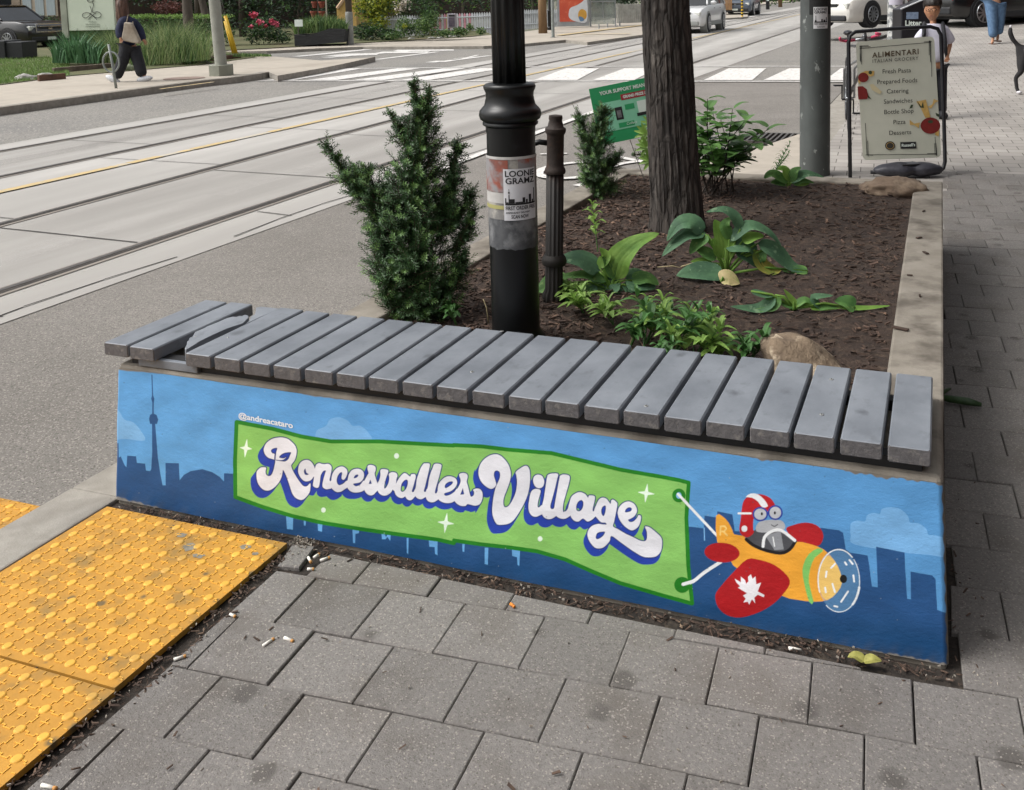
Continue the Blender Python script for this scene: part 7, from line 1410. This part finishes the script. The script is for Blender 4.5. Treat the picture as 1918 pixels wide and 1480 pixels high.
for x,y in ((590,10),(603,10),(592,-6),(605,-6),(588,28),(604,28)): mb=MB(); k=Dp/FPX; c=pd(x,y+5,Dp); mb.lathe([(4*k,0),(6*k,9*k),(6.8*k,9*k),(6.8*k,12*k),(5*k,12*k)],tuple(c),16); mb.build('pot',M_tc,g,smooth=True,auto=40)
mb=MB(); fbox(mb,Dp+.1,596,599,-20,55,.06); mb.build('stand',M_brn,g); 
g=thing('garden_stake','thin pale upright stake right of the terracotta pots','stake',(0,0,0)); mb=MB(); fbox(mb,Dp-.3,611,613.5,-40,45,.03); mb.build('stake',mat('stake_pale','#a59f90'),g)
g=thing('wooden_shed','tan board shed side with a sloping edge behind the utility pole','shed',(0,0,0)); Ds=Dt+6; k=Ds/FPX; mb=MB(); mb.prism([(0,0),(36*k,0),(36*k,80*k),(10*k,48*k),(0,36*k)],pd(632,50,Ds),FR_,(0,0,1),FF,2); mb.build('board_wall',mat('board_tan','#a58a6c','#8f765b',.8,scale=3,stretch=(.2,.2,6)),g); mb=MB(); mb.tube([pd(632,16,Ds-.1),pd(668,-34,Ds-.1)],.07,6); mb.build('edge_board',mat('edge_board','#b89a7c'),g)
p=gp(656,83,.055); k=mpp(p); g=thing('utility_pole','worn utility pole in a grey sleeve in front of the golden shrub','utility pole',p); mb=MB(); mb.lathe([(6.8*k,-.1),(6.9*k,60*k),(6.2*k,60.5*k)],n=18); mb.build('grey_sleeve',mat('sleeve_grey','#8f918c','#7b7d79',.7,scale=3,c3='#b0b0aa',s3=5),g,smooth=True,auto=40); mb=MB(); mb.lathe([(6*k,60*k),(5.5*k,400*k)],n=18); mb.build('shaft',M_brn,g,smooth=True)
Du=dep(gp(700,78,.06)); bush('golden_shrub','bright yellow green shrub behind the utility pole',[(700,25,32,32,Du+2,34),(725,0,26,34,Du+2,30),(680,5,22,30,Du+2,30),(712,45,18,18,Du+1.6,22)],2600,.13,[M_ygl,M_hd],41,mi=[.72,.28])
bush('shade_bush','dark bush under the golden shrub',[(690,60,34,18,Du+1,30),(725,64,20,14,Du+.8,22)],1200,.12,[M_dk,M_hd],42,mi=[.5,.5])
g=bush('white_rose_bush','sprawling bush with pale blossoms over the picket fence',[(760,18,28,22,Du+4,28),(800,20,26,26,Du+4,28),(780,-10,40,26,Du+5,30)],1900,.12,[M_hd,M_dk],43,mi=[.6,.4]); leafcloud('blossoms',[cl3(752,10,20,16,Du+3.6),cl3(745,20,8,8,Du+3.5)],220,.10,[M_flw],g,44,aspect=.9)
Df=dep(gp(760,76,.06)); bush('verge_plants','leafy plants crowding the left picket fence',[(760,50,22,20,Df,20),(795,52,30,20,Df,24),(805,36,22,18,Df+.3,20),(740,66,22,8,Df-.2,18),(830,62,24,8,Df-.2,18),(860,60,18,10,Df+.3,18),(900,58,10,8,Df+.8,12),(880,52,8,10,Df+.8,10)],3600,.10,[M_hd,M_gs],45,cat='plants',mi=[.65,.35])
leafcloud('blossoms',[cl3(758,49,6,5,Df-.6)],60,.08,[M_ygl],None,46); bpy.data.objects['blossoms.002'].name='yellow_flowers'; tag(bpy.data.objects['yellow_flowers'],'small patch of yellow flowers in front of the picket fence','flowers')
for i,(px,py) in enumerate(((770,73.5),(808,72),(825,71.5),(842,69.5),(855,68.5))):
    p=gp(px,py,.06); k=mpp(p); rock('rock',['leftmost','second','middle','fourth','rightmost'][i]+' pale edging stone in the row before the picket fence',tuple(p),(7*k,5*k,3*k),i+9.,M_rw,HEAD)
def picket(label,x0,x1,yt0,yt1,yb0,yb1,d0_,d1_,n,m,pw=.07,tint=None):
    g=thing('picket_fence',label,'fence',(0,0,0)); mb=MB()
    for i in range(n):
        t=(i+.5)/n; x=x0+(x1-x0)*t; d=d0_+(d1_-d0_)*t; a=pd(x,yb0+(yb1-yb0)*t,d); h=((yb0+(yb1-yb0)*t)-(yt0+(yt1-yt0)*t))*d/FPX; w=abs(pd(x1,0,d1_).x-pd(x0,0,d0_).x)/n*.0+((x1-x0)/n)*d/FPX*.40
        mi=1 if tint and tint[0]<x<tint[1] and i%2==0 else (2 if tint and tint[0]<x<tint[1] and i%5==0 else 0)
        mb.prism([(-w,0),(w,0),(w,h-.07),(0,h),(-w,h-.07)],a,FR_,(0,0,1),FF,.025,mi)
    mb.build('pickets',m,g); mb=MB()
    for f in (.25,.8):
        a=pd(x0,yb0-(yb0-yt0)*f,d0_+.05); b=pd(x1,yb1-(yb1-yt1)*f,d1_+.05); mb.tube([a,b],.03,4)
    mb.build('rails',m[0],g); return g
M_fw=mat('fence_white','#cfd2d4','#bcc0c3',.7,scale=6); M_fp=mat('fence_pink','#d79aa6','#c98b99',.7,scale=20); M_fy=mat('fence_yellow','#cdb27c')
picket('white picket fence left of the lamp post, painted pink and yellow in its middle',720,925,30,22,70,63,Df+1.4,Df+9,44,[M_fw,M_fp,M_fy],tint=(800,885))
picket('white picket fence between the lamp post and the wooden pole',975,1045,18,17,56,50,Df+14,Df+17,20,[M_fw])
g=thing('news_box','grey newspaper box on legs in front of the picket fence','newspaper box',(0,0,0)); dn=Df+3.2; mb=MB(); fbox(mb,dn,838,853.5,26,53,.4); mb.build('box',mat('box_grey','#aaa5ae','#96919b',.5,scale=4),g,bev=.01); mb=MB(); fbox(mb,dn-.02,840.5,851.5,33,50,.02); mb.build('display_window',mat('box_window','#6a616b','#51495a',.3,scale=9),g); mb=MB(); fbox(mb,dn-.02,840.5,851.5,28,31,.02); mb.build('slot',M_ink,g); mb=MB(); fbox(mb,dn+.05,840,842,53,63,.1); fbox(mb,dn+.05,850,852,53,62,.1); mb.build('legs',M_plastic,g)
bush('background_trees','dark leafy trees behind the white picket fences',[(870,-4,60,34,Df+20,50),(930,-10,60,34,Df+24,50),(1000,-4,60,36,Df+30,50),(820,-20,50,40,Df+14,50),(1140,-12,70,40,Df+34,60),(1080,-20,70,40,Df+34,60),(740,-60,120,60,Df+16,60),(1240,-14,70,30,Df+60,60)],6500,.22,[M_dk,M_hd,M_hl],51,cat='tree',mi=[.55,.33,.12],stem=[(870,60,868,-40,6,Df+20),(1000,50,1000,-40,6,Df+30)])
p=gp(1017,62,.05); k=mpp(p); g=thing('wooden_pole','brown wooden utility pole left of the bus shelter','utility pole',p); mb=MB(); mb.lathe([(8.5*k,-.1),(7.8*k,62*k),(6*k,500*k)],n=20); mb.build('shaft',mat('pole_wood','#846a4c','#6f583f',.9,scale=6,stretch=(1,1,.15),bump=.6,bscale=20),g,smooth=True)
p=gp(1030,56,.05); k=mpp(p); g=thing('street_lamp','distant black street lamp post beside the wooden pole','lamp post',p); mb=MB(); mb.lathe([(5.5*k,0),(5.5*k,4*k),(3.6*k,6*k),(3.6*k,34*k),(4.4*k,36*k),(3*k,38*k),(3*k,300*k)],n=16); mb.build('shaft',M_lamp,g,smooth=True,auto=40)
p=gp(1036,70,.05); k=mpp(p); g=thing('metal_post','thin galvanised post on a flange at the road corner','post',p); mb=MB(); mb.lathe([(5.5*k,0),(5.5*k,.8*k),(3*k,1*k),(2.8*k,200*k)],n=14); mb.build('shaft',MATS['galv_grey'],g,smooth=True,auto=40)
Dx=dep(gp(1080,51,.06)); g=thing('bus_shelter','bus shelter with an orange lit poster case and clear side glass','bus shelter',(0,0,0)); M_shf=mat('shelter_frame','#a3a7aa','#8e9295',.4,scale=4,metal=.4)
mb=MB(); fbox(mb,Dx,1044,1104,-60,50,.35); mb.build('poster_case',M_shf,g,bev=.02); mb=MB(); fbox(mb,Dx-.02,1048.5,1099,-55,41,.02); pst=mb.build('poster',mat('poster_orange','#c8573a','#b84a33',.5,scale=2,c3='#cf7a5c',s3=5),g)
def sblob(pts,m,nm,off): 
    mb=MB(); vs=[pfl(x,y,Dx-off) for x,y in cr(pts,4)]; mb.add(vs,[tuple(range(len(vs)-1,-1,-1))]); mb.build(nm,m,pst)
sblob([(1066,20),(1070,14),(1080,10),(1090,4),(1099,-2),(1099,40),(1078,40),(1066,33)],mat('poster_pale','#ccd0d4','#bcc1c6',.5,scale=3),'pale_shape',.026); sblob([(1084,22),(1090,17),(1098,22),(1098,34),(1088,38),(1083,32)],mat('poster_gold','#c89a3c','#b98a35',.5,scale=4),'yellow_shape',.03); sblob([(1084,31),(1092,33),(1094,38),(1087,40)],mat('poster_blue','#5a7896'),'blue_shape',.034)
M_gsh=glassmat('shelter_glass',alpha=.5)
mb=MB(); fbox(mb,Dx+1.2,1108,1153,-50,36,.03); fbox(mb,Dx+1.2,1108,1153,37,46,.03); mb.build('glass_pane',M_gsh,g)
for x0,x1,y0,y1 in ((1104.5,1108,-60,50),(1152,1154,-60,44),(1104,1154,2,4.5),(1129,1130.5,4,34),(1000+104,1154,-66,-60)): mb=MB(); fbox(mb,Dx+1.1,x0,x1,y0,y1,.08); mb.build('frame_bar',M_shf,g)
mb=MB(); fbox(mb,Dx-.2,1040,1158,-72,-62,1.8); mb.build('roof',M_shf,g)
for i,(x,y) in enumerate(((1122,54),(1138,51.5),(1153,49.5),(1161,48))):
    p=gp(x,y,.06); k=mpp(p); g=thing('short_bollard','low thin metal stub by the bus platform, number '+['one','two','three','four'][i]+' from the poster case','bollard',p,group='thin stubs along the bus platform'); mb=MB(); mb.lathe([(.03,0),(.028,8.5*k),(.01,8.8*k)],n=8); mb.build('stub',M_shf,g)
bush('hedge_gap','dark hedge between the bus shelter and the tree trunk',[(1170,2,22,12,Dx+6,30),(1185,-20,30,20,Dx+6,30)],700,.2,[M_dk],52,cat='hedge')
g=thing('board_fence','weathered white board fence behind the bus shelter','fence',(0,0,0)); mb=MB()
for i in range(13): fbox(mb,Dx+5+i*.05,1155+i*3.6,1158.3+i*3.6,8-(i%2),44,.03)
mb.build('boards',mat('board_white','#a9a9a3','#8e8e88',.8,scale=4),g)
g=thing('tan_fence','tan board fence behind the white suv','fence',(0,0,0)); Dz=58
mb=MB()
for i in range(8): fbox(mb,Dz,1346+i*3.2,1348.8+i*3.2,-30,19,.04)
mb.build('boards',mat('fence_tan','#a5825c','#8d6c4b',.8,scale=4),g)
p=gp(1390,32,0.03); k=mpp(p); g=thing('flexible_post','yellow and black striped flexible post before the slate grey suv','bollard',p); mb=MB(); 
for i in range(14): mb.lathe([(2.0*k,i*3*k),(2.0*k,(i+.98)*3*k)],n=10,mi=i%2)
mb.lathe([(4*k,0),(4*k,.5*k)],n=10,mi=1); mb.build('striped_tube',[M_yg,M_ink],g)
p=pd(1438,18,66); g=thing('dark_post_sign','dark post with a pale plate right of the slate grey suv','sign post',p); mb=MB(); fbox(mb,66,1435.5,1441.5,-60,18,.2); mb.v=[tuple(Vector(v)-p) for v in mb.v]; mb.build('post',M_ink,g); mb=MB(); fbox(mb,65.8,1436.5,1440.5,-14,2,.05); mb.v=[tuple(Vector(v)-p) for v in mb.v]; mb.build('plate',M_sw,g)
g=thing('utility_pole','tan utility pole far up the street right of the slate grey suv','utility pole',(0,0,0)); mb=MB(); mb.tube([pd(1461.5,14,85),pd(1461,-120,85)],[3.8*85/FPX,3.2*85/FPX],10); mb.build('shaft',MATS['pole_wood'],g,smooth=True)
bush('street_trees','green trees and bushes far up the street',[(1452,-2,16,14,90,60),(1480,-4,20,12,100,60),(1425,-10,30,16,92,60),(1530,-10,60,14,120,60),(1390,-14,60,14,95,60),(1340,-14,50,16,75,60)],1800,.35,[M_hd,M_dk,M_hl],53,cat='tree',mi=[.5,.3,.2])
g=thing('brick_building','long low red brick shop row far up the street','building',(0,0,0)); mb=MB(); fbox(mb,125,1380,1700,-150,6,20); mb.build('wall',mat('brick_red','#7c4a3e','#6a4037',.9,scale=2),g)
for i in range(12): mb=MB(); fbox(mb,124.7,1390+i*25,1406+i*25,-30,3,.2); mb.build('window',M_glass,g)
# buildings lining the right pavement and behind the viewer: they shade the bench
g=thing('shop_building','brick shop front along the right side of the pavement, outside the frame','building',(0,0,0)); mb=MB(); mb.bx(6.0,12,-9,26,-.2,7.5); mb.build('wall',MATS['brick_red'],g)
for i in range(8): mb=MB(); mb.bx(5.92,6.0,-8+i*4.2,-5+i*4.2,.6,2.9); mb.build('shop_window',M_glass,g)
mb=MB(); mb.prism([(0,0),(2.0,.0),(2.0,.15),(0,.7)],(6.0,26,2.9),(-1,0,0),(0,0,1),(0,-1,0),35); mb.build('awning',M_trou,g)
bpy.context.view_layer.update()
